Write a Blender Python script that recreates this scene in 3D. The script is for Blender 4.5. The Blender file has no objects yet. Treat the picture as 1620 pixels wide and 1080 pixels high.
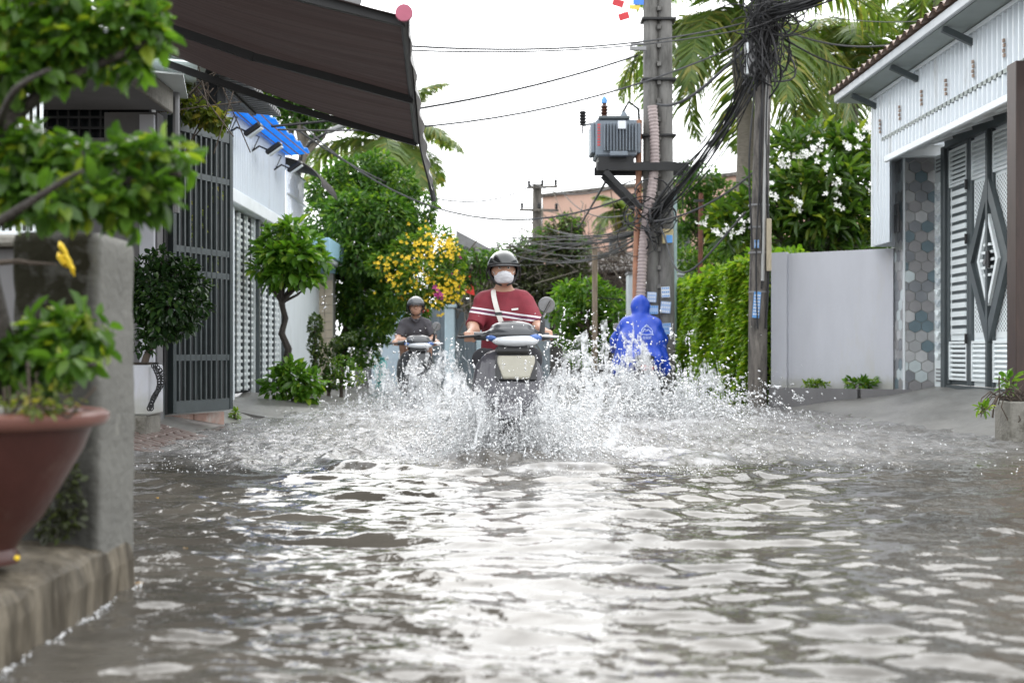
import bpy, math, random
import numpy as np
from mathutils import Vector, Matrix

random.seed(7)
rng = np.random.default_rng(7)
PI = math.pi
R = math.radians
scene = bpy.context.scene
col = scene.collection

# ------------------------------------------------------------------ camera, sky, sun, exposure
CAM_Z = 0.72
FPX = 2100.0            # focal length in photo pixels (1620 wide)
VX, VY = 795.0, 555.0   # vanishing point of the street in the photo
cam_d = bpy.data.cameras.new('camera')
cam = bpy.data.objects.new('camera', cam_d)
col.objects.link(cam)
cam.location = (0, 0, CAM_Z)
cam.rotation_euler = (R(90), 0, 0)
cam_d.sensor_width = 36.0
cam_d.lens = FPX / 1620 * 36
cam_d.shift_x = (810 - VX) / 1620
cam_d.shift_y = (VY - 540) / 1620
cam_d.clip_start = 0.05
cam_d.clip_end = 2000
cam_d.dof.use_dof = True
cam_d.dof.focus_distance = 9.4
cam_d.dof.aperture_fstop = 2.8
scene.camera = cam

SUN_EL, SUN_AZ = 41, -8      # degrees; azimuth from +Y towards +X
world = bpy.data.worlds.new('World')
scene.world = world
world.use_nodes = True
nt = world.node_tree
nt.nodes.clear()
sky = nt.nodes.new('ShaderNodeTexSky')
sky.sky_type = 'NISHITA'
sky.sun_disc = False
sky.sun_elevation = R(SUN_EL)
sky.sun_rotation = R(SUN_AZ)
sky.air_density = 1.0
sky.dust_density = 6.0
sky.ozone_density = 1.0
hs = nt.nodes.new('ShaderNodeHueSaturation')
hs.inputs['Saturation'].default_value = 0.12
mixw = nt.nodes.new('ShaderNodeMix'); mixw.data_type = 'RGBA'
mixw.inputs['Factor'].default_value = 0.8
mixw.inputs['B'].default_value = (11.0, 11.3, 11.6, 1)     # the even white cloud cover
bg = nt.nodes.new('ShaderNodeBackground')
bg.inputs['Strength'].default_value = 0.152
wo = nt.nodes.new('ShaderNodeOutputWorld')
nt.links.new(sky.outputs['Color'], hs.inputs['Color'])
nt.links.new(hs.outputs['Color'], mixw.inputs['A'])
nt.links.new(mixw.outputs['Result'], bg.inputs['Color'])
nt.links.new(bg.outputs['Background'], wo.inputs['Surface'])

sun_d = bpy.data.lights.new('sun', 'SUN')
sun_d.energy = 0.5
sun_d.angle = R(75)
sun_d.color = (1.0, 0.97, 0.92)
sun = bpy.data.objects.new('sun', sun_d)
col.objects.link(sun)
_el, _az = R(SUN_EL), R(SUN_AZ)
sdir = Vector((math.cos(_el) * math.sin(_az), math.cos(_el) * math.cos(_az), math.sin(_el)))
sun.rotation_euler = (-sdir).to_track_quat('-Z', 'Y').to_euler()
sun.location = sdir * 60

scene.view_settings.view_transform = 'Standard'
scene.view_settings.look = 'None'
scene.view_settings.gamma = 1.0
scene.view_settings.use_curve_mapping = False
scene.view_settings.exposure = 0.82
scene.render.engine = 'CYCLES'
scene.cycles.use_denoising = True
scene.cycles.max_bounces = 8
scene.cycles.transparent_max_bounces = 8
scene.cycles.caustics_reflective = False
scene.cycles.caustics_refractive = False
scene.cycles.sample_clamp_indirect = 6.0

# ------------------------------------------------------------------ helpers
def at(x, y, D):
    """photo pixel (x, y) at distance D along the street -> world point"""
    return np.array([(x - VX) * D / FPX, D, CAM_Z + (VY - y) * D / FPX])

def px_x(x, D): return (x - VX) * D / FPX
def px_z(y, D): return CAM_Z + (VY - y) * D / FPX

def tag(o, label=None, cat=None, group=None, kind=None):
    if label: o['label'] = label
    if cat: o['category'] = cat
    if group: o['group'] = group
    if kind: o['kind'] = kind
    return o

def empty(name, loc, label=None, cat=None, group=None, rz=0.0):
    o = bpy.data.objects.new(name, None)
    o.empty_display_size = 0.1
    col.objects.link(o)
    o.location = loc
    o.rotation_euler = (0, 0, rz)
    return tag(o, label, cat, group)

def origin_of(o):
    v = Vector((0, 0, 0))
    while o is not None:
        v = v + Vector(o.location); o = o.parent
    return np.array(v)

def link_mesh(name, me, parent=None, loc=None):
    o = bpy.data.objects.new(name, me)
    col.objects.link(o)
    if parent is not None: o.parent = parent
    if loc is not None: o.location = loc
    return o

def np_mesh(name, v, faces, smooth=False):
    """v (n,3); faces: (m,k) array or list of arrays"""
    me = bpy.data.meshes.new(name)
    if not isinstance(faces, list): faces = [faces]
    faces = [np.asarray(f, dtype=np.int32) for f in faces if len(f)]
    v = np.ascontiguousarray(v, dtype=np.float32)
    me.vertices.add(len(v)); me.vertices.foreach_set('co', v.ravel())
    loops = np.concatenate([f.ravel() for f in faces])
    tot = np.concatenate([np.full(len(f), f.shape[1], dtype=np.int32) for f in faces])
    st = np.concatenate([[0], np.cumsum(tot)[:-1]]).astype(np.int32)
    me.loops.add(len(loops)); me.loops.foreach_set('vertex_index', loops)
    me.polygons.add(len(tot)); me.polygons.foreach_set('loop_start', st)
    try: me.polygons.foreach_set('loop_total', tot)
    except Exception: pass
    if smooth: me.polygons.foreach_set('use_smooth', np.ones(len(tot), dtype=bool))
    me.update(calc_edges=True)
    return me

def ortho(d):
    d = np.asarray(d, float); d = d / (np.linalg.norm(d) + 1e-12)
    a = np.array([0, 0, 1.0]) if abs(d[2]) < 0.9 else np.array([1.0, 0, 0])
    s = np.cross(d, a); s /= np.linalg.norm(s)
    return d, s, np.cross(s, d)

class MB:
    """collects shapes (world or local coordinates) and links them as one mesh"""
    def __init__(self): self.v = []; self.f = []
    def add(self, vs, fs):
        b = len(self.v)
        self.v.extend([tuple(map(float, p)) for p in vs])
        self.f.extend([tuple(i + b for i in f) for f in fs])
        return self
    def hexa(self, p):   # 8 corners: bottom ring 0-3, top ring 4-7
        return self.add(p, [(3, 2, 1, 0), (4, 5, 6, 7), (0, 1, 5, 4), (1, 2, 6, 5), (2, 3, 7, 6), (3, 0, 4, 7)])
    def box(self, x0, x1, y0, y1, z0, z1, b=0.0):
        if b <= 0:
            return self.hexa([(x0, y0, z0), (x1, y0, z0), (x1, y1, z0), (x0, y1, z0), (x0, y0, z1), (x1, y0, z1), (x1, y1, z1), (x0, y1, z1)])
        return self.rbox(((x0 + x1) / 2, (y0 + y1) / 2, (z0 + z1) / 2), (x1 - x0, y1 - y0, z1 - z0), b)
    def rbox(self, c, s, b, rot=None):
        """box with chamfered edges (24 verts)"""
        h = np.array(s) / 2; b = min(b, h.min() * 0.9)
        vs = []; idx = {}
        for sx in (-1, 1):
            for sy in (-1, 1):
                for sz in (-1, 1):
                    for ax in range(3):
                        p = np.array([sx, sy, sz]) * (h - b); p[ax] = np.array([sx, sy, sz])[ax] * h[ax]
                        idx[(sx, sy, sz, ax)] = len(vs); vs.append(p)
        I = lambda a, b_, c_, ax: idx[(a, b_, c_, ax)]
        fs = []
        for s1 in (-1, 1):
            q = [(-1, -1), (1, -1), (1, 1), (-1, 1)]
            fx = [I(s1, a, b_, 0) for a, b_ in q]; fy = [I(a, s1, b_, 1) for a, b_ in q]; fz = [I(a, b_, s1, 2) for a, b_ in q]
            if s1 < 0: fx.reverse(); fz.reverse()
            else: fy.reverse()
            fs += [fx, fy, fz]
        for s1 in (-1, 1):
            for s2 in (-1, 1):
                fs.append([I(s1, s2, -1, 0), I(s1, s2, -1, 1), I(s1, s2, 1, 1), I(s1, s2, 1, 0)])
                fs.append([I(s1, -1, s2, 0), I(s1, -1, s2, 2), I(s1, 1, s2, 2), I(s1, 1, s2, 0)])
                fs.append([I(-1, s1, s2, 1), I(-1, s1, s2, 2), I(1, s1, s2, 2), I(1, s1, s2, 1)])
                for s3 in (-1, 1): fs.append([I(s1, s2, s3, 0), I(s1, s2, s3, 1), I(s1, s2, s3, 2)])
        vs = np.array(vs)
        if rot is not None: vs = vs @ np.array(rot.to_3x3() if hasattr(rot, 'to_3x3') else rot).T
        return self.add(vs + np.array(c), fs)
    def bar(self, p0, p1, w, h=None, up=None):
        h = h or w
        p0 = np.array(p0, float); p1 = np.array(p1, float)
        d = p1 - p0; d /= np.linalg.norm(d)
        u = np.array(up if up is not None else ((0, 0, 1) if abs(d[2]) < 0.95 else (0, 1, 0)), float)
        s = np.cross(d, u); s /= np.linalg.norm(s); u = np.cross(s, d)
        a, b = s * w / 2, u * h / 2
        return self.hexa([p0 - a - b, p0 + a - b, p1 + a - b, p1 - a - b, p0 - a + b, p0 + a + b, p1 + a + b, p1 - a + b])
    def tube(self, pts, r, n=8, cap=True):
        pts = [np.array(p, float) for p in pts]; m = len(pts)
        rs = [r] * m if np.isscalar(r) else list(r)
        base = len(self.v)
        s_prev = None
        vs = []; fs = []
        for i, p in enumerate(pts):
            d = pts[min(i + 1, m - 1)] - pts[max(i - 1, 0)]
            d = d / (np.linalg.norm(d) + 1e-12)
            if s_prev is None: _, s, u = ortho(d)
            else:
                s = s_prev - d * np.dot(s_prev, d); s /= (np.linalg.norm(s) + 1e-12); u = np.cross(s, d)
            s_prev = s
            for k in range(n):
                a = 2 * PI * k / n
                vs.append(p + (s * math.cos(a) + u * math.sin(a)) * rs[i])
        for i in range(m - 1):
            for k in range(n):
                k2 = (k + 1) % n
                fs.append((i * n + k, (i + 1) * n + k, (i + 1) * n + k2, i * n + k2))
        if cap:
            fs.append(tuple(range(n))); fs.append(tuple((m - 1) * n + k for k in reversed(range(n))))
        return self.add(vs, fs)
    def lathe(self, prof, c, n=24, axis='z', cap=True):
        """prof: list of (radius, height)"""
        vs = []; fs = []
        m = len(prof); c = np.array(c, float)
        for r_, h in prof:
            for k in range(n):
                a = 2 * PI * k / n
                p = (r_ * math.cos(a), r_ * math.sin(a), h)
                if axis == 'x': p = (p[2], p[0], p[1])
                if axis == 'y': p = (p[1], p[2], p[0])
                vs.append(c + p)
        for i in range(m - 1):
            for k in range(n):
                k2 = (k + 1) % n
                fs.append((i * n + k, i * n + k2, (i + 1) * n + k2, (i + 1) * n + k))
        if cap:
            fs.append(tuple(reversed(range(n)))); fs.append(tuple((m - 1) * n + k for k in range(n)))
        return self.add(vs, fs)
    def prism(self, poly, nrm):
        """poly: 3d points of a flat polygon, extruded by vector nrm"""
        poly = [np.array(p, float) for p in poly]; n = len(poly); e = np.array(nrm, float)
        vs = poly + [p + e for p in poly]
        fs = [tuple(reversed(range(n))), tuple(range(n, 2 * n))]
        fs += [(i, (i + 1) % n, n + (i + 1) % n, n + i) for i in range(n)]
        return self.add(vs, fs)
    def ball(self, c, r, n=10, m=6):
        rr = (r, r, r) if np.isscalar(r) else r
        vs = [(c[0], c[1], c[2] - rr[2])]
        for i in range(1, m):
            t = -PI / 2 + PI * i / m
            for k in range(n):
                a = 2 * PI * k / n
                vs.append((c[0] + rr[0] * math.cos(t) * math.cos(a), c[1] + rr[1] * math.cos(t) * math.sin(a), c[2] + rr[2] * math.sin(t)))
        vs.append((c[0], c[1], c[2] + rr[2]))
        fs = [(0, 1 + (k + 1) % n, 1 + k) for k in range(n)]
        for i in range(m - 2):
            for k in range(n):
                fs.append((1 + i * n + k, 1 + i * n + (k + 1) % n, 1 + (i + 1) * n + (k + 1) % n, 1 + (i + 1) * n + k))
        t = len(vs) - 1; b = 1 + (m - 2) * n
        fs += [(b + k, b + (k + 1) % n, t) for k in range(n)]
        return self.add(vs, fs)
    def mesh(self, name, off=(0, 0, 0), smooth=False):
        me = bpy.data.meshes.new(name)
        o = np.array(off)
        me.from_pydata([tuple(np.array(p) - o) for p in self.v], [], self.f)
        if smooth: me.polygons.foreach_set('use_smooth', np.ones(len(me.polygons), dtype=bool))
        me.update()
        return me
    def build(self, name, m, parent=None, smooth=False, local=False, kind=None, label=None):
        off = (0, 0, 0) if (parent is None or local) else origin_of(parent)
        me = self.mesh(name, off, smooth)
        if m is not None: me.materials.append(m)
        o = link_mesh(name, me, parent)
        if smooth and smooth != 'all':
            try: me.set_sharp_from_angle(angle=R(42))
            except Exception: pass
        return tag(o, label, None, None, kind)

def copy_tree(o, parent=None):
    c = o.copy(); col.objects.link(c)
    if parent is not None: c.parent = parent
    for ch in list(o.children): copy_tree(ch, c)
    return c

# ------------------------------------------------------------------ implicit surfaces -> one smooth mesh
class Implicit:
    def __init__(self, lo, hi, res):
        self.lo = np.array(lo, float); self.res = res
        self.n = np.ceil((np.array(hi) - self.lo) / res).astype(int) + 1
        self.d = np.full(self.n, 1.0, dtype=np.float32)
    def _win(self, lo, hi):
        a = np.clip(np.floor((np.array(lo) - self.lo) / self.res).astype(int), 0, self.n - 1)
        b = np.clip(np.ceil((np.array(hi) - self.lo) / self.res).astype(int) + 1, 1, self.n)
        ax = [self.lo[i] + self.res * np.arange(a[i], b[i]) for i in range(3)]
        g = np.meshgrid(*ax, indexing='ij')
        return tuple(slice(a[i], b[i]) for i in range(3)), [x.astype(np.float32) for x in g]
    def _join(self, sl, e, k):
        a = self.d[sl]
        if k <= 0: self.d[sl] = np.minimum(a, e); return self
        h = np.clip(0.5 + 0.5 * (a - e) / k, 0, 1)
        self.d[sl] = a * (1 - h) + e * h - k * h * (1 - h)
        return self
    def cap(self, p0, p1, r0, r1=None, k=0.03, flat=None):
        r1 = r0 if r1 is None else r1
        p0 = np.array(p0, float); p1 = np.array(p1, float); m = max(r0, r1) + k + 0.03
        sl, (X, Y, Z) = self._win(np.minimum(p0, p1) - m, np.maximum(p0, p1) + m)
        ba = p1 - p0; L = np.dot(ba, ba) + 1e-12
        t = np.clip(((X - p0[0]) * ba[0] + (Y - p0[1]) * ba[1] + (Z - p0[2]) * ba[2]) / L, 0, 1)
        e = np.sqrt((X - p0[0] - t * ba[0]) ** 2 + (Y - p0[1] - t * ba[1]) ** 2 + (Z - p0[2] - t * ba[2]) ** 2) - (r0 + (r1 - r0) * t)
        if flat:   # cut past p1
            ln = math.sqrt(L); tt = ((X - p1[0]) * ba[0] + (Y - p1[1]) * ba[1] + (Z - p1[2]) * ba[2]) / ln
            e = np.maximum(e, tt)
        return self._join(sl, e, k)
    def ell(self, c, r, k=0.03, rx=0.0):
        c = np.array(c, float); r = np.array(r, float); m = r.max() + k + 0.03
        sl, (X, Y, Z) = self._win(c - m, c + m)
        x, y, z = X - c[0], Y - c[1], Z - c[2]
        if rx: y, z = y * math.cos(rx) + z * math.sin(rx), -y * math.sin(rx) + z * math.cos(rx)
        q = np.sqrt((x / r[0]) ** 2 + (y / r[1]) ** 2 + (z / r[2]) ** 2)
        q2 = np.sqrt((x / r[0] ** 2) ** 2 + (y / r[1] ** 2) ** 2 + (z / r[2] ** 2) ** 2) + 1e-9
        return self._join(sl, q * (q - 1) / q2, k)
    def rbox(self, c, h, rad, k=0.02, rx=0.0):
        c = np.array(c, float); h = np.array(h, float); m = np.linalg.norm(h) + k + 0.02
        sl, (X, Y, Z) = self._win(c - m, c + m)
        x, y, z = X - c[0], Y - c[1], Z - c[2]
        if rx: y, z = y * math.cos(rx) + z * math.sin(rx), -y * math.sin(rx) + z * math.cos(rx)
        q = [np.abs(v) - (hh - rad) for v, hh in zip((x, y, z), h)]
        e = np.sqrt(sum(np.maximum(a, 0) ** 2 for a in q)) + np.minimum(np.maximum(q[0], np.maximum(q[1], q[2])), 0) - rad
        return self._join(sl, e, k)
    def grid(self):
        ax = [self.lo[i] + self.res * np.arange(self.n[i]) for i in range(3)]
        return [g.astype(np.float32) for g in np.meshgrid(*ax, indexing='ij', sparse=True)]
    def cut(self, fn):
        X, Y, Z = self.grid(); self.d = np.maximum(self.d, fn(X, Y, Z)).astype(np.float32); return self
    def mesh(self, name, m=None):
        d = self.d; s = d < 0
        n0, n1, n2 = [k - 1 for k in d.shape]
        cnt = np.zeros((n0, n1, n2), np.int8)
        for i in (0, 1):
            for j in (0, 1):
                for k in (0, 1): cnt += s[i:i + n0, j:j + n1, k:k + n2]
        act = (cnt > 0) & (cnt < 8)
        ci = np.argwhere(act)
        idx = np.full(act.shape, -1, np.int32); idx[act] = np.arange(len(ci))
        acc = np.zeros((len(ci), 3)); num = np.zeros(len(ci))
        cs = [(i, j, k) for i in (0, 1) for j in (0, 1) for k in (0, 1)]
        for a in cs:
            for ax in range(3):
                if a[ax]: continue
                b = list(a); b[ax] = 1
                da = d[ci[:, 0] + a[0], ci[:, 1] + a[1], ci[:, 2] + a[2]]
                db = d[ci[:, 0] + b[0], ci[:, 1] + b[1], ci[:, 2] + b[2]]
                c = (da < 0) != (db < 0)
                t = np.where(c, da / np.where(c, da - db, 1), 0)
                p = np.tile(np.array(a, float), (len(ci), 1)); p[:, ax] = t
                acc += p * c[:, None]; num += c
        v = self.lo + self.res * (ci + acc / num[:, None])
        fs = []
        for ax in range(3):
            o1, o2 = [(1, 2), (2, 0), (0, 1)][ax]
            sa = np.take(s, range(0, s.shape[ax] - 1), ax); sb = np.take(s, range(1, s.shape[ax]), ax)
            e = np.argwhere(sa != sb)
            ok = (e[:, o1] > 0) & (e[:, o2] > 0) & (e[:, o1] < act.shape[o1]) & (e[:, o2] < act.shape[o2])
            e = e[ok]
            flip = sa[e[:, 0], e[:, 1], e[:, 2]]
            q = []
            for da, db in ((-1, -1), (0, -1), (0, 0), (-1, 0)):
                c = e.copy(); c[:, o1] += da; c[:, o2] += db
                q.append(idx[c[:, 0], c[:, 1], c[:, 2]])
            q = np.stack(q, 1)
            q[~flip] = q[~flip][:, ::-1]
            fs.append(q[(q >= 0).all(1)])
        f = np.concatenate(fs)
        # relax a little so facets fade
        for _ in range(2):
            sm = np.zeros_like(v); nn = np.zeros(len(v))
            for k in range(4):
                np.add.at(sm, f[:, k], v[f[:, (k + 1) % 4]]); np.add.at(nn, f[:, k], 1)
            v = 0.6 * v + 0.4 * sm / nn[:, None]
        me = np_mesh(name, v, f, True)
        if m is not None: me.materials.append(m)
        return me

def icos():
    t = (1 + 5 ** .5) / 2
    v = np.array([(-1, t, 0), (1, t, 0), (-1, -t, 0), (1, -t, 0), (0, -1, t), (0, 1, t), (0, -1, -t), (0, 1, -t), (t, 0, -1), (t, 0, 1), (-t, 0, -1), (-t, 0, 1)], float)
    v /= np.linalg.norm(v[0])
    f = np.array([(0, 11, 5), (0, 5, 1), (0, 1, 7), (0, 7, 10), (0, 10, 11), (1, 5, 9), (5, 11, 4), (11, 10, 2), (10, 7, 6), (7, 1, 8), (3, 9, 4), (3, 4, 2), (3, 2, 6), (3, 6, 8), (3, 8, 9), (4, 9, 5), (2, 4, 11), (6, 2, 10), (8, 6, 7), (9, 8, 1)])
    return v, f
ICO_V, ICO_F = icos()

def drops(name, m, pos, rad, dirs, stretch, kind='stuff', parent=None):
    n = len(pos)
    d = dirs / (np.linalg.norm(dirs, axis=1, keepdims=True) + 1e-9)
    a = np.where(np.abs(d[:, 2:3]) < 0.9, np.array([[0, 0, 1.0]]), np.array([[1.0, 0, 0]]))
    s = np.cross(d, a); s /= np.linalg.norm(s, axis=1, keepdims=True); u = np.cross(s, d)
    w = 1 + 0.25 * rng.standard_normal((n, 12))
    V = pos[:, None] + rad[:, None, None] * w[..., None] * (ICO_V[None, :, 0:1] * s[:, None] + ICO_V[None, :, 1:2] * u[:, None] + ICO_V[None, :, 2:3] * d[:, None] * stretch[:, None, None])
    F = ICO_F[None] + 12 * np.arange(n)[:, None, None]
    me = np_mesh(name, V.reshape(-1, 3), F.reshape(-1, 3), True)
    me.materials.append(m)
    return tag(link_mesh(name, me, parent), kind=kind)

# ------------------------------------------------------------------ materials
MATS = {}
def mat(name, c, rough=0.6, metal=0.0, var=0.15, scale=6.0, bump=0.0, bscale=None, spec=0.5, stain=None, stain_amt=0.0, stain_scale=2.0, stretch=(1, 1, 1), island=0.0, coat=0.0):
    """base colour with noise variation, optional shaped stains, fine bump"""
    m = bpy.data.materials.new(name); m.use_nodes = True
    n = m.node_tree; b = n.nodes['Principled BSDF']
    L = n.links.new
    tc = n.nodes.new('ShaderNodeTexCoord')
    mp = n.nodes.new('ShaderNodeMapping'); mp.inputs['Scale'].default_value = stretch
    L(tc.outputs['Object'], mp.inputs['Vector'])
    nz = n.nodes.new('ShaderNodeTexNoise'); nz.inputs['Scale'].default_value = scale; nz.inputs['Detail'].default_value = 6; nz.inputs['Roughness'].default_value = 0.62
    L(mp.outputs['Vector'], nz.inputs['Vector'])
    rp = n.nodes.new('ShaderNodeMapRange')
    rp.inputs['From Min'].default_value = 0.3; rp.inputs['From Max'].default_value = 0.7
    rp.inputs['To Min'].default_value = 1 - var; rp.inputs['To Max'].default_value = 1 + var
    L(nz.outputs['Fac'], rp.inputs['Value'])
    mul = n.nodes.new('ShaderNodeVectorMath'); mul.operation = 'SCALE'
    mul.inputs[0].default_value = c[:3]
    L(rp.outputs['Result'], mul.inputs['Scale'])
    out = mul.outputs['Vector']
    if island > 0:
        g = n.nodes.new('ShaderNodeNewGeometry')
        r2 = n.nodes.new('ShaderNodeMapRange'); r2.inputs['To Min'].default_value = 1 - island; r2.inputs['To Max'].default_value = 1 + island
        L(g.outputs['Random Per Island'], r2.inputs['Value'])
        m2 = n.nodes.new('ShaderNodeVectorMath'); m2.operation = 'SCALE'
        L(out, m2.inputs[0]); L(r2.outputs['Result'], m2.inputs['Scale']); out = m2.outputs['Vector']
    if stain is not None:
        n2 = n.nodes.new('ShaderNodeTexNoise'); n2.inputs['Scale'].default_value = stain_scale; n2.inputs['Detail'].default_value = 8; n2.inputs['Roughness'].default_value = 0.7
        L(mp.outputs['Vector'], n2.inputs['Vector'])
        r3 = n.nodes.new('ShaderNodeMapRange'); r3.inputs['From Min'].default_value = 0.62 - 0.25 * stain_amt; r3.inputs['From Max'].default_value = 0.80 - 0.25 * stain_amt
        L(n2.outputs['Fac'], r3.inputs['Value'])
        mx = n.nodes.new('ShaderNodeMix'); mx.data_type = 'RGBA'
        L(r3.outputs['Result'], mx.inputs['Factor']); L(out, mx.inputs['A']); mx.inputs['B'].default_value = (*stain[:3], 1)
        out = mx.outputs['Result']
    L(out, b.inputs['Base Color'])
    b.inputs['Roughness'].default_value = rough
    b.inputs['Metallic'].default_value = metal
    b.inputs['Specular IOR Level'].default_value = spec
    b.inputs['Coat Weight'].default_value = coat
    b.inputs['Coat Roughness'].default_value = 0.08
    if bump > 0:
        bp = n.nodes.new('ShaderNodeBump'); bp.inputs['Strength'].default_value = bump; bp.inputs['Distance'].default_value = 0.02
        nb = n.nodes.new('ShaderNodeTexNoise'); nb.inputs['Scale'].default_value = bscale or scale * 4; nb.inputs['Detail'].default_value = 5
        L(mp.outputs['Vector'], nb.inputs['Vector']); L(nb.outputs['Fac'], bp.inputs['Height']); L(bp.outputs['Normal'], b.inputs['Normal'])
    MATS[name] = m
    return m

def leaf_mat(name, dark, light, young=None, rough=0.38, trans=0.35):
    m = bpy.data.materials.new(name); m.use_nodes = True
    n = m.node_tree; b = n.nodes['Principled BSDF']; L = n.links.new
    out = n.nodes['Material Output']
    g = n.nodes.new('ShaderNodeNewGeometry'); oi = n.nodes.new('ShaderNodeObjectInfo')
    ad = n.nodes.new('ShaderNodeMath'); ad.operation = 'ADD'; L(g.outputs['Random Per Island'], ad.inputs[0]); L(oi.outputs['Random'], ad.inputs[1])
    fr = n.nodes.new('ShaderNodeMath'); fr.operation = 'FRACT'; L(ad.outputs[0], fr.inputs[0])
    cr = n.nodes.new('ShaderNodeValToRGB'); e = cr.color_ramp.elements
    e[0].position = 0; e[0].color = (*dark, 1); e[1].position = 0.8; e[1].color = (*light, 1)
    if young is not None:
        x = cr.color_ramp.elements.new(0.97); x.color = (*young, 1)
    L(fr.outputs[0], cr.inputs['Fac'])
    L(cr.outputs['Color'], b.inputs['Base Color'])
    b.inputs['Roughness'].default_value = rough
    tr = n.nodes.new('ShaderNodeBsdfTranslucent')
    mul = n.nodes.new('ShaderNodeMix'); mul.data_type = 'RGBA'; mul.blend_type = 'MULTIPLY'; mul.inputs['Factor'].default_value = 1
    L(cr.outputs['Color'], mul.inputs['A']); mul.inputs['B'].default_value = (1.5, 1.6, 0.7, 1)
    L(mul.outputs['Result'], tr.inputs['Color'])
    mx = n.nodes.new('ShaderNodeMixShader'); mx.inputs['Fac'].default_value = trans
    L(b.outputs[0], mx.inputs[1]); L(tr.outputs[0], mx.inputs[2]); L(mx.outputs[0], out.inputs['Surface'])
    MATS[name] = m
    return m

# ------------------------------------------------------------------ foliage
def unit(a): return a / (np.linalg.norm(a, axis=-1, keepdims=True) + 1e-9)

def leaf_frames(pts, out, droop, jit):
    n = len(pts)
    d = unit(out + jit * rng.standard_normal((n, 3)) + np.array([0, 0, -droop]))
    up = unit(np.array([0, 0, 1.0]) + 0.6 * out + 0.35 * rng.standard_normal((n, 3)))
    s = unit(np.cross(d, up)); u = np.cross(s, d)
    return d, s, u

LEAF_T = [(0, 0, 0), (-.5, .38, .10), (-.36, .74, .07), (0, 1, -.10), (.36, .74, .07), (.5, .38, .10)]
def leaf_arrays(pts, d, s, u, L, W):
    T = np.array(LEAF_T)
    V = pts[:, None] + (T[None, :, 0:1] * s[:, None] * W[:, None, None] + T[None, :, 1:2] * d[:, None] * L[:, None, None] + T[None, :, 2:3] * u[:, None] * L[:, None, None])
    n = len(pts)
    F = np.array([(0, 3, 2, 1), (0, 5, 4, 3)])[None] + 6 * np.arange(n)[:, None, None]
    return V.reshape(-1, 3), F.reshape(-1, 4)

_leaf_shared = {}
def unit_leaf(m, asp):
    key = (m.name, round(asp, 2))
    if key not in _leaf_shared:
        T = np.array([(0, 0, 0), (-.32, .16, .05), (-.5, .4, .10), (-.36, .74, .06), (0, 1, -.10), (.36, .74, .06), (.5, .4, .10), (.32, .16, .05), (0, .4, 0), (0, .74, -.03)])
        T = T * np.array([asp, 1, 1])
        F = [(0, 8, 2, 1), (8, 9, 3, 2), (0, 7, 6, 8), (8, 6, 5, 9)]
        me = bpy.data.meshes.new('leaf'); me.from_pydata([tuple(p) for p in T], [], F + [(9, 4, 3), (9, 5, 4)])
        me.polygons.foreach_set('use_smooth', np.ones(6, dtype=bool)); me.update()
        me.materials.append(m)
        _leaf_shared[key] = me
    return _leaf_shared[key]

def leaf_cloud(parent, m, pts, out, L, asp=0.5, droop=0.3, jit=0.6, singles=0, name='foliage', lvar=0.3, local=False):
    """a joined mass of leaves, the ones that show largest as single leaf parts"""
    off = np.zeros(3) if local else origin_of(parent)
    n = len(pts)
    d, s, u = leaf_frames(pts, out, droop, jit)
    Ls = L * (1 + lvar * rng.uniform(-1, 1, n))
    if singles:
        key = (pts[:, 1] - 0.5 * L * -out[:, 1]) + 0.15 * rng.standard_normal(n) * np.ptp(pts[:, 1])
        order = np.argsort(key); one = order[:singles]; rest = order[singles:]
        me = unit_leaf(m, asp)
        for i in one:
            o = bpy.data.objects.new('leaf', me); col.objects.link(o); o.parent = parent
            M = np.eye(4); M[:3, 0] = s[i] * Ls[i]; M[:3, 1] = d[i] * Ls[i]; M[:3, 2] = u[i] * Ls[i]; M[:3, 3] = pts[i] - off
            o.matrix_local = Matrix(M.tolist())
    else: rest = np.arange(n)
    if len(rest):
        V, F = leaf_arrays(pts[rest] - off, d[rest], s[rest], u[rest], Ls[rest], Ls[rest] * asp)
        me = np_mesh(name, V, F, True); me.materials.append(m)
        o = link_mesh(name, me, parent); o['kind'] = 'stuff'
        return o

def clump_points(clumps, n, inner=0.55):
    """clumps: list of (centre, radii); points in their outer shell, outward vectors"""
    vol = np.array([c[1][0] * c[1][1] + c[1][1] * c[1][2] + c[1][0] * c[1][2] for c in clumps]); vol = vol / vol.sum()
    k = rng.choice(len(clumps), n, p=vol)
    C = np.array([c[0] for c in clumps], float)[k]; Rr = np.array([c[1] for c in clumps], float)[k]
    d = unit(rng.standard_normal((n, 3)))
    r = inner + (1 - inner) * rng.random((n, 1)) ** 0.6
    return C + d * Rr * r, d

def crown_clumps(c, r, n, cr=(0.3, 0.5), seed=0, flat=0.8):
    g = np.random.default_rng(seed)
    c = np.array(c, float); r = np.array(r, float)
    out = []
    for i in range(n):
        d = unit(g.standard_normal(3)); q = c + d * r * (0.35 + 0.45 * g.random())
        k = g.uniform(*cr) * r.mean()
        out.append((q, (k, k, k * flat)))
    return out

def trunk_mb(p0, p1, r0, r1, n=8, wob=0.06, seg=7, seed=1):
    g = np.random.default_rng(seed)
    p0 = np.array(p0, float); p1 = np.array(p1, float); L = np.linalg.norm(p1 - p0)
    pts = [p0 + (p1 - p0) * t + (np.append(g.standard_normal(2), 0) * wob * L * math.sin(PI * t) * 0.6) for t in np.linspace(0, 1, seg)]
    mb = MB(); mb.tube(pts, list(np.linspace(r0, r1, seg)), n)
    return mb, pts

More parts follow.
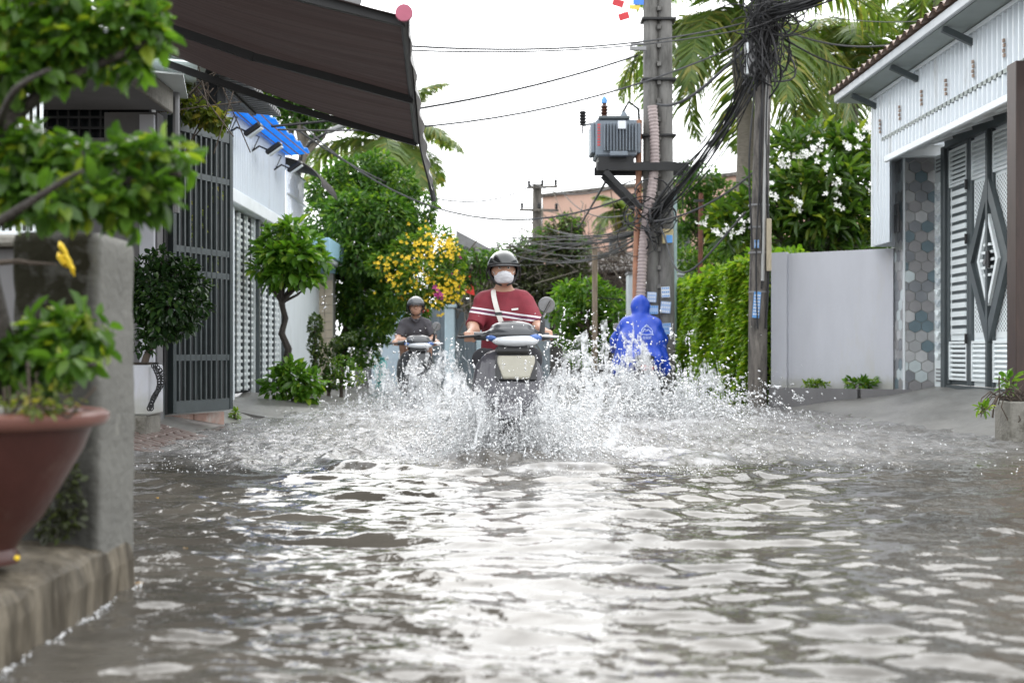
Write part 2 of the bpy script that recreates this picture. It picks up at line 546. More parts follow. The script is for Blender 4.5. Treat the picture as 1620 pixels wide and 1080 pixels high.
def limbs(mb, start, targets, r, seed=0):
    g = np.random.default_rng(seed)
    for t in targets:
        a = np.array(start, float); b = np.array(t, float)
        mid = (a + b) / 2 + g.standard_normal(3) * 0.08 * np.linalg.norm(b - a) + np.array([0, 0, 0.06 * np.linalg.norm(b - a)])
        mb.tube([a, (a + mid) / 2, mid, (mid + b) / 2, b], [r, r * .85, r * .7, r * .5, r * .3], 6)
# ------------------------------------------------------------------ materials in use
M = {}
M['ledge'] = mat('stained ledge concrete', (0.15, 0.128, 0.095), 0.6, var=0.5, spec=.25, scale=7, bump=0.7, bscale=26, stain=(0.045, 0.036, 0.024), stain_amt=0.8, stain_scale=5, stretch=(1.6, 1.6, .35))
M['concrete_old'] = mat('old concrete', (0.21, 0.20, 0.175), 0.85, var=0.25, scale=5, bump=0.5, bscale=40, stain=(0.055, 0.05, 0.035), stain_amt=0.45, stain_scale=3)
M['concrete_post'] = mat('mossy concrete', (0.24, 0.235, 0.22), 0.85, var=0.22, scale=6, bump=0.5, bscale=35, stain=(0.035, 0.036, 0.022), stain_amt=0.75, stain_scale=4.5)
m = M['concrete_post'] = mat('mossy concrete', (0.060, 0.059, 0.053), 0.9, var=0.3, spec=.15, scale=6, bump=0.5, bscale=35, stain=(0.26, 0.25, 0.22), stain_amt=0.15, stain_scale=7)  # dark base carries the tree's shade on the front, under the moss
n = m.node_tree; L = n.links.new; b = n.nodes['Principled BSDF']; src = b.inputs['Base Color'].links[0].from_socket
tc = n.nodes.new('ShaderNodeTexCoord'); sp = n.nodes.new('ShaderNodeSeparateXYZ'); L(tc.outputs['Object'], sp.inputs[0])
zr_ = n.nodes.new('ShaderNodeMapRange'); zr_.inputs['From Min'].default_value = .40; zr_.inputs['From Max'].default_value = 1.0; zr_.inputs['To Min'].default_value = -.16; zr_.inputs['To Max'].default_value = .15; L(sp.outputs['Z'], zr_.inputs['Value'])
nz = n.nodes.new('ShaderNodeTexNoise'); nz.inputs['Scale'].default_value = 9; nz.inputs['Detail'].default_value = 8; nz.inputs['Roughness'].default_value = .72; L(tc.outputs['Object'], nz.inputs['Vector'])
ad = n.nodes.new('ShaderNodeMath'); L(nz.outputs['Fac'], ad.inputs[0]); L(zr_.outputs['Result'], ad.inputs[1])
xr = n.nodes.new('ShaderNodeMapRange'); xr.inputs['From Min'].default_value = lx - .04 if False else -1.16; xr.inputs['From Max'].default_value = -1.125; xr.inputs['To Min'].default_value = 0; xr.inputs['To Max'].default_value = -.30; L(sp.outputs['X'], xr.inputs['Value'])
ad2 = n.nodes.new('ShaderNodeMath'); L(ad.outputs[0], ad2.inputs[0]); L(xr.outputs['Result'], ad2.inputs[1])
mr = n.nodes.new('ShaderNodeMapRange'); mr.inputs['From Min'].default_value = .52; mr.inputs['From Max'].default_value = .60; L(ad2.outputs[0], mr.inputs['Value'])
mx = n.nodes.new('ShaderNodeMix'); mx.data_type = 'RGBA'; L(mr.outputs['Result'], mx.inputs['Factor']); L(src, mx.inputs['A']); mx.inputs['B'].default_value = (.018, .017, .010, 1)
lit_face = n.nodes.new('ShaderNodeMapRange'); lit_face.inputs['From Min'].default_value = -1.15; lit_face.inputs['From Max'].default_value = -1.125; L(sp.outputs['X'], lit_face.inputs['Value'])
lit_face_mix = n.nodes.new('ShaderNodeMix'); lit_face_mix.data_type = 'RGBA'; lit_face_mix.blend_type = 'ADD'; lit_face_mix.inputs['B'].default_value = (.10, .098, .09, 1); L(lit_face.outputs['Result'], lit_face_mix.inputs['Factor']); L(mx.outputs['Result'], lit_face_mix.inputs['A']); L(lit_face_mix.outputs['Result'], b.inputs['Base Color'])  # adds a pale tone to the street face: daylight painted into the colour
M['concrete_pole'] = mat('pole concrete', (0.17, 0.165, 0.155), 0.8, var=0.3, scale=3, bump=0.3, bscale=30, stain=(0.07, 0.068, 0.062), stain_amt=0.5, stain_scale=2, stretch=(3, 3, .6))
M['pole_dark'] = mat('dark weathered pole', (0.15, 0.135, 0.12), 0.85, var=0.4, scale=4, bump=0.4, bscale=30, stain=(0.03, 0.028, 0.026), stain_amt=0.6, stain_scale=3, stretch=(3, 3, .6))
M['ramp'] = mat('wet concrete ramp', (0.17, 0.165, 0.155), 0.35, var=0.3, scale=1.6, bump=0.45, bscale=14, stain=(0.09, 0.086, 0.078), stain_amt=0.5, stain_scale=1.2, stretch=(1, .5, 1))
M['white_wall'] = mat('white plaster', (0.50, 0.51, 0.55), 0.75, var=0.05, scale=2, bump=0.1, bscale=50, stain=(0.48, 0.475, 0.46), stain_amt=0.25, stain_scale=1.4, stretch=(2, 2, .5))
def tide(m, z0, amp, colr):
    n = m.node_tree; L = n.links.new; b = n.nodes['Principled BSDF']; src = b.inputs['Base Color'].links[0].from_socket
    g = n.nodes.new('ShaderNodeNewGeometry'); sp = n.nodes.new('ShaderNodeSeparateXYZ'); L(g.outputs['Position'], sp.inputs[0])
    nz = n.nodes.new('ShaderNodeTexNoise'); nz.inputs['Scale'].default_value = 3.5; nz.inputs['Detail'].default_value = 8; nz.inputs['Roughness'].default_value = .7; L(g.outputs['Position'], nz.inputs['Vector'])
    ma = n.nodes.new('ShaderNodeMath'); ma.operation = 'MULTIPLY_ADD'; L(nz.outputs['Fac'], ma.inputs[0]); ma.inputs[1].default_value = -amp; L(sp.outputs['Z'], ma.inputs[2])
    mr = n.nodes.new('ShaderNodeMapRange'); mr.inputs['From Min'].default_value = z0 - amp * .5 + .12; mr.inputs['From Max'].default_value = z0 - amp * .5 - .05; L(ma.outputs[0], mr.inputs['Value'])
    mx = n.nodes.new('ShaderNodeMix'); mx.data_type = 'RGBA'; L(mr.outputs['Result'], mx.inputs['Factor']); L(src, mx.inputs['A']); mx.inputs['B'].default_value = (*colr, 1); L(mx.outputs['Result'], b.inputs['Base Color'])
tide(M['white_wall'], .28, .5, (.40, .40, .37))
M['grey_wall'] = mat('grey plaster', (0.15, 0.147, 0.15), 0.8, var=0.12, scale=2, bump=0.15, bscale=40, stain=(0.15, 0.145, 0.14), stain_amt=0.3, stain_scale=1.3, stretch=(2, 2, .6))
M['porch_dark'] = mat('near black backing', (0.022, 0.023, 0.025), 0.8, spec=.2, var=0.3)  # near black for dark backings; in the porch it paints the interior's shade
M['pale_paint'] = mat('pale blue white paint', (0.68, 0.73, 0.76), 0.6, var=0.06, scale=2, stain=(0.5, 0.52, 0.53), stain_amt=0.25, stretch=(2, 2, .5))
M['blue_paint'] = mat('light blue paint', (0.33, 0.55, 0.68), 0.6, var=0.08)
M['sheet'] = mat('pale corrugated metal', (0.60, 0.65, 0.69), 0.38, 0.25, var=0.07, scale=2, stain=(0.42, 0.43, 0.43), stain_amt=0.3, stretch=(3, 3, .4))
M['sheet_dark'] = mat('grey corrugated metal', (0.22, 0.22, 0.225), 0.5, 0.3, var=0.15, scale=3, stain=(0.12, 0.11, 0.10), stain_amt=0.4)
M['sheet_rust'] = mat('old roofing sheet', (0.11, 0.10, 0.095), 0.7, 0.1, var=0.3, scale=3, stain=(0.10, 0.055, 0.035), stain_amt=0.4)
M['translucent_sheet'] = mat('pale roofing sheet', (0.72, 0.78, 0.77), 0.4, var=0.05)
M['slate_frame'] = mat('slate grey gate paint', (0.075, 0.09, 0.095), 0.4, 0.1, var=0.12, scale=8)
M['dark_green_gate'] = mat('dark green grey gate paint', (0.050, 0.062, 0.064), 0.38, 0.1, var=0.2, scale=7, stain=(0.10, 0.09, 0.08), stain_amt=0.2)
M['bar_grey'] = mat('grey green bar paint', (0.075, 0.088, 0.09), 0.38, 0.1, var=0.15, scale=9)
M['gate_white'] = mat('white gate paint', (0.76, 0.81, 0.82), 0.4, var=0.05, scale=5, stain=(0.5, 0.52, 0.52), stain_amt=0.2)
M['trim_white'] = mat('white trim', (0.72, 0.76, 0.78), 0.5, var=0.05, scale=4)
M['soffit'] = mat('soffit sheet', (0.30, 0.34, 0.325), 0.5, var=0.08, scale=4)
M['iron'] = mat('black iron', (0.02, 0.02, 0.021), 0.5, 0.3, var=0.2)
M['rust'] = mat('rusty iron', (0.13, 0.05, 0.03), 0.8, 0.1, var=0.35, scale=12, stain=(0.05, 0.03, 0.02), stain_amt=0.4, stain_scale=8)
M['wood_brown'] = mat('dark brown wood', (0.035, 0.018, 0.013), 0.45, var=0.3, scale=5, stretch=(8, 8, 1))
M['wood_orange'] = mat('orange brown wood', (0.42, 0.2, 0.07), 0.5, var=0.25, scale=5, stretch=(8, 8, 1))
M['wood_old'] = mat('old grey wood', (0.24, 0.19, 0.14), 0.85, var=0.3, scale=6, stretch=(6, 6, 1))
M['brick_red'] = mat('wet red brick', (0.17, 0.12, 0.105), 0.35, var=0.3, scale=9, bump=0.3, stain=(0.09, 0.085, 0.075), stain_amt=0.45, stain_scale=6)
M['mortar'] = mat('pale mortar', (0.40, 0.39, 0.37), 0.6, var=0.15, scale=9)
M['pink_block'] = mat('weathered pink board', (0.42, 0.27, 0.22), 0.7, var=0.25, scale=7, stain=(0.55, 0.52, 0.48), stain_amt=0.45, stain_scale=5)
M['blue_tarp'] = mat('blue tarpaulin', (0.045, 0.36, 0.76), 0.35, var=0.12, scale=4, bump=0.4, bscale=12)
n = M['blue_tarp'].node_tree; tr = n.nodes.new('ShaderNodeBsdfTranslucent'); tr.inputs['Color'].default_value = (.06, .46, .92, 1)
mx = n.nodes.new('ShaderNodeMixShader'); mx.inputs['Fac'].default_value = .55; n.links.new(n.nodes['Principled BSDF'].outputs[0], mx.inputs[1]); n.links.new(tr.outputs[0], mx.inputs[2]); n.links.new(mx.outputs[0], n.nodes['Material Output'].inputs['Surface'])
M['pink_house'] = mat('pink plaster', (0.60, 0.39, 0.31), 0.8, var=0.10, scale=1.0, stain=(0.38, 0.25, 0.20), stain_amt=0.3, stain_scale=.7, stretch=(1, 1, .4))
M['beige_tile'] = mat('beige wall tile', (0.53, 0.46, 0.36), 0.5, var=0.08, scale=8)
M['glass_dark'] = mat('dark window glass', (0.02, 0.024, 0.028), 0.08, var=0.1)
M['soil'] = mat('dark soil', (0.04, 0.03, 0.022), 0.9, var=0.4, scale=20, bump=0.8)
M['bark'] = mat('brown bark', (0.085, 0.065, 0.05), 0.9, var=0.35, scale=12, bump=0.8, bscale=25, stretch=(3, 3, 1))
M['bark_grey'] = mat('grey palm bark', (0.17, 0.15, 0.125), 0.9, var=0.3, scale=9, bump=0.6, stretch=(1, 1, 6))
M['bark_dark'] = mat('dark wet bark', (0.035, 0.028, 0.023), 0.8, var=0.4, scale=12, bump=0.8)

def ramp_grid(name, xs, ys, fz, m, label=None, skirt=0.3):
    nx, ny = len(xs), len(ys)
    v = [(x, y, fz(x, y)) for y in ys for x in xs]
    f = [(j * nx + i, j * nx + i + 1, (j + 1) * nx + i + 1, (j + 1) * nx + i) for j in range(ny - 1) for i in range(nx - 1)]
    b = len(v)
    rim = [i for i in range(nx)] + [j * nx + nx - 1 for j in range(1, ny)] + [(ny - 1) * nx + i for i in range(nx - 2, -1, -1)] + [j * nx for j in range(ny - 2, 0, -1)]
    v += [(v[i][0], v[i][1], -skirt) for i in rim]
    k = len(rim)
    f += [(rim[i], b + i, b + (i + 1) % k, rim[(i + 1) % k]) for i in range(k)]
    mb = MB(); mb.add(v, f)
    o = mb.build(name, m, smooth=True); o['kind'] = 'structure'
    return o

# ------------------------------------------------------------------ ground and road bed
mb = MB(); mb.add([(-300, -60, -0.32), (300, -60, -0.32), (300, 500, -0.32), (-300, 500, -0.32)], [(0, 1, 2, 3)])
tag(mb.build('ground', mat('muddy ground', (0.12, 0.11, 0.09), 0.8, var=0.3, scale=1)), kind='structure')
mb = MB(); mb.box(-3.3, 3.9, -4, 60, -0.30, -0.16)
tag(mb.build('road', mat('wet asphalt', (0.055, 0.052, 0.047), 0.5, var=0.3, scale=3)), kind='structure')

# ------------------------------------------------------------------ flood water: real waves, finer towards the camera
ys = [1.2]
while ys[-1] < 62: ys.append(ys[-1] + max(0.008, 0.0037 * ys[-1] if ys[-1] < 12 else 0.012 * ys[-1]))
ys = np.array(ys); xs = np.concatenate([np.linspace(-6, -2.2, 70, endpoint=False), np.linspace(-2.2, 2.6, 330, endpoint=False), np.linspace(2.6, 9, 120)])
GX, GY = np.meshgrid(xs, ys)
Z = np.zeros_like(GX)
gw = np.random.default_rng(3)
# warp the plane so the wave trains do not read as straight combs
WX = GX + 0.10 * np.sin(1.7 * GY + 0.9 * np.sin(1.3 * GX)) + 0.05 * np.sin(3.9 * GX + 2.1 * GY)
WY = GY + 0.12 * np.sin(1.4 * GX + 0.6 * np.sin(1.1 * GY)) + 0.05 * np.sin(4.6 * GX - 1.7 * GY)
for i in range(88):
    lam = 0.062 * (6.4 ** (gw.random() ** 1.1))
    th = -PI / 2 + gw.normal(0, 0.40)
    if i % 11 == 5: lam = gw.uniform(.34, .75)
    if i % 7 == 0: th = gw.uniform(0, 2 * PI)
    kx, ky = 2 * PI / lam * math.cos(th), 2 * PI / lam * math.sin(th)
    s = np.sin(kx * WX + ky * WY + gw.uniform(0, 6.28))
    amp = 0.0068 * lam ** 1.0
    group = 0.55 + 0.45 * np.sin(0.9 * WX * gw.normal() + 0.9 * WY * gw.normal() + gw.uniform(0, 6.28))
    fade = np.clip(1.4 - ys[:, None] * 0.012 / lam, 0, 1)
    Z += amp * group * fade * (np.where(s > 0, s ** 2, s) + 0.25)
# wake of the front scooter: curved bow waves running towards the camera
SX, SD = 0.02, 8.75
rr = np.hypot((GX - SX) * 0.8, GY - SD)
for k, (r0, a) in enumerate([(0.95, 0.035), (1.55, 0.018), (2.25, 0.016), (2.9, 0.012), (3.7, 0.011), (4.5, 0.009)]):
    wob = 0.12 * np.sin(3.1 * GX + k) + 0.06 * np.sin(7.3 * GX + 2 * k)
    Z += a * np.exp(-((rr - r0 + wob) / 0.09) ** 2) * (GY < SD + .8)
for k, (lam, a, ph) in enumerate(((.21, .0042, 0.3), (.33, .0055, 2.0), (.14, .0022, 4.1))):
    wr = rr + .10 * np.sin(2.3 * GX + k) + .06 * np.sin(5.1 * GX + 1.7 * GY) + .05 * np.sin(3.3 * GY - 2.0 * GX)
    s = np.sin(2 * PI * wr / lam + ph); Z += a * np.where(s > 0, s ** 1.6 if False else np.abs(s) ** 1.6, s) * np.exp(-np.clip(rr - 1, 0, 9) / 3.2) * (.4 + .6 * np.sin(1.3 * GX + .7 * GY + k) ** 2) * np.clip(1.4 - ys[:, None] * 0.012 / lam, 0, 1)
# churned zone, pocked by falling drops
def vnoise(x, y, seed):
    g = np.random.default_rng(seed); T = g.random((256, 256))
    xi = np.floor(x).astype(int); yi = np.floor(y).astype(int); fx = x - xi; fy = y - yi
    fx = fx * fx * (3 - 2 * fx); fy = fy * fy * (3 - 2 * fy)
    t = lambda a, b: T[a % 256, b % 256]
    return (t(xi, yi) * (1 - fx) + t(xi + 1, yi) * fx) * (1 - fy) + (t(xi, yi + 1) * (1 - fx) + t(xi + 1, yi + 1) * fx) * fy
edge = 7.85 + 0.10 * np.abs(GX) ** 1.3 + 0.9 * (vnoise(GX * 1.3 + 9, GY * .6, 5) - .5) + .5 * (vnoise(GX * 4, GY * 2, 6) - .5)
churn = np.clip((GY - edge) / 1.1, 0, 1) * np.clip((30 - GY) / 10, 0.2, 1)
Z += churn * 0.030 * (vnoise(GX * 14, GY * 9, 11) - 0.5) + churn * 0.02 * (vnoise(GX * 31, GY * 20, 12) - 0.5)
bow = np.exp(-((GX - SX) / 0.42) ** 2 - ((GY - 8.6) / 0.45) ** 2)
Z += 0.10 * bow * vnoise(GX * 12, GY * 12, 13)
# calmer, lower next to the ledge
V = np.stack([GX, GY, Z], -1).reshape(-1, 3)
ny, nx = GX.shape
q = (np.arange(ny - 1)[:, None] * nx + np.arange(nx - 1)[None]).ravel()
F = np.stack([q, q + 1, q + nx + 1, q + nx], 1)
me = np_mesh('flood_water', V, F, True)
fo = me.attributes.new('foam', 'FLOAT', 'POINT')
lace = np.clip((vnoise(GX * 4, GY * 2, 21) * .35 + vnoise(GX * 17, GY * 11, 22) * .35 + vnoise(GX * 41, GY * 19, 23) * .3 - 0.33) * 2.6, 0, 1)
ring = np.exp(-((rr - 0.98 + 0.12 * np.sin(3.1 * GX)) / 0.10) ** 2)
near_splash = np.exp(-((GX - SX) / 1.3) ** 2 - ((GY - 9.3) / 1.3) ** 2) + np.exp(-((GX - 1.6) / 1.4) ** 2 - ((GY - 14.6) / 2.5) ** 2) + np.exp(-((GX + 1.1) / 1.3) ** 2 - ((GY - 16) / 4.0) ** 2)
foam = np.clip(churn * (0.30 * lace + 0.04) + 0.55 * np.clip(near_splash, 0, 1) * (0.15 + lace) * churn + 0.45 * ring * lace, 0, 0.95)
fo.data.foreach_set('value', foam.ravel().astype(np.float32))
ch = me.attributes.new('churn', 'FLOAT', 'POINT'); ch.data.foreach_set('value', churn.ravel().astype(np.float32))
m = bpy.data.materials.new('muddy flood water'); m.use_nodes = True
n = m.node_tree; b = n.nodes['Principled BSDF']; L = n.links.new
tc = n.nodes.new('ShaderNodeTexCoord')
nz = n.nodes.new('ShaderNodeTexNoise'); nz.inputs['Scale'].default_value = 0.9; nz.inputs['Detail'].default_value = 4; L(tc.outputs['Object'], nz.inputs['Vector'])
cr = n.nodes.new('ShaderNodeValToRGB'); e = cr.color_ramp.elements
e[0].position = .32; e[0].color = (0.052, 0.047, 0.040, 1); e[1].position = .66; e[1].color = (0.100, 0.090, 0.075, 1)
L(nz.outputs['Fac'], cr.inputs['Fac'])
at_f = n.nodes.new('ShaderNodeAttribute'); at_f.attribute_name = 'foam'
at_c = n.nodes.new('ShaderNodeAttribute'); at_c.attribute_name = 'churn'
mx = n.nodes.new('ShaderNodeMix'); mx.data_type = 'RGBA'; L(at_f.outputs['Fac'], mx.inputs['Factor']); L(cr.outputs['Color'], mx.inputs['A']); mx.inputs['B'].default_value = (0.56, 0.56, 0.57, 1)
L(mx.outputs['Result'], b.inputs['Base Color'])
ro = n.nodes.new('ShaderNodeMapRange'); ro.inputs['To Min'].default_value = 0.04; ro.inputs['To Max'].default_value = 0.35; L(at_f.outputs['Fac'], ro.inputs['Value']); L(ro.outputs['Result'], b.inputs['Roughness'])
b.inputs['IOR'].default_value = 1.34
n1 = n.nodes.new('ShaderNodeTexNoise'); n1.inputs['Scale'].default_value = 15; n1.inputs['Detail'].default_value = 3; L(tc.outputs['Object'], n1.inputs['Vector'])
n2 = n.nodes.new('ShaderNodeTexNoise'); n2.inputs['Scale'].default_value = 42; n2.inputs['Detail'].default_value = 3; L(tc.outputs['Object'], n2.inputs['Vector'])
ml = n.nodes.new('ShaderNodeMath'); ml.operation = 'MULTIPLY'; L(n2.outputs['Fac'], ml.inputs[0]); L(at_c.outputs['Fac'], ml.inputs[1])
b1 = n.nodes.new('ShaderNodeBump'); b1.inputs['Strength'].default_value = 0.13; b1.inputs['Distance'].default_value = 0.03; L(n1.outputs['Fac'], b1.inputs['Height'])
b2 = n.nodes.new('ShaderNodeBump'); b2.inputs['Strength'].default_value = 0.9; b2.inputs['Distance'].default_value = 0.02; L(ml.outputs[0], b2.inputs['Height']); L(b1.outputs['Normal'], b2.inputs['Normal'])
L(b2.outputs['Normal'], b.inputs['Normal'])
me.materials.append(m)
tag(link_mesh('flood_water', me), kind='structure')

# ------------------------------------------------------------------ banks: ramps and slabs that rise out of the water
def wob(x, y, a=0.02): return a * (math.sin(3.1 * x + 1.7 * y) + math.sin(5.3 * y - 2.2 * x)) * 0.5
def xw(y): return 4.1 - 0.085 * (y - 10.4) + 0.05 * math.sin(2.2 * y)
ramp_grid('driveway', np.linspace(3.2, 5.5, 22), np.linspace(6, 17.3, 60), lambda x, y: min(0.31, 0.30 * (x - xw(y)) / (5.1 - xw(y))) + wob(x, y, 0.018), M['ramp'])
ramp_grid('pavement', np.linspace(-5.0, -2.2, 20), np.linspace(14.2, 24, 40), lambda x, y: 0.06 + 0.12 * (-2.75 - x) + wob(x, y, 0.03), M['ramp'])
ramp_grid('porch_step', np.linspace(-6.0, -2.66, 12), np.linspace(9.3, 14.1, 20), lambda x, y: 0.0 + 0.16 * (-2.62 - x) / .4 if x > -3.0 else 0.152, M['ramp'])

# ------------------------------------------------------------------ near ledge, post
lx = px_x(160, 3.70)   # the street face of ledge and post, -1.12
mb = MB()
prof = [(-2.6, -0.3), (lx + 0.01, -0.3), (lx + 0.012, 0.0), (lx + 0.010, 0.10), (lx + 0.004, 0.150), (lx - 0.012, 0.164), (lx - 0.06, 0.176), (lx - 0.2, 0.190), (-2.6, 0.20)]
nyy = 40; vs = []; fs = []
gq = np.random.default_rng(4)
for j in range(nyy):
    y = 0.9 + (3.99 - 0.9) * j / (nyy - 1)
    for i, (x, z) in enumerate(prof):
        jx = gq.normal(0, .004) if 2 <= i <= 6 else 0
        vs.append((x + jx, y, z + (gq.normal(0, .005) if 3 <= i <= 7 else 0)))
k = len(prof)
for j in range(nyy - 1):
    for i in range(k): fs.append((j * k + i, j * k + (i + 1) % k, (j + 1) * k + (i + 1) % k, (j + 1) * k + i))
fs += [tuple(range(k))[::-1], tuple((nyy - 1) * k + i for i in range(k))]
mb.add(vs, fs)
tag(mb.build('ledge', M['ledge']), 'low weathered concrete ledge rising from the water under the big clay pot', 'ledge')
nz_, na = 26, 9
vs = []; fs = []; gq = np.random.default_rng(14)
def post_ring(z, ins, r_):
    out = []
    hx, hy = .125 - ins, .17 - ins
    for cx_, cy_, a0 in ((hx - r_, -hy + r_, -PI / 2), (hx - r_, hy - r_, 0), (-hx + r_, hy - r_, PI / 2), (-hx + r_, -hy + r_, PI)):
        for k_ in range(5):
            a_ = a0 + PI / 2 * k_ / 4; out.append((lx - .125 + cx_ + r_ * math.cos(a_) + gq.normal(0, .0012), 3.87 + cy_ + r_ * math.sin(a_) + gq.normal(0, .0012), z + gq.normal(0, .0015)))
    return out
rings = [post_ring(z, 0.002 * math.sin(z * 9) + .001 * math.sin(z * 31), .016) for z in np.linspace(.1, 1.025, nz_)] + [post_ring(1.042, .005, .016), post_ring(1.051, .016, .014)]
for r_ in rings: vs += r_
for j in range(len(rings) - 1):
    for k_ in range(20): fs.append((j * 20 + k_, j * 20 + (k_ + 1) % 20, (j + 1) * 20 + (k_ + 1) % 20, (j + 1) * 20 + k_))
fs.append(tuple((len(rings) - 1) * 20 + k_ for k_ in range(20)))
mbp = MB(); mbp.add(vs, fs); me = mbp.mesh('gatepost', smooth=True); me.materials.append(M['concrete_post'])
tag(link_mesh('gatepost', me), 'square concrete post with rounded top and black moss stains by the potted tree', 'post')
# far lower part of the same post standing in the water
mb = MB(); mb.box(lx - 0.245, lx - 0.003, 3.995, 4.035, -0.3, 0.21, 0.008)
mb.build('post_foot', M['concrete_old'], bpy.data.objects['gatepost'])
# low garden wall behind the post with a sloping coping
t = empty('garden_wall', (-2.3, 4.6, 0), 'low grey garden wall with pale coping just behind the mossy concrete post', 'wall')
mb = MB(); mb.box(-3.4, px_x(36, 4.5), 4.45, 4.6, -0.3, px_z(395, 4.5)); mb.build('wall', M['grey_wall'], t)
mb = MB(); mb.box(-3.4, px_x(40, 4.4), 4.38, 4.64, px_z(393, 4.5), px_z(375, 4.5), 0.01); mb.build('coping', M['concrete_old'], t)

# ------------------------------------------------------------------ grey porch house behind the near plants
H = empty('porch_house', (-4, 11, 0), 'grey plastered porch house with canopy slab behind the potted trees', 'house')
y0 = 11.3
mb = MB(); mb.box(px_x(165, y0), px_x(249, y0), y0, y0 + .2, -0.3, 2.75); mb.build('wall', M['grey_wall'], H)
mb = MB(); mb.box(px_x(-120, y0), px_x(60, y0), y0 - .02, y0 + .2, -0.3, 3.4); mb.build('wall', M['grey_wall'], H)
mb = MB(); mb.box(px_x(60, y0) + .003, px_x(165, y0) - .003, y0, y0 + .2, -0.3, px_z(218, y0)); mb.build('wall', M['grey_wall'], H)
mb = MB(); mb.box(px_x(60, y0) + .003, px_x(165, y0) - .003, y0 + 0.12, y0 + .2, px_z(218, y0) + .002, px_z(110, y0)); mb.build('window', M['glass_dark'], H)
w = H.children[-1]
for i in range(6):
    xx = px_x(72 + i * 17, y0); mb = MB(); mb.bar((xx, y0 + .04, px_z(217, y0)), (xx, y0 + .04, px_z(112, y0)), 0.018); mb.build('bar', M['iron'], w)
for yy in (185, 202):
    mb = MB(); mb.bar((px_x(61, y0), y0 + .02, px_z(yy, y0)), (px_x(164, y0), y0 + .02, px_z(yy, y0)), 0.02); mb.build('rail', M['iron'], w)
# pilaster line and canopy slab
mb = MB(); mb.box(px_x(246, y0) - .12, px_x(246, y0), y0 - .06, y0 - .003, 0.1, 2.72); mb.build('pilaster', M['white_wall'], H)
mb = MB(); mb.box(-6.0, -2.83, 7.6, 11.25, 2.76, 2.90, 0.01); mb.build('canopy', M['grey_wall'], H)
mb = MB(); mb.box(-2.826, -2.79, 7.6, 11.25, 2.73, 2.93, 0.008); mb.build('fascia', M['concrete_old'], H)
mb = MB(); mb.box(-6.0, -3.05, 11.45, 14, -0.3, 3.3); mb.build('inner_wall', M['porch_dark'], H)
mb = MB(); mb.box(-3.047, -2.90, 13.5, 13.9, -0.3, 3.45); mb.build('inner_wall', M['porch_dark'], H)  # box added behind the bars, its colour standing in for porch shade
# white balcony railing at the far edge of the frame
t = empty('white_railing', (-2.6, 7.0, 1.4), 'white upright metal railing half hidden by the leaves of the potted tree', 'railing')
for i in range(9):
    xx = px_x(-22 + i * 11, 7.0)
    mb = MB(); mb.bar((xx, 7.0, px_z(372, 7)), (xx, 7.0, px_z(148, 7)), 0.016); mb.build('bar', M['trim_white'], t)
mb = MB(); mb.bar((px_x(-40, 7), 7, px_z(370, 7)), (px_x(72, 7), 7, px_z(370, 7)), .03); mb.build('rail', M['trim_white'], t)
mb = MB(); mb.box(px_x(-60, 7), px_x(58, 7), 7.05, 7.35, px_z(470, 7), px_z(376, 7), .01); mb.build('plinth', M['grey_wall'], t)

# ------------------------------------------------------------------ open gate leaf of dark bars
A = np.array([-2.93, 11.7]); B = np.array([-2.585, 12.62])
dv = (B - A) / np.linalg.norm(B - A); GL = np.linalg.norm(B - A)
def gp(t, z, off=0.0): p = A + dv * t; return (p[0] + dv[1] * off, p[1] - dv[0] * off, z)
t = empty('bar_gate', (A[0], A[1], 0), 'tall dark green barred metal gate leaf standing open beside the porch', 'gate')
for nm, t0 in (('stile', 0.03), ('stile', GL - 0.03)):
    mb = MB(); mb.bar(gp(t0, 0.17), gp(t0, 2.80), 0.06, 0.05, (dv[0], dv[1], 0)); mb.build(nm, M['dark_green_gate'], t)
for z in (0.22, 0.66, 1.42, 1.63, 2.31, 2.735):
    mb = MB(); mb.bar(gp(0.06, z), gp(GL - .06, z), 0.05, 0.055 if .3 < z < 2.6 else .11); mb.build('rail', M['bar_grey'], t)
for i in range(10):
    tt = 0.11 + (GL - 0.22) * i / 9
    for z0, z1 in ((.272, .632), (.688, 1.392), (1.448, 1.602), (1.658, 2.282), (2.338, 2.737)):
        pass
    mb = MB(); mb.bar(gp(tt, 0.27, .012), gp(tt, 2.70 - 0.03 * (i % 2), .012), 0.026, 0.022, (dv[0], dv[1], 0)); mb.build('bar', M['bar_grey'], t)
mb = MB()
for i in range(5):
    tt = 0.2 + (GL - 0.4) * i / 4
    mb.bar(gp(tt, 0.2, -.05), gp(tt, 2.74, -.05), 0.02, 0.02, (dv[0], dv[1], 0))
mb.build('back_bars', M['dark_green_gate'], t)
t = empty('gate_column', (-2.98, 11.55, 0), 'dark steel gate column between the grey porch and the barred gate', 'column')
mb = MB(); mb.box(-3.16, -3.04, 11.5, 11.64, -0.3, 2.9, .006); mb.box(-3.02, -2.95, 11.44, 11.6, -0.3, 2.75, .006); mb.build('shaft', M['dark_green_gate'], t)
mb = MB(); mb.bar((-2.94, 11.5, .5), (-2.94, 11.5, 2.3), .03); mb.build('hinge_bar', M['iron'], t)
t = empty('fixed_gate', (-3.3, 11.9, 0), 'narrow fixed leaf of dark bars behind the open gate', 'gate')
for i in range(6):
    xx = -3.3 + i * .055; mb = MB(); mb.bar((xx - .4, 12.6, .1), (xx - .4, 12.6, 2.75), .022); mb.build('bar', M['dark_green_gate'], t)
mb = MB(); mb.bar((-3.9, 12.6, 1.4), (-3.3, 12.6, 1.4), .05); mb.build('rail', M['dark_green_gate'], t)
t = empty('flood_board', (-2.75, 12.3, 0), 'peeling pink flood board under the open barred gate', 'board')
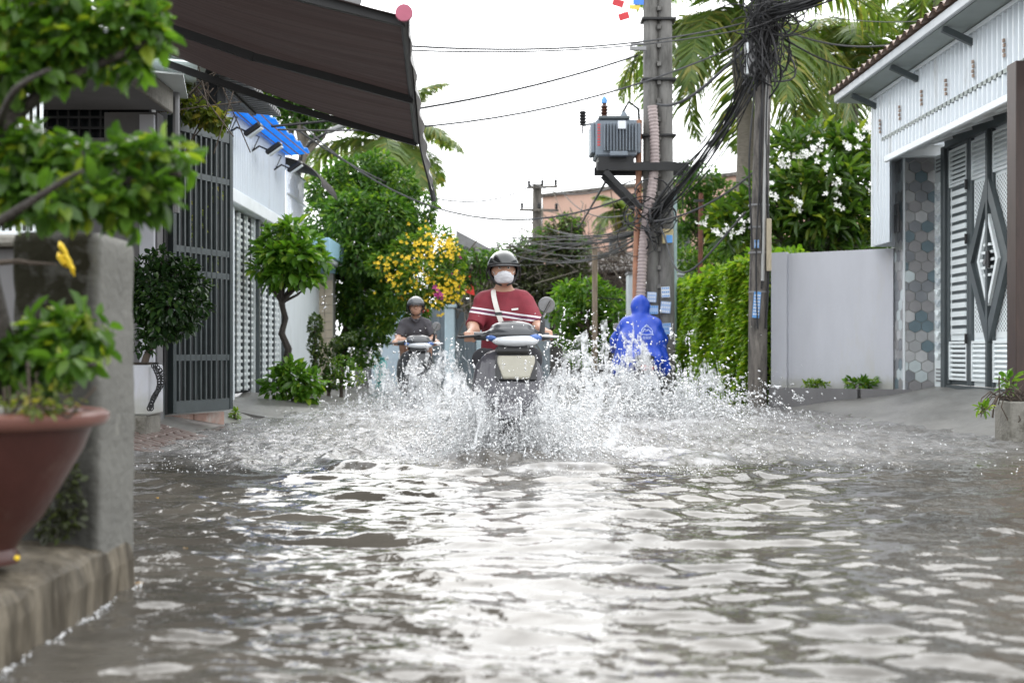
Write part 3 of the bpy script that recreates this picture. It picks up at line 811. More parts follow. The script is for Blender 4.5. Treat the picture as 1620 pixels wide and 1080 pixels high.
for k in range(2):
    p0 = gp(0.02 + k * .5, 0.07, -.12); p1 = gp(0.50 + k * .52, 0.07, -.12)
    mb = MB(); mb.bar((p0[0], p0[1], .06), (p1[0], p1[1], .06), .05, .16); mb.build('plank', M['pink_block'], t)
# brick ramp
t = empty('brick_ramp', (-2.6, 10.3, 0), 'small wet brick ramp running from the porch into the water', 'ramp')
zr = lambda x: 0.16 - 0.20 * (x + 3.05) / 0.75
mb = MB(); vsr = [(-3.1, 9.3, -.3), (-2.2, 9.3, -.3), (-2.2, 11.2, -.3), (-3.1, 11.2, -.3), (-3.1, 9.3, zr(-3.1) - .012), (-2.2, 9.3, zr(-2.2) - .012), (-2.2, 11.2, zr(-2.2) - .012), (-3.1, 11.2, zr(-3.1) - .012)]
mb.hexa(vsr); mb.build('mortar_bed', M['mortar'], t)
bm_ = MB().rbox((0, 0, 0), (.205, .098, .03), .006).mesh('brick'); bm_.materials.append(M['brick_red'])
for r_ in range(16):
    for c_ in range(4):
        xx = -3.0 + c_ * .225 + (.11 if r_ % 2 else 0); yy = 9.36 + r_ * .114
        if xx > -2.28: continue
        o = link_mesh('brick', bm_, t, (xx + 2.6, yy - 10.3, zr(xx) - .012 + rng.normal(0, .002))); o.rotation_euler = (0, math.atan(.2 / .75), rng.normal(0, .015))

# ------------------------------------------------------------------ pale corrugated building with louvred gates
def corrugated(mb, p0, p1, up, pitch, depth, nrm):
    """ribbed sheet between p0 and p1 (bottom edge), raised by vector up (function or const)"""
    p0 = np.array(p0, float); p1 = np.array(p1, float); L_ = np.linalg.norm(p1 - p0); d = (p1 - p0) / L_; nrm = np.array(nrm, float)
    k = int(L_ / pitch); pr = []
    for i in range(k):
        for f_, h in ((0.0, 0), (.55, 0), (.65, 1), (.9, 1)): pr.append(((i + f_) * pitch, h * depth))
    pr.append((L_, 0))
    vs = []; upf = up if callable(up) else (lambda s: up)
    for s_, h in pr:
        a = p0 + d * s_ + nrm * h; u = np.array(upf(s_ / L_), float); vs += [a, a + u]
    bk = len(vs)
    vs += [p0 - nrm * .02, p0 + np.array(upf(0), float) - nrm * .02, p1 - nrm * .02, p1 + np.array(upf(1), float) - nrm * .02]
    fs = [(2 * i, 2 * i + 2, 2 * i + 3, 2 * i + 1) for i in range(len(pr) - 1)] + [(bk, bk + 1, bk + 3, bk + 2)]
    mb.add(vs, fs)
LX = -3.4
H = empty('corrugated_house', (LX, 18.5, 0), 'pale blue corrugated metal house with floodlights above louvred gates', 'house')
mb = MB(); corrugated(mb, (LX, 15.6, 2.70), (LX, 20.75, 2.70), lambda s: (0, 0, 1.0 + .1 * s), 0.115, 0.022, (1, 0, 0)); mb.build('corrugated_wall', M['sheet'], H)
mb = MB(); mb.box(LX - 3, LX - .03, 15.6, 15.7, -0.3, 3.7); mb.build('wall', M['sheet'], H)
mb = MB(); mb.box(LX - .1, LX + .16, 15.5, 20.8, 2.52, 2.69, .012); mb.build('ledge', M['trim_white'], H)
mb = MB()
vs = []; N = 28
for i in range(N + 1):
    yy = 15.4 + 5.5 * i / N; sg_ = .018 * math.sin(i * 1.7)
    for x_, z_ in ((LX - .9, 4.12), (LX - .01, 3.715), (LX + .18, 3.735 + sg_), (LX + .36, 3.77 + sg_ * 1.4), (LX + .36, 3.785 + sg_ * 1.4), (LX + .18, 3.75 + sg_), (LX - .01, 3.73), (LX - .9, 4.135)): vs.append((x_, yy, z_ + .015 * i / N * 5))
mb.add(vs, [(i * 8 + k, i * 8 + (k + 1) % 8, (i + 1) * 8 + (k + 1) % 8, (i + 1) * 8 + k) for i in range(N) for k in range(8)])
mb.build('tarpaulin', M['blue_tarp'], H)
tp = H.children[-1]
for k in range(3):
    mb = MB(); mb.tube([(LX + .08 + k * .12, 15.6, 3.70 + k * .015), (LX + .05 + k * .12, 18, 3.735 + k * .015), (LX + .1 + k * .12, 20.9, 3.77 + k * .015)], .010, 5); mb.build('rope', M['wood_orange'], tp)
# posts and louvred leaves
slat = MB().rbox((0, 0, 0), (.028, .215, .042), .006).mesh('slat'); slat.materials.append(M['gate_white'])
def lpanel(nm, ya, yb):
    g = empty(nm, (LX, (ya + yb) / 2, 0), None, None)
    g.parent = H; g.location = (0, (ya + yb) / 2 - 18.5, 0)
    mb = MB(); mb.box(LX - .07, LX - .035, ya, yb, .17, 2.52); mb.build('backing', M['porch_dark'], g)
    for yy in (ya + .02, yb - .02):
        mb = MB(); mb.box(LX - .03, LX + .03, yy - .02, yy + .02, .15, 2.515); mb.build('stile', M['gate_white'], g)
    ncol = max(1, round((yb - ya) / .28)); cw = (yb - ya - .08) / ncol
    for c in range(1, ncol):
        yy = ya + .04 + cw * c; mb = MB(); mb.box(LX - .03, LX + .026, yy - .022, yy + .022, .2, 2.5); mb.build('mullion', M['slate_frame'] if c % 2 else M['gate_white'], g)
    for c in range(ncol):
        for r_ in range(26):
            o = link_mesh('slat', slat, g, (0.002 * (r_ % 3), -(yb - ya) / 2 + .04 + cw * (c + .5), .24 + r_ * .087))
            o.scale = (1, (cw - .075) / .215, 1)
lpanel('louvred_leaf', 16.55, 18.1); lpanel('louvred_leaf', 18.35, 20.2)
for yy in (15.9, 16.45, 18.22, 20.3):
    mb = MB(); mb.box(LX - .06, LX + .07, yy - .06, yy + .06, .05, 2.515, .006); mb.build('post', M['slate_frame'] if yy > 17 else M['pale_paint'], H)
mb = MB(); mb.box(LX - .09, LX - .02, 15.6, 16.4, -.2, 2.515); mb.build('side_panel', M['pale_paint'], H)
# open grille at the far end and a bowed awning sheet over it
g = H
mb = MB()
for i in range(12):
    yy = 20.9 + i * .16; mb.bar((LX, yy, 2.3), (LX, yy, 3.65), .02)
mb.build('grille_bars', M['trim_white'], H)
for z in (2.32, 2.75, 3.2, 3.62):
    mb = MB(); mb.bar((LX + .02, 20.85, z), (LX + .02, 22.75, z), .03); mb.build('grille_rail', M['trim_white'], H)
mb = MB(); mb.box(LX - .5, LX - .45, 20.9, 22.7, 2.3, 3.7); mb.build('grille_backing', M['sheet_dark'], H)
mb = MB(); vs = []; N = 12
for i in range(N + 1):
    a = PI / 2 * i / N
    for j in range(24): vs.append((LX - .3 + .85 * math.sin(a), 20.95 + j * .085, 3.30 + .5 * math.cos(a) + .022 * (j % 2)))
mb.add(vs, [(24 * i + j, 24 * i + j + 1, 24 * (i + 1) + j + 1, 24 * (i + 1) + j) for i in range(N) for j in range(23)]); mb.build('bowed_awning', mat('sooty sheet', (.03, .026, .024), .8, var=.3, spec=.2), H, smooth='all')
# three floodlights
for i, yy in enumerate((16.4, 17.9, 19.7)):
    lab = ['first black floodlight, at the near end of the corrugated wall', 'middle black floodlight over the louvred gates', 'black floodlight at the far end by the window grille'][i]
    f = empty('floodlight', (LX + .1, yy, 3.5), lab, 'floodlight', 'floodlights on the corrugated house')
    zt = 3.42
    mb = MB(); mb.tube([(LX, yy, zt - .02), (LX + .12, yy, zt + .06), (LX + .25, yy, zt - .0)], .014, 6); mb.build('arm', M['iron'], f)
    rot = Matrix.Rotation(R(-35), 3, 'Y') @ Matrix.Rotation(R(8), 3, 'X')
    mb = MB(); mb.rbox((LX + .32, yy, zt + .03), (.24, .30, .07), .02, rot); mb.build('housing', M['iron'], f)
    c2 = np.array((LX + .32, yy, zt + .03)) + np.array(rot @ Vector((0, 0, -.045)))
    mb = MB(); mb.rbox(c2, (.21, .27, .02), .006, rot); mb.build('lens', M['trim_white'], f)
    mb = MB(); mb.tube([(LX + .02, yy + .05, zt), (LX + .1, yy + .1, zt + .2), (LX + .02, yy + .3, zt + .25)], .008, 5); mb.build('lead', M['iron'], f)

# grey corrugated canopy and pale sheets between porch and corrugated house
t = empty('lean_to_roof', (-3.0, 13.5, 3.0), 'grey corrugated lean to roof under the big brown awning', 'roof')
mb = MB()
for i in range(30):
    ya = 11.9 + i * .122; z0 = 3.50
    mb.hexa([(-4.6, ya, 3.70), (-2.6, ya, z0), (-2.6, ya + .085, z0), (-4.6, ya + .085, 3.70), (-4.6, ya, 3.72), (-2.6, ya, z0 + .02), (-2.6, ya + .085, z0 + .02), (-4.6, ya + .085, 3.72)])
    mb.hexa([(-4.6, ya + .08, 3.665), (-2.6, ya + .08, z0 - .035), (-2.6, ya + .125, z0 - .035), (-4.6, ya + .125, 3.665), (-4.6, ya + .08, 3.695), (-2.6, ya + .08, z0 - .005), (-2.6, ya + .125, z0 - .005), (-4.6, ya + .125, 3.695)])
mb.build('corrugated_sheet', M['sheet_dark'], t)
for xx in (-3.9, -2.9):
    mb = MB(); mb.bar((xx, 11.9, 3.46 + .1 * (-2.6 - xx)), (xx, 15.5, 3.46 + .1 * (-2.6 - xx)), .05); mb.build('rafter', M['iron'], t)
t = empty('pale_roof_sheets', (-2.7, 11, 3.2), 'loose pale roofing sheets showing over the porch canopy', 'roof sheets')
for i in range(3):
    mb = MB(); z = 2.98 + i * .16; mb.hexa([(-4.4, 10.5 + i * .3, z + .1), (-2.55 + .05 * i, 10.6 + i * .3, z - .06), (-2.75, 11.6 + i * .3, z - .06), (-4.5, 11.6 + i * .3, z + .1), (-4.4, 10.5 + i * .3, z + .12), (-2.55 + .05 * i, 10.6 + i * .3, z - .045), (-2.75, 11.6 + i * .3, z - .045), (-4.5, 11.6 + i * .3, z + .12)]); mb.build('sheet', M['translucent_sheet'], t)
t = empty('porch_pole', (-2.78, 11.2, 0), 'thin grey steel pole at the corner of the porch canopy', 'pole')
mb = MB(); mb.tube([(-2.79, 11.35, 1.9), (-2.79, 11.35, 3.15)], .03, 8); mb.build('shaft', M['sheet_dark'], t)
mb = MB(); mb.box(-2.86, -2.72, 11.28, 11.42, 3.14, 3.17); mb.build('cap', M['iron'], t)

# white walled house with a light blue overhang, beyond the corrugated one
H = empty('blue_roof_house', (-3.3, 25, 0), 'white walled house with light blue flat overhang and beige tiled pillar', 'house')
mb = MB(); mb.box(-3.6, -3.42, 20.9, 24.4, -.3, 2.25); mb.build('wall', M['pale_paint'], H)
mb = MB(); mb.box(-3.9, -3.02, 23.2, 26.2, 2.38, 2.70, .015); mb.build('overhang', M['blue_paint'], H)
mb = MB(); mb.box(-3.85, -3.06, 23.25, 26.15, 2.30, 2.377, .01); mb.build('soffit', M['pale_paint'], H)
mb = MB(); mb.box(px_x(500, 25), px_x(527, 25), 25.0, 25.4, -.3, 2.18); mb.build('pillar', M['mortar'], H)
pl = H.children[-1]
tm = MB().rbox((0, 0, 0), (.148, .02, .148), .004).mesh('tile'); tm.materials.append(M['beige_tile'])
for i in range(2):
    for j in range(13): link_mesh('tile', tm, pl, (px_x(500, 25) + .085 + i * .156 + 3.3, -.008, .1 + j * .156 ))
mb = MB(); mb.box(px_x(500, 25) - .05, px_x(527, 25) + .05, 24.95, 25.45, 2.181, 2.298, .01); mb.build('capital', M['blue_paint'], H)
mb = MB(); mb.box(-7, -3.45, 24.5, 27, -.3, 2.3); mb.build('wall', M['pale_paint'], H)
# ------------------------------------------------------------------ white boundary wall with planter kerb
t = empty('boundary_wall', (4.1, 16.8, 0), 'plain white plastered boundary wall between the dark pole and the tiled pillar', 'wall')
wA = np.array([px_x(1225, 17.2), 17.2]); wB = np.array([px_x(1413, 16.2), 16.2]); zt = px_z(402, 17.2)
e1 = (wB - wA) / np.linalg.norm(wB - wA); n1v = np.array([e1[1], -e1[0]])   # towards the street
def wp(s, off, z): p = wA + e1 * s + n1v * off; return (p[0], p[1], z)
WLEN = np.linalg.norm(wB - wA)
def wbox(s0, s1, o0, o1, z0, z1): return MB().hexa([wp(s0, o1, z0), wp(s1, o1, z0), wp(s1, o0, z0), wp(s0, o0, z0), wp(s0, o1, z1), wp(s1, o1, z1), wp(s1, o0, z1), wp(s0, o0, z1)])
wbox(0.0, WLEN, -.14, 0, -.3, zt).build('wall', M['white_wall'], t)
wbox(-.02, .20, .002, .05, -.3, zt + .015).build('pilaster', M['white_wall'], t)
k = empty('planter_kerb', (4.3, 16.4, 0), 'low grey concrete planter kerb with weeds at the foot of the white wall', 'planter')
wbox(.14, 1.32, .30, .42, -.1, px_z(613, 16.7)).build('kerb', M['grey_wall'], k)
mb = MB(); p = wp(1.322, .36, 0); mb.hexa([(p[0] + .003, p[1] - .06, -.1), (4.85, 15.72, .05), (4.85, 15.84, .05), (p[0] + .003, p[1] + .06, -.1), (p[0] + .003, p[1] - .06, px_z(613, 16.6)), (4.85, 15.72, .26), (4.85, 15.84, .26), (p[0] + .003, p[1] + .06, px_z(613, 16.6))]); mb.build('kerb', M['grey_wall'], k)
wbox(.14, 1.5, .05, .298, -.1, .24).build('soil', M['soil'], k)

# ------------------------------------------------------------------ hexagon tiled pillar
pxl, pxr, py0, py1, pz0, pz1 = 4.79, 5.19, 15.85, 16.35, 0.0, 3.02
t = empty('tiled_pillar', ((pxl + pxr) / 2, 16.1, 0), 'square gate pillar clad in grey and blue hexagonal tiles', 'pillar')
mb = MB(); mb.box(pxl + .012, pxr - .002, py0 + .012, py1, pz0, pz1); mb.build('core', M['mortar'], t)
mb = MB(); mb.box(pxl - .10, pxr + .06, py0 - .09, py1 + .02, pz1 + .003, pz1 + .145, .015); mb.build('capital', M['trim_white'], t)
HEXC = [(.20, .21, .225), (.33, .335, .34), (.44, .445, .45), (.13, .18, .205), (.26, .255, .26), (.50, .56, .57)]
HM = [mat('hex tile %d' % i, c, .3, var=.12, scale=7, stretch=(1, 1, 1)) for i, c in enumerate(HEXC)]
def clip_poly(poly, axis, lim, keep_less):
    out = []
    for i in range(len(poly)):
        a, b_ = poly[i], poly[(i + 1) % len(poly)]
        ina = (a[axis] <= lim) if keep_less else (a[axis] >= lim); inb = (b_[axis] <= lim) if keep_less else (b_[axis] >= lim)
        if ina: out.append(a)
        if ina != inb:
            s = (lim - a[axis]) / (b_[axis] - a[axis]); out.append((a[0] + s * (b_[0] - a[0]), a[1] + s * (b_[1] - a[1])))
    return out
def hexes(u0, u1, z0, z1, w, rowh, put):
    hh = rowh / 1.5; g = 0.004; row = 0; z = z0
    while z < z1 + hh:
        u = u0 - w + (w / 2 if row % 2 else 0) + .04
        while u < u1 + w:
            poly = [(u + (w / 2 - g) * math.cos(a) / math.cos(PI / 6), z + (hh - g) * math.sin(a)) for a in [PI / 6 + k * PI / 3 for k in range(6)]]
            for ax, lim, less in ((0, u0, False), (0, u1, True), (1, z0, False), (1, z1, True)):
                if poly: poly = clip_poly(poly, ax, lim, less)
            if len(poly) >= 3:
                us = [p_[0] for p_ in poly]; zs = [p_[1] for p_ in poly]
                if max(us) - min(us) > .012 and max(zs) - min(zs) > .012: put(poly)
            u += w
        z += rowh; row += 1
def front_tile(poly):
    mb = MB(); mb.prism([(u, py0 + .011, z) for u, z in poly], (0, -.012 - rng.random() * .002, 0)); mb.build('tile', HM[rng.choice(6, p=[.2, .2, .16, .16, .2, .08])], t)
def side_tile(poly):
    mb = MB(); mb.prism([(pxl + .011, y, z) for y, z in reversed(poly)][::-1], (-.012, 0, 0)); mb.build('tile', HM[rng.choice(6, p=[.2, .2, .2, .1, .2, .1])], t)
hexes(pxl + .02, pxr - .004, .18, pz1, .150, .119, front_tile)
hexes(py0 + .02, py1, .2, pz1, .150, .119, side_tile)
mb = MB(); mb.box(pxl - .006, pxl + .016, py0 - .006, py0 + .016, .12, pz1); mb.build('corner_strip', M['trim_white'], t)
mb = MB(); mb.box(pxl - .03, pxl - .004, py0 + .16, py0 + .30, 2.15, 2.5, .006); mb.build('meter_box', M['sheet_dark'], t)
mb = MB(); mb.box(pxl - .034, pxl - .031, py0 + .18, py0 + .28, 2.36, 2.47); mb.build('meter_window', M['glass_dark'], t.children[-1])

# ------------------------------------------------------------------ white and slate gate
GX0 = 5.14
gate = empty('metal_gate', (GX0, 14.5, 0), 'white louvred metal gate in slate grey frame with a large diamond emblem', 'gate')
def gbox(y0_, y1_, z0, z1, x0=0.0, x1=.05, b=0): return MB().box(GX0 + x0, GX0 + x1, y0_, y1_, z0, z1, b)
# ornament strip next to the pillar
gbox(15.50, 15.82, .30, 3.03, .01, .05).build('ornament_strip', M['gate_white'], gate)
os_ = gate.children[-1]
for i in range(17):
    z = .62 + i * .125
    mb = MB()
    for sg in (-1, 1): mb.bar((GX0 - .004, 15.66, z), (GX0 - .004, 15.66 + sg * .085, z + .075), .018, .03, (1, 0, 0))
    mb.build('chevron', M['gate_white'] if i % 2 == 0 else M['sheet'], os_)
for i in range(4):
    for z in (.36 + i * .045, 2.83 + i * .045):
        gbox(15.57, 15.75, z, z + .018, .002, .009).build('slat', M['sheet_dark'], os_)
# frame
gbox(15.37, 15.495, .22, 3.09, -.03, .06, .008).build('frame_post', M['slate_frame'], gate)
gbox(11.2, 15.367, 3.06, 3.17, -.025, .06).build('frame_head', M['slate_frame'], gate)
gbox(11.2, 15.367, .22, .33, -.01, .05).build('frame_foot', M['slate_frame'], gate)
fine = MB().rbox((0, 0, 0), (.022, 1, .034), .006).mesh('slat'); fine.materials.append(M['gate_white'])
def gleaf(ya, yb, louvred):
    g = empty('gate_leaf', (0, 0, 0)); g.parent = gate; g.location = (0, (ya + yb) / 2 - 14.5, 0)
    for yy in (ya + .035, yb - .035): gbox(yy - .035, yy + .035, .335, 3.055, 0, .05, .006).build('stile', M['slate_frame'], g)
    gbox(ya + .07, yb - .07, .335, 3.055, .035, .045).build('backing', M['slate_frame'] if louvred else M['gate_white'], g)
    def slats(z0, z1, n):
        for i in range(n):
            o = link_mesh('slat', fine, g, (.018, 0, z0 + (z1 - z0) * (i + .5) / n)); o.scale = (1, yb - ya - .16, 1.0 if n < 12 else 1.0); o.rotation_euler = (0, R(28), 0)
        for zz in (z0 - .015, z1 + .015): gbox(ya + .072, yb - .072, zz - .014, zz + .014, .0, .034).build('rail', M['gate_white'], g)
        for yy in (ya + .084, yb - .084): gbox(yy - .013, yy + .013, z0, z1, -.002, .034).build('side_rail', M['gate_white'], g)
    slats(.42, .80, 7); slats(2.62, 2.99, 7)
    if louvred:
        gbox(ya + .07, yb - .07, .84, 2.58, .025, .034).build('panel', M['gate_white'], g)
        for i in range(17):
            z = .92 + i * .098
            gbox(ya + .12, yb - .12, z - .008, z + .050, .004, .024).build('louvre', M['gate_white'], g)
            gbox(ya + .125, yb - .125, z + .052, z + .088, .018, .0245).build('slot', M['slate_frame'], g)
    return g
gleaf(14.64, 15.36, True)
for ya, yb in ((14.005, 14.63), (13.37, 13.995)):
    g = gleaf(ya, yb, False)
    # pierced sheet: rows of small holes on a raised white field
    gbox(ya + .1, yb - .1, .86, 2.56, .026, .034).build('pierced_sheet', M['gate_white'], g)
    ps = g.children[-1]; mb = MB()
    for i in range(10):
        for j in range(34):
            y_ = ya + .14 + i * .037; z_ = .92 + j * .048 + (.024 if i % 2 else 0)
            mb.box(GX0 + .0235, GX0 + .0255, y_, y_ + .014, z_, z_ + .02)
    mb.build('holes', M['slate_frame'], ps, kind='stuff')
# diamond emblem across the two leaves
yc, zc, hw, hz = 14.0, 1.68, .60, .92
def rhomb(nm, w0, h0, w1, h1, x0, x1, m, par):
    mb = MB()
    o_ = [(0, h0), (w0, 0), (0, -h0), (-w0, 0)]; i_ = [(0, h1), (w1, 0), (0, -h1), (-w1, 0)]
    for a in range(4):
        b_ = (a + 1) % 4
        q = [o_[a], o_[b_], i_[b_], i_[a]]
        mb.hexa([(GX0 + x0, yc + p_[0], zc + p_[1]) for p_ in q] + [(GX0 + x1, yc + p_[0], zc + p_[1]) for p_ in q])
    return mb.build(nm, m, par)
rhomb('diamond', hw, hz, hw * .80, hz * .74, -.035, .02, M['slate_frame'], gate)
rhomb('diamond_field', hw * .80, hz * .74, .01, .01, .004, .022, M['slate_frame'], gate)
rhomb('diamond_inner', hw * .50, hz * .58, hw * .40, hz * .46, -.03, .003, M['gate_white'], gate)
mb = MB(); mb.box(GX0 - .04, GX0 + .0, yc - .028, yc + .028, .34, 3.05); mb.build('meeting_stile', M['slate_frame'], gate)
for i, z in enumerate((-.16, -.08, 0, .08, .16)):
    ln = .20 - abs(z) * .6
    for sg in (-1, 1):
        mb = MB(); mb.box(GX0 - .034, GX0 + .002, min(yc + sg * .035, yc + sg * ln), max(yc + sg * .035, yc + sg * ln), zc + z - .014, zc + z + .014); mb.build('fret', M['gate_white'], gate)
mb = MB(); mb.box(GX0 - .06, GX0 - .041, yc - .12, yc - .035, zc - .09, zc + .09, .004); mb.build('lock_plate', M['iron'], gate)
mb = MB(); mb.lathe([(.03, 0), (.03, .02), (.012, .025)], (GX0 - .062, yc + .005, zc - .02), 12, 'x'); mb.build('lock_knob', M['sheet_dark'], gate)
for z in (.8, 1.9, 2.5):
    mb = MB(); mb.tube([(GX0 - .03, 14.635, z), (GX0 - .03, 14.635, z + .11)], .018, 8); mb.build('hinge', M['iron'], gate)

# ------------------------------------------------------------------ upper corrugated front, eave, roof
FX = 4.52
H = empty('sheet_front_house', (5.6, 13, 2.9), 'house front of pale vertical corrugated sheet under a wide eave above the gate', 'house')
ribs = MB(); corrugated(ribs, (FX, 16.15, 2.98), (FX, 8.6, 2.98), (0, 0, .775), .125, .03, (-1, 0, 0)); ribs.build('corrugated_front', M['sheet'], H)
ribs = MB(); corrugated(ribs, (FX, 16.15, 1.99), (FX, 15.50, 1.99), (0, 0, .987), .125, .03, (-1, 0, 0)); ribs.build('corner_strip', M['sheet'], H)
mb = MB(); mb.box(FX - .02, FX + .02, 16.152, 16.21, 1.99, 3.77); mb.build('corner_trim', M['trim_white'], H)
ribs = MB(); corrugated(ribs, (FX + .02, 16.214, 1.99), (6.5, 16.214, 1.99), (0, 0, 1.78), .125, .03, (0, 1, 0)); ribs.build('end_wall', M['sheet'], H)
mb = MB(); mb.bar((FX - .02, 16.2, 3.775), (FX - .02, 8.6, 3.775), .05, .04); mb.build('top_trim', M['trim_white'], H)
mb = MB(); mb.box(FX - .075, FX - .034, 8.6, 15.47, 2.915, 2.985, .006); mb.build('bottom_trim', M['trim_white'], H)
# underside between the sheet and the gate with hanging white strips
mb = MB(); mb.box(FX - .03, 5.3, 8.6, 15.74, 3.20, 3.24); mb.build('ceiling', M['soffit'], H)
for i in range(9):
    y_ = 15.2 - i * .62; mb = MB(); mb.bar((FX + .02, y_, 2.99), (5.1, y_ - .15, 3.15), .03, .05); mb.build('bracket', M['trim_white'], H)
for xx in (FX + .12, FX + .26, FX + .40):
    mb = MB(); mb.bar((xx, 15.6, 3.03 + (xx - FX) * .2), (xx, 8.6, 3.03 + (xx - FX) * .2), .05, .03); mb.build('batten', M['trim_white'], H)
# eave
EX = 4.20
mb = MB(); mb.hexa([(EX, 8.4, 3.82), (FX + .1, 8.4, 3.80), (FX + .1, 16.6, 3.80), (EX, 16.6, 3.82), (EX, 8.4, 3.84), (FX + .1, 8.4, 3.90), (FX + .1, 16.6, 3.90), (EX, 16.6, 3.84)]); mb.build('soffit', M['soffit'], H)
mb = MB(); mb.box(EX - .05, EX - .003, 8.4, 16.62, 3.82, 3.92, .01); mb.build('gutter', mat('grey white gutter', (.46, .49, .51), .45, var=.1), H)
mb = MB(); mb.hexa([(EX, 16.603, 3.82), (6.5, 16.603, 4.5), (6.5, 16.66, 4.5), (EX, 16.66, 3.82), (EX, 16.603, 3.93), (6.5, 16.603, 4.62), (6.5, 16.66, 4.62), (EX, 16.66, 3.93)]); mb.build('verge_board', M['trim_white'], H)
mb = MB()
vs = []; N = 150; y_s = np.linspace(8.3, 16.75, N)
for i, y_ in enumerate(y_s):
    h = .028 * math.sin(i * PI / 2 * 1.0 + .4) ; vs += [(EX - .10, y_, 3.965 + h), (6.6, y_, 4.66 + h)]
mb.add(vs, [(2 * i, 2 * i + 1, 2 * i + 3, 2 * i + 2) for i in range(N - 1)])
vs = []
for i, y_ in enumerate(y_s):
    h = .028 * math.sin(i * PI / 2 + .4); vs += [(EX - .10, y_, 3.958 + h - .014), (6.6, y_, 4.652 + h - .014)]
mb.add(vs, [(2 * i, 2 * i + 2, 2 * i + 3, 2 * i + 1) for i in range(N - 1)])
mb.build('roof', mat('brown roofing sheet', (.17, .11, .08), .5, var=.25, scale=4), H, smooth='all')
for y_ in (9.3, 11.0, 12.7, 14.4, 16.0):
    mb = MB(); mb.bar((EX + .01, y_, 3.80), (FX - .01, y_, 3.66), .05, .06); mb.build('eave_strut', M['slate_frame'], H)
for i in range(8):     # little fixing clips with rust streaks on the sheet
    y_ = 15.75 - i * .78; mb = MB(); z_ = 3.30 + .02 * (i % 3)
    for q in range(4): mb.box(FX - .052, FX - .034, y_ - .02 + .012 * (q % 2), y_ + .012 + .012 * (q % 2), z_ + q * .045, z_ + q * .045 + .03)
    mb.build('clip', mat('rusty clip', (.33, .25, .2), .7, var=.5, scale=30) if 'rusty clip' not in MATS else MATS['rusty clip'], H)

# ------------------------------------------------------------------ dark wooden frame at the edge of the picture
t = empty('wooden_frame', (px_x(1604, 11.0), 11.0, .2), 'tall dark brown wooden frame with orange inner edge beside the white gate', 'frame')
xl = px_x(1600, 11.0); 
mb = MB(); mb.box(xl, xl + .085, 10.9, 11.1, px_z(640, 11.0), px_z(100, 11.0), .006); mb.build('upright', M['wood_brown'], t)
mb = MB(); mb.box(xl + .088, xl + .8, 10.92, 11.08, px_z(117, 11.0), px_z(100, 11.0), .006); mb.build('head', M['wood_brown'], t)
mb = MB(); mb.box(xl + .088, xl + .115, 10.94, 11.04, px_z(640, 11.0), px_z(119, 11.0)); mb.build('inner_edge', M['wood_orange'], t)
mb = MB(); mb.box(xl + .118, xl + .8, 10.97, 11.02, px_z(640, 11.0), px_z(119, 11.0)); mb.build('panel', M['wood_brown'], t)
t = empty('planter_block', (px_x(1604, 10.6), 10.6, .1), 'broken concrete block planter with dry stems at the near end of the gate', 'planter')
mb = MB(); mb.box(px_x(1588, 10.6), px_x(1640, 10.6), 10.45, 10.80, -.02, px_z(634, 10.6), .012); mb.build('block', M['concrete_old'], t)
mb = MB(); mb.box(px_x(1592, 10.6), px_x(1640, 10.6), 10.5, 10.76, px_z(634, 10.6) + .002, px_z(627, 10.6), .008); mb.build('soil', M['soil'], t)
mb = MB(); gq = np.random.default_rng(8)
for i in range(26):
    a = at(1585 + gq.uniform(-12, 35), 628, 10.55); b_ = a + gq.normal(0, .07, 3) + (-.03, -.05, .0); c_ = b_ + gq.normal(0, .05, 3) + (0, 0, -.06)
    mb.tube([a, (a + b_) / 2 + (0, 0, .05), b_, c_], .005, 4)
mb.build('dry_stems', M['bark'], t)

# ------------------------------------------------------------------ near dark utility pole
D1 = 16.85
t = empty('utility_pole', (px_x(1199, D1), D1, 0), 'dark weathered utility pole swamped by black cables beside the white wall', 'utility pole')
xb, xt = px_x(1198, D1), px_x(1207, D1)
mb = MB(); mb.tube([(xb, D1, -.3), (xb + .01, D1, 1.5), (xt, D1, 4.0), (xt + .03, D1, 5.5)], [.125, .118, .10, .095], 16); mb.build('shaft', M['pole_dark'], t, smooth=True)
mb = MB(); mb.box(px_x(1209, D1) , px_x(1216, D1), D1 - .19, D1 - .12, px_z(430, D1), px_z(348, D1), .005); mb.build('batten', M['wood_orange'] if False else mat('pale timber', (.42, .36, .26), .7, var=.2, scale=8, stretch=(6, 6, 1)), t)
mb = MB(); mb.tube([(px_x(1203, D1), D1 - .14, px_z(445, D1)), (px_x(1206, D1), D1 - .13, px_z(300, D1)), (px_x(1211, D1), D1 - .12, px_z(120, D1))], .022, 8); mb.build('conduit', mat('grey plastic pipe', (.34, .34, .33), .5, var=.1), t)
gq = np.random.default_rng(5)
for i in range(4):
    o_ = gq.uniform(-.13, .13); 
    mb = MB(); pts = [(xb + .6 * (xt - xb) * s + o_ + .03 * math.sin(6 * s + i), D1 - .12 - .02 * math.cos(o_ * 9), .5 * (i % 3) + 1.0 + s * (3.2 - .4 * (i % 3))) for s in np.linspace(0, 1, 9)]
    mb.tube(pts, .011 + .006 * gq.random(), 5); mb.build('cable', M['iron'], t)
for yy in (325, 360, 400, 462):
    z = px_z(yy, D1); mb = MB(); mb.lathe([(.135, -.012), (.135, .012)], (xb + .02, D1, z), 16, cap=False); mb.build('strap', M['sheet_dark'], t)
mb = MB(); mb.rbox((px_x(1183, D1), D1 - .13, px_z(98, D1)), (.13, .12, .44), .015); mb.build('junction_box', M['sheet_dark'], t)
mb = MB(); mb.rbox((px_x(1178, D1), D1 - .2, px_z(98, D1)), (.03, .03, .4), .008); mb.build('box_edge', M['trim_white'], t.children[-1])
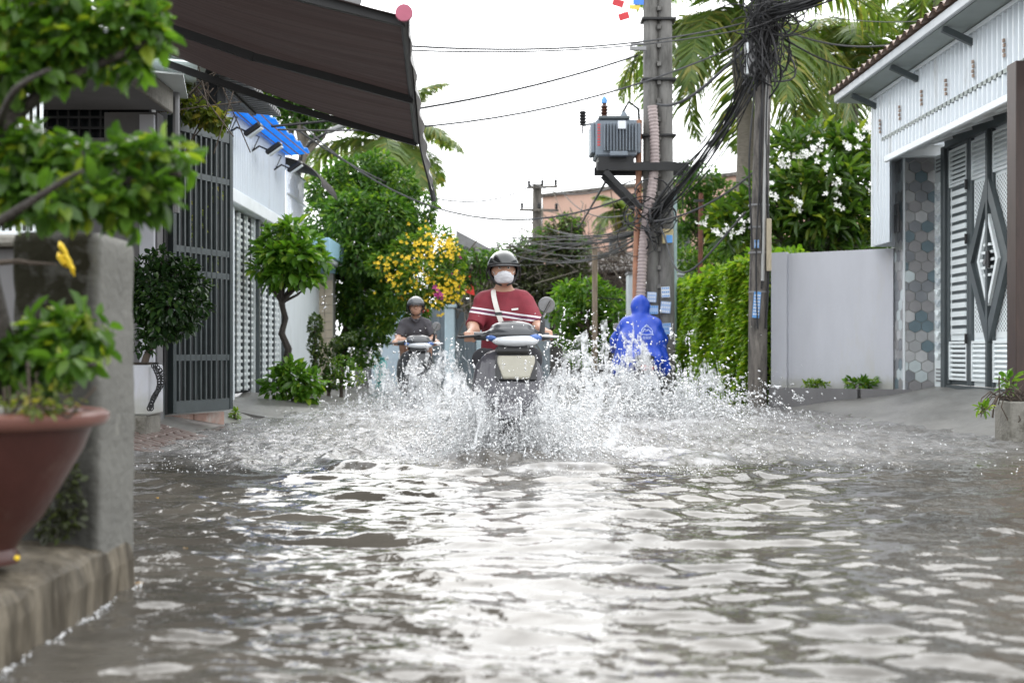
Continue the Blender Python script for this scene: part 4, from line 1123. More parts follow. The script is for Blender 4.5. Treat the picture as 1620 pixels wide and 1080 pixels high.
def sticker(par, x, y, D, w, h, c1, c2, rows, rot=0):
    p_ = at(x, y, D)
    mb = MB(); r_ = Matrix.Rotation(rot, 3, 'Y')
    mb.rbox(p_, (w, .006, h), .001, r_); mb.build('sticker', c1, par); s_ = par.children[-1]
    for i in range(rows):
        mb = MB(); q = np.array(p_) + np.array(r_ @ Vector((0, -.0045, h * (.36 - .72 * i / max(1, rows - 1)))))
        for k_ in range(4): mb.rbox(q + np.array(r_ @ Vector(((-.33 + .22 * k_) * w, 0, 0))), (w * .15, .002, h * .5 / rows), .0004, r_)
        mb.build('print', c2, s_)
SB = mat('blue paper', (.12, .33, .68), .6, var=.15, scale=10); SW = mat('white paper', (.70, .73, .78), .6, var=.08); SL = mat('pale blue paper', (.36, .50, .74), .6, var=.15)
sticker(t, 1197, 482, D1 - .135, .088, .33, SB, SW, 7, .08)
sticker(t, 1197, 386, D1 - .13, .06, .10, SL, SB, 2, 0)

# ------------------------------------------------------------------ twin concrete pole with transformer
D2 = 18.75
t = empty('transformer_pole', (px_x(1040, D2), D2, 0), 'twin concrete poles standing side by side carrying the grey transformer', 'utility pole')
for xa, xz in ((1031, 1029), (1054, 1051)):
    mb = MB(); mb.tube([(px_x(xa, D2), D2, -.3), (px_x((xa + xz) / 2, D2), D2, 2.6), (px_x(xz, D2), D2, 6.4)], [.140, .118, .100], 16); mb.build('shaft', M['concrete_pole'], t, smooth=True)
mb = MB()
for i in range(18):
    mb.box(px_x(1042, D2) - .03, px_x(1042, D2) + .02, D2 - .12, D2 - .02, 1.6 + i * .26, 1.66 + i * .26)
mb.build('spacers', M['concrete_pole'], t)
for yy in (35, 130, 218, 262):
    z = px_z(yy, D2); mb = MB(); mb.box(px_x(1014, D2), px_x(1068, D2), D2 - .15, D2 + .15, z, z + .035, .005); mb.build('clamp', M['iron'], t)
# ribbed conduit
mb = MB(); path = [at(x, y, D2 - .2) for x, y in ((1032, 168), (1035, 205), (1036, 262), (1030, 310), (1022, 345), (1017, 400), (1013, 480), (1012, 560), (1012, 640))]
pts = []; rs = []
for i in range(len(path) - 1):
    k_ = int(np.linalg.norm(path[i + 1] - path[i]) / .016)
    for j in range(k_): pts.append(path[i] + (path[i + 1] - path[i]) * j / k_); rs.append(.070 if (len(pts) % 3) else .056)
mb.tube(pts, rs, 10); mb.build('ribbed_conduit', mat('pinkish grey conduit', (.38, .31, .30), .55, var=.15), t, smooth='all')
mb = MB(); mb.tube([at(1011, 190, D2 - .1), at(1010, 300, D2 - .1), at(1006, 420, D2 - .1), at(1003, 600, D2 - .1)], .045, 10); mb.build('orange_pipe', mat('faded orange pipe', (.36, .17, .10), .55, var=.2), t, smooth=True)
mb = MB(); mb.rbox(at(1056, 374, D2 - .22), (.15, .1, .2), .01); mb.build('meter', mat('yellowed box', (.55, .46, .25), .5), t)
mb = MB(); mb.rbox(at(1059, 378, D2 - .28), (.09, .012, .11), .004); mb.build('meter_label', SB, t.children[-1])
for (x, y, w, h, c1, c2, rw, ro) in ((1031, 470, .13, .14, SL, SW, 3, .05), (1053, 462, .12, .15, SW, SB, 3, -.06), (1034, 490, .13, .12, SL, SB, 2, 0), (1053, 486, .14, .16, SL, SW, 3, .1), (1055, 520, .12, .16, SL, SB, 3, -.05)):
    sticker(t, x, y, D2 - .18, w, h, c1, c2, rw, ro)
# platform
zb = px_z(268, D2)
for yy in (-.28, .25):
    mb = MB(); mb.bar((px_x(942, D2), D2 + yy, zb), (px_x(1085, D2), D2 + yy, zb), .07, .11); mb.build('platform_beam', M['iron'], t)
    mb = MB(); mb.bar((px_x(955, D2), D2 + yy, zb - .06), (px_x(1011, D2), D2 + yy, px_z(332, D2)), .07, .07); mb.build('brace', M['iron'], t)
# transformer
tx0, tx1 = px_x(933, D2), px_x(1011, D2); tz0, tz1 = px_z(252, D2), px_z(195, D2)
T = empty('transformer', ((tx0 + tx1) / 2, D2, tz0), 'grey finned pole transformer with blue tipped bushing', 'transformer')
MT = mat('transformer grey blue', (.17, .20, .235), .45, .1, var=.1, scale=4, stain=(.12, .12, .12), stain_amt=.3)
mb = MB(); mb.box(tx0 + .06, tx1 - .06, D2 - .32, D2 + .32, tz0, tz1, .02); mb.build('tank', MT, T)
for i in range(11):
    xx = tx0 + .17 + i * .043; mb = MB(); mb.box(xx, xx + .016, D2 - .42, D2 - .322, tz0 + .06, tz1 - .06, .004); mb.build('fin', MT, T)
for sx in (tx0, tx1 - .058):
    mb = MB(); mb.box(sx, sx + .058, D2 - .26, D2 + .26, tz0 + .05, tz1 - .04, .012); mb.build('radiator', MT, T)
mb = MB(); mb.box(tx0 + .10, tx1 - .16, D2 - .35, D2 + .35, tz1 + .001, tz1 + .045, .01); mb.build('lid', M['slate_frame'], T)
mb = MB(); mb.box(tx0 + .1, tx1 - .1, D2 - .30, D2 + .30, zb + .058, tz0 - .002); mb.build('skid', M['iron'], T)
mb = MB(); mb.box(tx0 + .36, tx0 + .47, D2 - .44, D2 - .425, tz1 - .15, tz1 - .04); mb.build('rating_plate', SW, T)
mb = MB()
for i in range(8): mb.box(tx0 + .085, tx0 + .125, D2 - .324, D2 - .3205, tz0 + .14 + i * .04, tz0 + .165 + i * .04)
mb.build('red_lettering', mat('red print', (.5, .06, .06), .6), T)
mb = MB(); mb.box(tx0 + .25, tx1 - .2, D2 - .45, D2 - .30, tz0 - .015, tz0 + .05, .01); mb.build('lug', MT, T)
xb_ = px_x(956, D2); mb = MB(); mb.lathe([(.03, 0)] + [(.06 if i % 2 else .035, .03 + i * .022) for i in range(9)] + [(.02, .25)], (xb_, D2, tz1 + .046), 12); mb.build('bushing', mat('brown porcelain', (.07, .03, .02), .2), T, smooth=True)
mb = MB(); mb.lathe([(.04, 0), (.045, .05), (.01, .10)], (xb_, D2, tz1 + .28), 12); mb.build('cap', SB, T.children[-1], smooth=True)
mb = MB(); mb.lathe([(.05, 0), (.05, .07), (.02, .12)], (px_x(987, D2), D2, tz1 + .046), 10); mb.build('valve', MT, T, smooth=True)
mb = MB(); mb.tube([(xb_, D2, tz1 + .36), (xb_ - .1, D2 + .1, tz1 + .62), (px_x(925, D2), D2, tz1 + .25)], .006, 5); mb.build('jumper', M['iron'], T)
mb = MB(); mb.tube([(px_x(985, D2), D2, tz1 + .15), (px_x(995, D2), D2, tz1 + .30), (px_x(1010, D2), D2, tz1 + .2), (px_x(1012, D2), D2, tz1 - .1)], .02, 6); mb.build('lead', M['iron'], T)
A_ = empty('surge_arrester', (px_x(922, D2), D2, px_z(200, D2)), 'small dark ribbed surge arrester hanging out beside the transformer', 'arrester')
mb = MB(); mb.lathe([(.035 if i % 2 else .055, i * .022) for i in range(10)], (px_x(922, D2), D2, px_z(198, D2)), 10); mb.build('insulator', M['iron'], A_, smooth=True)
mb = MB(); mb.bar((px_x(922, D2), D2, px_z(199, D2)), (px_x(950, D2), D2, tz1 + .02), .03); mb.build('arm', M['sheet_dark'], A_)
mb = MB(); mb.bar((px_x(922, D2), D2, px_z(198, D2)), (px_x(921, D2), D2, px_z(212, D2)), .02); mb.build('tail', M['iron'], A_)
# small coloured pennants tied to the pole top
t = empty('pennants', (px_x(995, D2), D2, px_z(12, D2)), 'red, yellow and blue plastic pennants tied near the top of the twin pole', 'pennants')
for i, (x, y, w, h, c_, rz_) in enumerate(((978, 5, .16, .1, (.55, .03, .04), .3), (987, 26, .15, .1, (.55, .03, .04), -.3), (1004, 12, .15, .06, (.7, .5, .08), .1), (1010, 2, .15, .1, (.05, .2, .75), .05))):
    mb = MB(); mb.rbox(at(x, y, D2 - .05), (w, .006, h), .001, Matrix.Rotation(rz_, 3, 'Y')); mb.build('pennant', mat('pennant %d' % i, c_, .5), t)
mb = MB(); mb.tube([at(965, -8, D2), at(980, 8, D2), at(990, 22, D2), at(1000, 10, D2), at(1020, 3, D2)], .006, 4); mb.build('string', M['iron'], t)
mb = MB(); mb.bar(at(996, 77, D2 - .2), at(1022, 77, D2 - .2), .05, .05); mb.bar(at(998, 70, D2 - .2), at(1018, 70, D2 - .2), .03, .03); mb.build('bracket', M['sheet_dark'], bpy.data.objects['transformer_pole'])
# ------------------------------------------------------------------ retractable awning of the porch house
M['awning'] = None
m = bpy.data.materials.new('brown awning fabric'); m.use_nodes = True
n = m.node_tree; b = n.nodes['Principled BSDF']; L = n.links.new; out = n.nodes['Material Output']
tc = n.nodes.new('ShaderNodeTexCoord'); mp = n.nodes.new('ShaderNodeMapping'); mp.inputs['Scale'].default_value = (.5, 16, 0); L(tc.outputs['Object'], mp.inputs['Vector'])
nz = n.nodes.new('ShaderNodeTexNoise'); nz.inputs['Scale'].default_value = 1.1; nz.inputs['Detail'].default_value = 5; L(mp.outputs['Vector'], nz.inputs['Vector'])
cr = n.nodes.new('ShaderNodeValToRGB'); e = cr.color_ramp.elements; e[0].position = .42; e[0].color = (.012, .008, .008, 1); e[1].position = .58; e[1].color = (.070, .054, .051, 1)
L(nz.outputs['Fac'], cr.inputs['Fac']); L(cr.outputs['Color'], b.inputs['Base Color']); b.inputs['Roughness'].default_value = .6
tr = n.nodes.new('ShaderNodeBsdfTranslucent'); tr.inputs['Color'].default_value = (.022, .0155, .0145, 1)
mx = n.nodes.new('ShaderNodeMixShader'); mx.inputs['Fac'].default_value = .5; L(b.outputs[0], mx.inputs[1]); L(tr.outputs[0], mx.inputs[2]); L(mx.outputs[0], out.inputs['Surface'])
bp = n.nodes.new('ShaderNodeBump'); bp.inputs['Strength'].default_value = .8; bp.inputs['Distance'].default_value = .02; L(nz.outputs['Fac'], bp.inputs['Height']); L(bp.outputs['Normal'], b.inputs['Normal'])
M['awning'] = m
AW = empty('awning', (-1.6, 8.7, 2.7), 'big dark brown retractable awning stretched over the flooded lane', 'awning')
fn, ff = at(641, 27, 6.8), at(660, 224, 10.7)     # the ends of the front bar
wn, wf = at(-42, -190, 6.8), at(262, 84, 10.7)    # fixing line on the house
def awp(u, v, dz=0.0):
    p = (wn * (1 - u) + wf * u) * (1 - v) + (fn * (1 - u) + ff * u) * v
    return p + np.array([0, 0, -.10 * math.sin(PI * v) * (0.35 + .65 * abs(math.sin(2.0 * PI * u))) + .012 * math.sin(u * 70) * v + dz])
nu, nv = 60, 24
vs = [awp(u, v) for u in np.linspace(0, 1, nu) for v in np.linspace(0, 1, nv)]
fs = [(i * nv + j, i * nv + j + 1, (i + 1) * nv + j + 1, (i + 1) * nv + j) for i in range(nu - 1) for j in range(nv - 1)]
mb = MB(); mb.add(vs, fs); mb.build('fabric', M['awning'], AW, smooth=True)
mb = MB(); mb.tube([fn + (0, -.06, 0), ff], .026, 12); mb.build('front_bar', mat('dark anodised bar', (.05, .05, .055), .4, .4), AW)
mb = MB(); mb.lathe([(.043, 0), (.045, .02), (.03, .032)], (fn[0], fn[1] - .06 - .03, fn[2]), 18, 'y'); mb.build('end_cap', mat('faded pink cap', (.42, .10, .16), .5), AW)
mb = MB(); mb.tube([wn, wf], .035, 10); mb.build('roller', M['iron'], AW)
for u in (0.02, .52, .985):
    a, b_ = awp(u, 0, -.09), awp(u, 1, -.02); mid = awp(u, .5, -.05)
    mb = MB(); mb.bar(a, mid, .05, .055); mb.bar(mid, b_, .045, .05); mb.build('arm', M['iron'], AW)
vs = []; N = 40
for i in range(N + 1):
    u = i / N; p = fn * (1 - u) + ff * u
    for k_ in range(6):
        q = k_ / 5; dl = .10 + .30 * u
        vs.append(p + np.array([.02 + (.11 * u) * q ** 1.2 + .012 * math.sin(i * 1.1) * q, .006 * math.sin(i * 2.3 + k_), -dl * q]))
mb = MB(); mb.add(vs, [(i * 6 + k_, i * 6 + k_ + 1, (i + 1) * 6 + k_ + 1, (i + 1) * 6 + k_) for i in range(N) for k_ in range(5)])
mb.build('valance', mat('pale valance', (.42, .41, .40), .7, var=.15), AW, smooth='all')
mb = MB(); pe = vs[-1]; mb.tube([ff + (.02, 0, 0), vs[-4], vs[-2], pe + np.array([.005, 0, -.08])], [.012, .016, .02, .022], 8); mb.build('valance_hem', M['iron'], AW)
mb = MB(); mb.rbox(awp(.03, .80, .02), (.42, .02, .10), .004, Matrix.Rotation(R(16), 3, 'Y')); mb.build('printed_panel', M['sheet_dark'], AW)

# ------------------------------------------------------------------ street lamp beyond
t = empty('street_lamp', (px_x(478, 27), 27, 3.5), 'curved arm street lamp showing beyond the bowed awning sheet', 'street lamp')
mb = MB(); mb.tube([at(470, 290, 27), at(476, 245, 27), at(490, 226, 27), at(522, 207, 27)], [.05, .045, .035, .03], 8); mb.build('arm', M['iron'], t, smooth=True)
mb = MB(); mb.rbox(at(533, 203, 27), (.42, .14, .10), .03, Matrix.Rotation(R(-22), 3, 'Y')); mb.build('lamp_head', M['sheet_dark'], t)

# ------------------------------------------------------------------ far end of the lane
H = empty('pink_building', (5, 47, 0), 'large plain pink plastered building rising behind the wires', 'building')
pA, pB = np.array([px_x(858, 50), 50.0]), np.array([px_x(1215, 43), 43.0])
e2 = (pB - pA) / np.linalg.norm(pB - pA); nn2 = np.array([e2[1], -e2[0]]); PL = np.linalg.norm(pB - pA)
def pp(s, o_, z): p = pA + e2 * s + nn2 * o_; return (p[0], p[1], z)
def pbox(s0, s1, o0, o1, z0, z1): return MB().hexa([pp(s0, o1, z0), pp(s1, o1, z0), pp(s1, o0, z0), pp(s0, o0, z0), pp(s0, o1, z1), pp(s1, o1, z1), pp(s1, o0, z1), pp(s0, o0, z1)])
pbox(0, PL, -6, 0, -.3, 6.5).build('wall', M['pink_house'], H)
pbox(-.1, PL + .1, -6.1, .12, 6.503, 6.62).build('coping', M['pole_dark'], H)
pbox(1.98, 2.5, .003, .06, 4.0, 5.0)
for s0, s1, z0, z1 in ((1.9, 2.45, 3.95, 4.75), (3.3, 3.75, 4.2, 4.85), (6.2, 6.9, 4.2, 5.1)):
    pbox(s0, s1, .004, .05, z0, z1).build('window', M['sheet_dark'], H); w = H.children[-1]
    pbox(s0 + .06, s1 - .06, .052, .06, z0 + .06, z1 - .06).build('pane', M['glass_dark'], w)
    pbox(s0 - .1, s1 + .1, .004, .22, z1 + .05, z1 + .1).build('hood', M['pink_house'], w)
H = empty('grey_shed', (3.4, 38, 0), 'low shed of stained grey roofing sheets below the pink building', 'shed')
mb = MB(); corrugated(mb, (px_x(905, 38), 38, -.3), (px_x(1030, 38), 37.5, -.3), (0, 0, 3.3), .14, .03, (0, -1, 0)); mb.build('sheet_wall', M['sheet_rust'], H)
mb = MB(); mb.hexa([(px_x(895, 38), 37.7, 2.95), (px_x(1045, 38), 37.3, 2.95), (px_x(1045, 38), 41, 3.7), (px_x(895, 38), 41, 3.7), (px_x(895, 38), 37.7, 3.02), (px_x(1045, 38), 37.3, 3.02), (px_x(1045, 38), 41, 3.77), (px_x(895, 38), 41, 3.77)]); mb.build('roof', M['sheet_rust'], H)
H = empty('far_roofs_house', (-1.2, 48, 0), 'distant pale house with grey pitched roof peeping over the yellow shrub', 'house')
mb = MB(); mb.box(px_x(705, 48), px_x(775, 48), 48, 52, -.3, 4.35); mb.build('wall', M['pale_paint'], H)
mb = MB(); x0, x1 = px_x(722, 48), px_x(800, 48)
mb.hexa([(x0, 47.6, 4.6), (x1, 47.6, 3.9), (x1, 53, 3.9), (x0, 53, 4.6), (x0, 47.6, 5.05), (x1, 47.6, 4.1), (x1, 53, 4.1), (x0, 53, 5.05)]); mb.build('roof', M['sheet_dark'], H)
mb = MB(); mb.box(px_x(722, 47.9), px_x(735, 47.9), 47.93, 47.99, 4.0, 4.45); mb.build('window', M['glass_dark'], H)
H = empty('grey_roof_house', (-.5, 42, 0), 'low far house with wide dark grey roof behind the flags', 'house')
mb = MB(); mb.box(px_x(700, 42), px_x(815, 42), 42, 46, -.3, 3.0); mb.build('wall', M['grey_wall'], H)
mb = MB(); x0, x1 = px_x(690, 42), px_x(830, 42); mb.hexa([(x0, 41.4, 3.0), (x1, 41.4, 3.0), (x1 - .4, 46, 3.9), (x0 + .4, 46, 3.9), (x0, 41.4, 3.08), (x1, 41.4, 3.08), (x1 - .4, 46, 4.0), (x0 + .4, 46, 4.0)]); mb.build('roof', M['sheet_dark'], H)
# end walls and gate pillars
H = empty('end_wall', (-.6, 33, 0), 'grey sheet gate and wall closing the far end of the lane', 'wall')
mb = MB(); corrugated(mb, (px_x(655, 33), 33, -.3), (px_x(870, 33), 33, -.3), (0, 0, px_z(488, 33) + .3), .22, .03, (0, -1, 0)); mb.build('sheet', mat('blue grey sheet', (.24, .28, .31), .55, var=.12, scale=2, stretch=(2, 2, .5)), H)
for x in (672, 712, 762):
    mb = MB(); mb.box(px_x(x - 8, 32.8), px_x(x + 8, 32.8), 32.6, 32.9, -.3, px_z(487, 32.8), .02); mb.build('pillar', mat('pale blue pillar', (.42, .54, .60), .65, var=.1) if 'pale blue pillar' not in MATS else MATS['pale blue pillar'], H)
    mb = MB(); mb.box(px_x(x - 11, 32.8), px_x(x + 11, 32.8), 32.55, 32.95, px_z(487, 32.8) + .002, px_z(482, 32.8), .01); mb.build('cap', MATS['pale blue pillar'], H.children[-1])
H = empty('dark_house', (1.2, 35.5, 0), 'shadowy dark house front behind the sheet gate at the lane end', 'house')
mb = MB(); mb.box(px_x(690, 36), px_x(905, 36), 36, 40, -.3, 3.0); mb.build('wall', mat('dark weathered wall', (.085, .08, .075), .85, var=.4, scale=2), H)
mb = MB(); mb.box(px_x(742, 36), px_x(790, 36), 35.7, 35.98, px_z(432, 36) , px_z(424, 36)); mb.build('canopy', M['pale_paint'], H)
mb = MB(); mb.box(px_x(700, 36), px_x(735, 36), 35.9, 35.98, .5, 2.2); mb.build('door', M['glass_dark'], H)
H = empty('blue_white_wall', (-2.7, 29, 0), 'pale blue white wall beyond the big tree with a teal pot at its foot', 'wall')
mb = MB(); mb.box(px_x(588, 29), px_x(634, 29), 29, 29.2, -.3, px_z(440, 29)); mb.build('wall', mat('sky blue white paint', (.56, .66, .76), .6, var=.08), H)
mb = MB(); mb.box(px_x(560, 29), px_x(588, 29) - .003, 29.1, 29.3, -.3, px_z(400, 29)); mb.build('return_wall', M['grey_wall'], H)
mb = MB(); mb.box(px_x(634, 29) + .003, px_x(640, 29), 28.95, 29.25, -.3, px_z(430, 29)); mb.build('end_post', M['blue_paint'], H)
t = empty('teal_pot', (px_x(601, 27.5), 27.5, .05), 'small teal round pot at the foot of the pale blue wall', 'pot')
mb = MB(); mb.lathe([(.06, -.2), (.13, .2), (.15, .32), (.12, .42), (.08, .44)], (px_x(601, 27.5), 27.5, .12), 14); mb.build('pot', mat('teal glaze', (.06, .42, .40), .3), t, smooth=True)
mb = MB(); mb.lathe([(.135, 0), (.135, .03)], (px_x(601, 27.5), 27.5, .555), 14); mb.build('rim', MATS['teal glaze'], t)
# flags
red = mat('flag red', (.62, .03, .02), .6); yel = mat('flag yellow', (.75, .48, .03), .6)
def flag(x, y, D, w, h, label):
    f = empty('flag', tuple(at(x, y + 60, D)), label, 'flag', 'red flags with a yellow star')
    p = at(x, y, D); N = 8
    mb = MB(); mb.tube([at(x + 10, y + 70, D) + (0, .05, 0), at(x + 6, y - 22, D) + (0, .05, 0)], .014, 6); mb.build('staff', M['wood_old'], f)
    vs = []
    for i in range(N + 1):
        for j in range(5): vs.append(p + np.array([(i / N - .5) * w + .1 * (j / 4 - .5), .03 * math.sin(i * 1.2 + j * .5), (.5 - j / 4) * h - .25 * h * (i / N - .5)]))
    mb = MB(); mb.add(vs, [(i * 5 + j, i * 5 + j + 1, (i + 1) * 5 + j + 1, (i + 1) * 5 + j) for i in range(N) for j in range(4)])
    mb.build('cloth', red, f, smooth='all')
    st = [p + np.array([(.16 if k_ % 2 == 0 else .065) * math.sin(k_ * PI / 5) + .03, -.05, (.16 if k_ % 2 == 0 else .065) * math.cos(k_ * PI / 5) - .05]) for k_ in range(10)]
    mb = MB(); mb.prism(st, (0, .006, 0)); mb.build('star', yel, f)
flag(736, 446, 31.5, .36, .52, 'red flag with yellow star hanging behind the shoulder of the red shirted rider')
flag(668, 478, 31.0, .26, .55, 'red flag with yellow star seen just behind the grey shirted rider')

# far pole with cross arms
D = 36.0
t = empty('cross_arm_pole', (px_x(850, D), D, 0), 'far dark electricity pole with two cross arms above the vine mass', 'utility pole')
mb = MB(); mb.tube([(px_x(848, D), D, -.3), (px_x(850, D), D, px_z(292, D))], [.16, .13], 10); mb.build('shaft', M['pole_dark'], t, smooth=True)
for a_, b_ in (((834, 297), (882, 295)), ((822, 332), (884, 333))):
    mb = MB(); mb.bar(at(*a_, D - .18), at(*b_, D - .18), .07, .06); mb.build('cross_arm', M['pole_dark'], t)
    for f_ in (.06, .5, .94):
        q = at(*a_, D - .18) * (1 - f_) + at(*b_, D - .18) * f_
        mb = MB(); mb.lathe([(.02, 0), (.05, .05), (.03, .08), (.05, .11), (.02, .17)], q + (0, 0, .03), 8); mb.build('insulator', M['iron'], t)
# rusty pole, teal post, old timber post, small white shrine roofs behind the hedge
t = empty('rusty_pole', (px_x(1107, 27), 27, 0), 'rust red pole standing among the trees behind the hedge', 'pole')
mb = MB(); mb.tube([(px_x(1106, 27), 27, -.2), (px_x(1109, 27), 27, px_z(306, 27))], .05, 8); mb.build('shaft', M['rust'], t, smooth=True)
mb = MB(); mb.bar(at(1098, 318, 26.9), at(1114, 317, 26.9), .05); mb.build('bracket', M['iron'], t)
t = empty('teal_post', (px_x(1068, 24), 24, 0), 'slim grey teal steel post next to the twin concrete pole', 'post')
mb = MB(); mb.tube([(px_x(1068, 24), 24, -.2), (px_x(1068, 24), 24, px_z(302, 24))], .035, 8); mb.build('shaft', mat('grey teal paint', (.22, .30, .30), .5), t, smooth=True)
mb = MB(); mb.ball(at(1068, 301, 24), .05); mb.build('cap', MATS['grey teal paint'], t)
H = empty('white_gatehouse', (3.6, 28.5, 0), 'small white gatehouse with moulded grey coping above the hedge', 'gatehouse')
mb = MB(); mb.box(px_x(1060, 28.5), px_x(1108, 28.5), 28.5, 29.5, -.3, px_z(425, 28.5)); mb.build('wall', M['pale_paint'], H)
for z0, z1, o_ in ((425, 418, .06), (417.8, 411, .12), (436, 432, .05)):
    mb = MB(); mb.box(px_x(1060, 28.5) - o_, px_x(1108, 28.5) + o_, 28.5 - o_, 29.6, px_z(z0, 28.5) + .003, px_z(z1, 28.5), .01); mb.build('moulding', M['sheet_dark'] if z1 < 415 else M['pale_paint'], H)
t = empty('timber_post', (px_x(941, 23), 23, 0), 'old grey timber fence post at the edge of the bright green bush', 'post')
mb = MB(); mb.rbox(at(941, 490, 23), (.09, .09, 2.2), .01); mb.build('shaft', M['wood_old'], t)
mb = MB(); mb.bar(at(938, 470, 23.1), at(985, 474, 23.3), .02); mb.build('wire', M['iron'], t)
t = empty('grey_cabinet', (px_x(1002, 21), 21, 0), 'pale grey sheet cabinet behind the twin concrete pole', 'cabinet')
mb = MB(); mb.box(px_x(994, 21), px_x(1012, 21), 21, 21.4, -.2, px_z(434, 21), .01); mb.build('body', M['sheet'], t)
mb = MB(); mb.box(px_x(993, 21), px_x(1013, 21), 20.97, 21.43, px_z(434, 21) + .002, px_z(430, 21)); mb.build('lid', M['sheet_dark'], t)

# ------------------------------------------------------------------ overhead cables
cab_d = mat('black cable', (.022, .022, .023), .65, spec=.25); cab_g = mat('weathered grey cable', (.075, .075, .078), .75, spec=.2)
def cable(p0, p1, sag, r, label, m=None, n_=18, cat='cable', group='overhead cables'):
    p0, p1 = np.array(p0, float), np.array(p1, float)
    pts = [p0 + (p1 - p0) * s + np.array([0, 0, -sag * 4 * s * (1 - s)]) for s in np.linspace(0, 1, n_)]
    o = MB().tube(pts, r, 5).build('overhead_cable', m or cab_d)
    return tag(o, label, cat, group)
nT = at(1200, 60, 16.7)       # the tangle on the near pole
cable(at(560, 66, 12), at(1180, 36, 16.8), .18, .010, 'thin topmost cable crossing the white sky from the awning to the near pole', cab_g)
cable(at(540, 74, 12), at(1190, 44, 16.8), .15, .008, 'faint cable running just below the topmost one over the lane', cab_g)
cable(at(430, 200, 14), at(1008, 88, 18.6), .14, .014, 'thick black cable rising to the bracket high on the twin pole')
cable(at(440, 205, 14), at(1188, 62, 16.8), .35, .011, 'grey cable sagging across the sky between awning and cable tangle', cab_g)
cable(at(470, 205, 22), at(845, 291, 35.8), .8, .018, 'far grey cable dropping from the lamp side towards the cross arm pole', cab_g)
cable(at(480, 200, 22), at(1020, 300, 18.7), .9, .014, 'long slack cable passing above the cross arm pole to the twin pole', cab_g)
cable(at(850, 293, 35.8), at(1040, 268, 18.8), .3, .013, 'thin cable from the cross arm pole to the transformer platform', cab_g)
cable(at(884, 295, 35.8), at(1020, 330, 18.8), .4, .012, 'cable from the end of the upper cross arm to the knot under the transformer')
cable(at(958, 288, 18.5), at(915, 362, 33), .0, .02, 'straight dark stay wire slanting down behind the transformer brace')
cable(at(1260, 55, 16.8), at(1470, 60, 13.5), .12, .012, 'twisted black cable from the tangle towards the eave of the sheet fronted house')
cable(at(1225, 50, 16.8), at(1370, 115, 16.5), .08, .012, 'black cable running down from the tangle to the near roof corner')
cable(at(1290, 22, 16.8), at(1560, 20, 13.0), .1, .006, 'thin cable leaving the tangle over the palm to the roof', cab_g)
cable(at(920, 120, 30), at(870, 290, 36), .3, .005, 'hair thin far cable against the white sky', cab_g)
# heavy bundle from the near pole down to the twin pole and away
tg = empty('cable_bundle', tuple(at(1120, 250, 17.5)), 'heavy black cable bundle sagging from the near pole to the twin pole', 'cable bundle')
gq = np.random.default_rng(12)
c0, c1, c2, c3 = at(1195, 95, 16.7), at(1120, 235, 17.6), at(1030, 345, 18.5), at(930, 372, 24)
def bez(ps, s):
    ps = [np.array(p, float) for p in ps]
    while len(ps) > 1: ps = [ps[i] * (1 - s) + ps[i + 1] * s for i in range(len(ps) - 1)]
    return ps[0]
for i in range(24):
    j = lambda a: gq.normal(0, a, 3)
    tight = 0.03 + 0.13 * (i > 11)
    ps = [c0 + j(.10), at(1165, 190, 17) + j(tight), at(1100, 270, 17.9) + j(tight), c2 + j(.05)]
    MB().tube([bez(ps, s) for s in np.linspace(0, 1, 16)], gq.uniform(.005, .0105), 5).build('cable', cab_d if i % 3 else cab_g, tg)
tg = empty('slack_cables', tuple(at(960, 370, 20)), 'slack web of grey cables fanning from the twin pole into the vine mass', 'cable bundle')
for i in range(17):
    j = lambda a: gq.normal(0, a, 3)
    e_ = at(gq.uniform(740, 900), gq.uniform(355, 420), 33)
    if i < 11: ps = [c2 + j(.06), at(985, 385, 21) + j(.08), at(930, 380, 26) + j(.1), e_]
    else: ps = [c2 + j(.08), at(1000, 400 + 20 * gq.random(), 20) + j(.1), at(900, 420, 26) + j(.2), e_]
    MB().tube([bez(ps, s) for s in np.linspace(0, 1, 16)], gq.uniform(.006, .013), 5).build('cable', cab_g if i % 3 == 0 else cab_d, tg)
tg = empty('cable_knot', tuple(at(1030, 345, 18.4)), 'knotted coils of black and grey cable on the twin pole below the transformer', 'cable tangle')
mb = MB(); mb2 = MB()
for i in range(30):
    c = at(1028, 345, 18.45) + gq.normal(0, 1, 3) * (.16, .08, .14); r_ = gq.uniform(.08, .26); ax = unit(gq.normal(0, 1, 3) + (0, 1.5, 0)); _, s_, u_ = ortho(ax)
    a0 = gq.uniform(0, 6); pts = [c + (s_ * math.cos(a0 + a) + u_ * math.sin(a0 + a)) * r_ * (1 + .2 * a / 6) for a in np.linspace(0, gq.uniform(2, 6), 12)]
    (mb if i % 2 else mb2).tube(pts, gq.uniform(.006, .013), 4)
mb.build('black_coils', cab_d, tg, kind='stuff'); mb2.build('grey_coils', cab_g, tg, kind='stuff')
for i, ps in enumerate(([(1040, 165), (1070, 175), (1110, 150), (1145, 105), (1190, 70)], [(1045, 360), (1065, 400), (1060, 440), (1080, 470), (1120, 400), (1180, 335)], [(1035, 350), (1090, 345), (1150, 310), (1195, 270)])):
    w_ = [at(x, y, 18.2 - 1.3 * k_ / (len(ps) - 1)) for k_, (x, y) in enumerate(ps)]
    MB().tube([bez(w_, s) for s in np.linspace(0, 1, 18)], .02 if i == 0 else .014, 6).build('loose_cable', cab_g, tg, smooth=True)
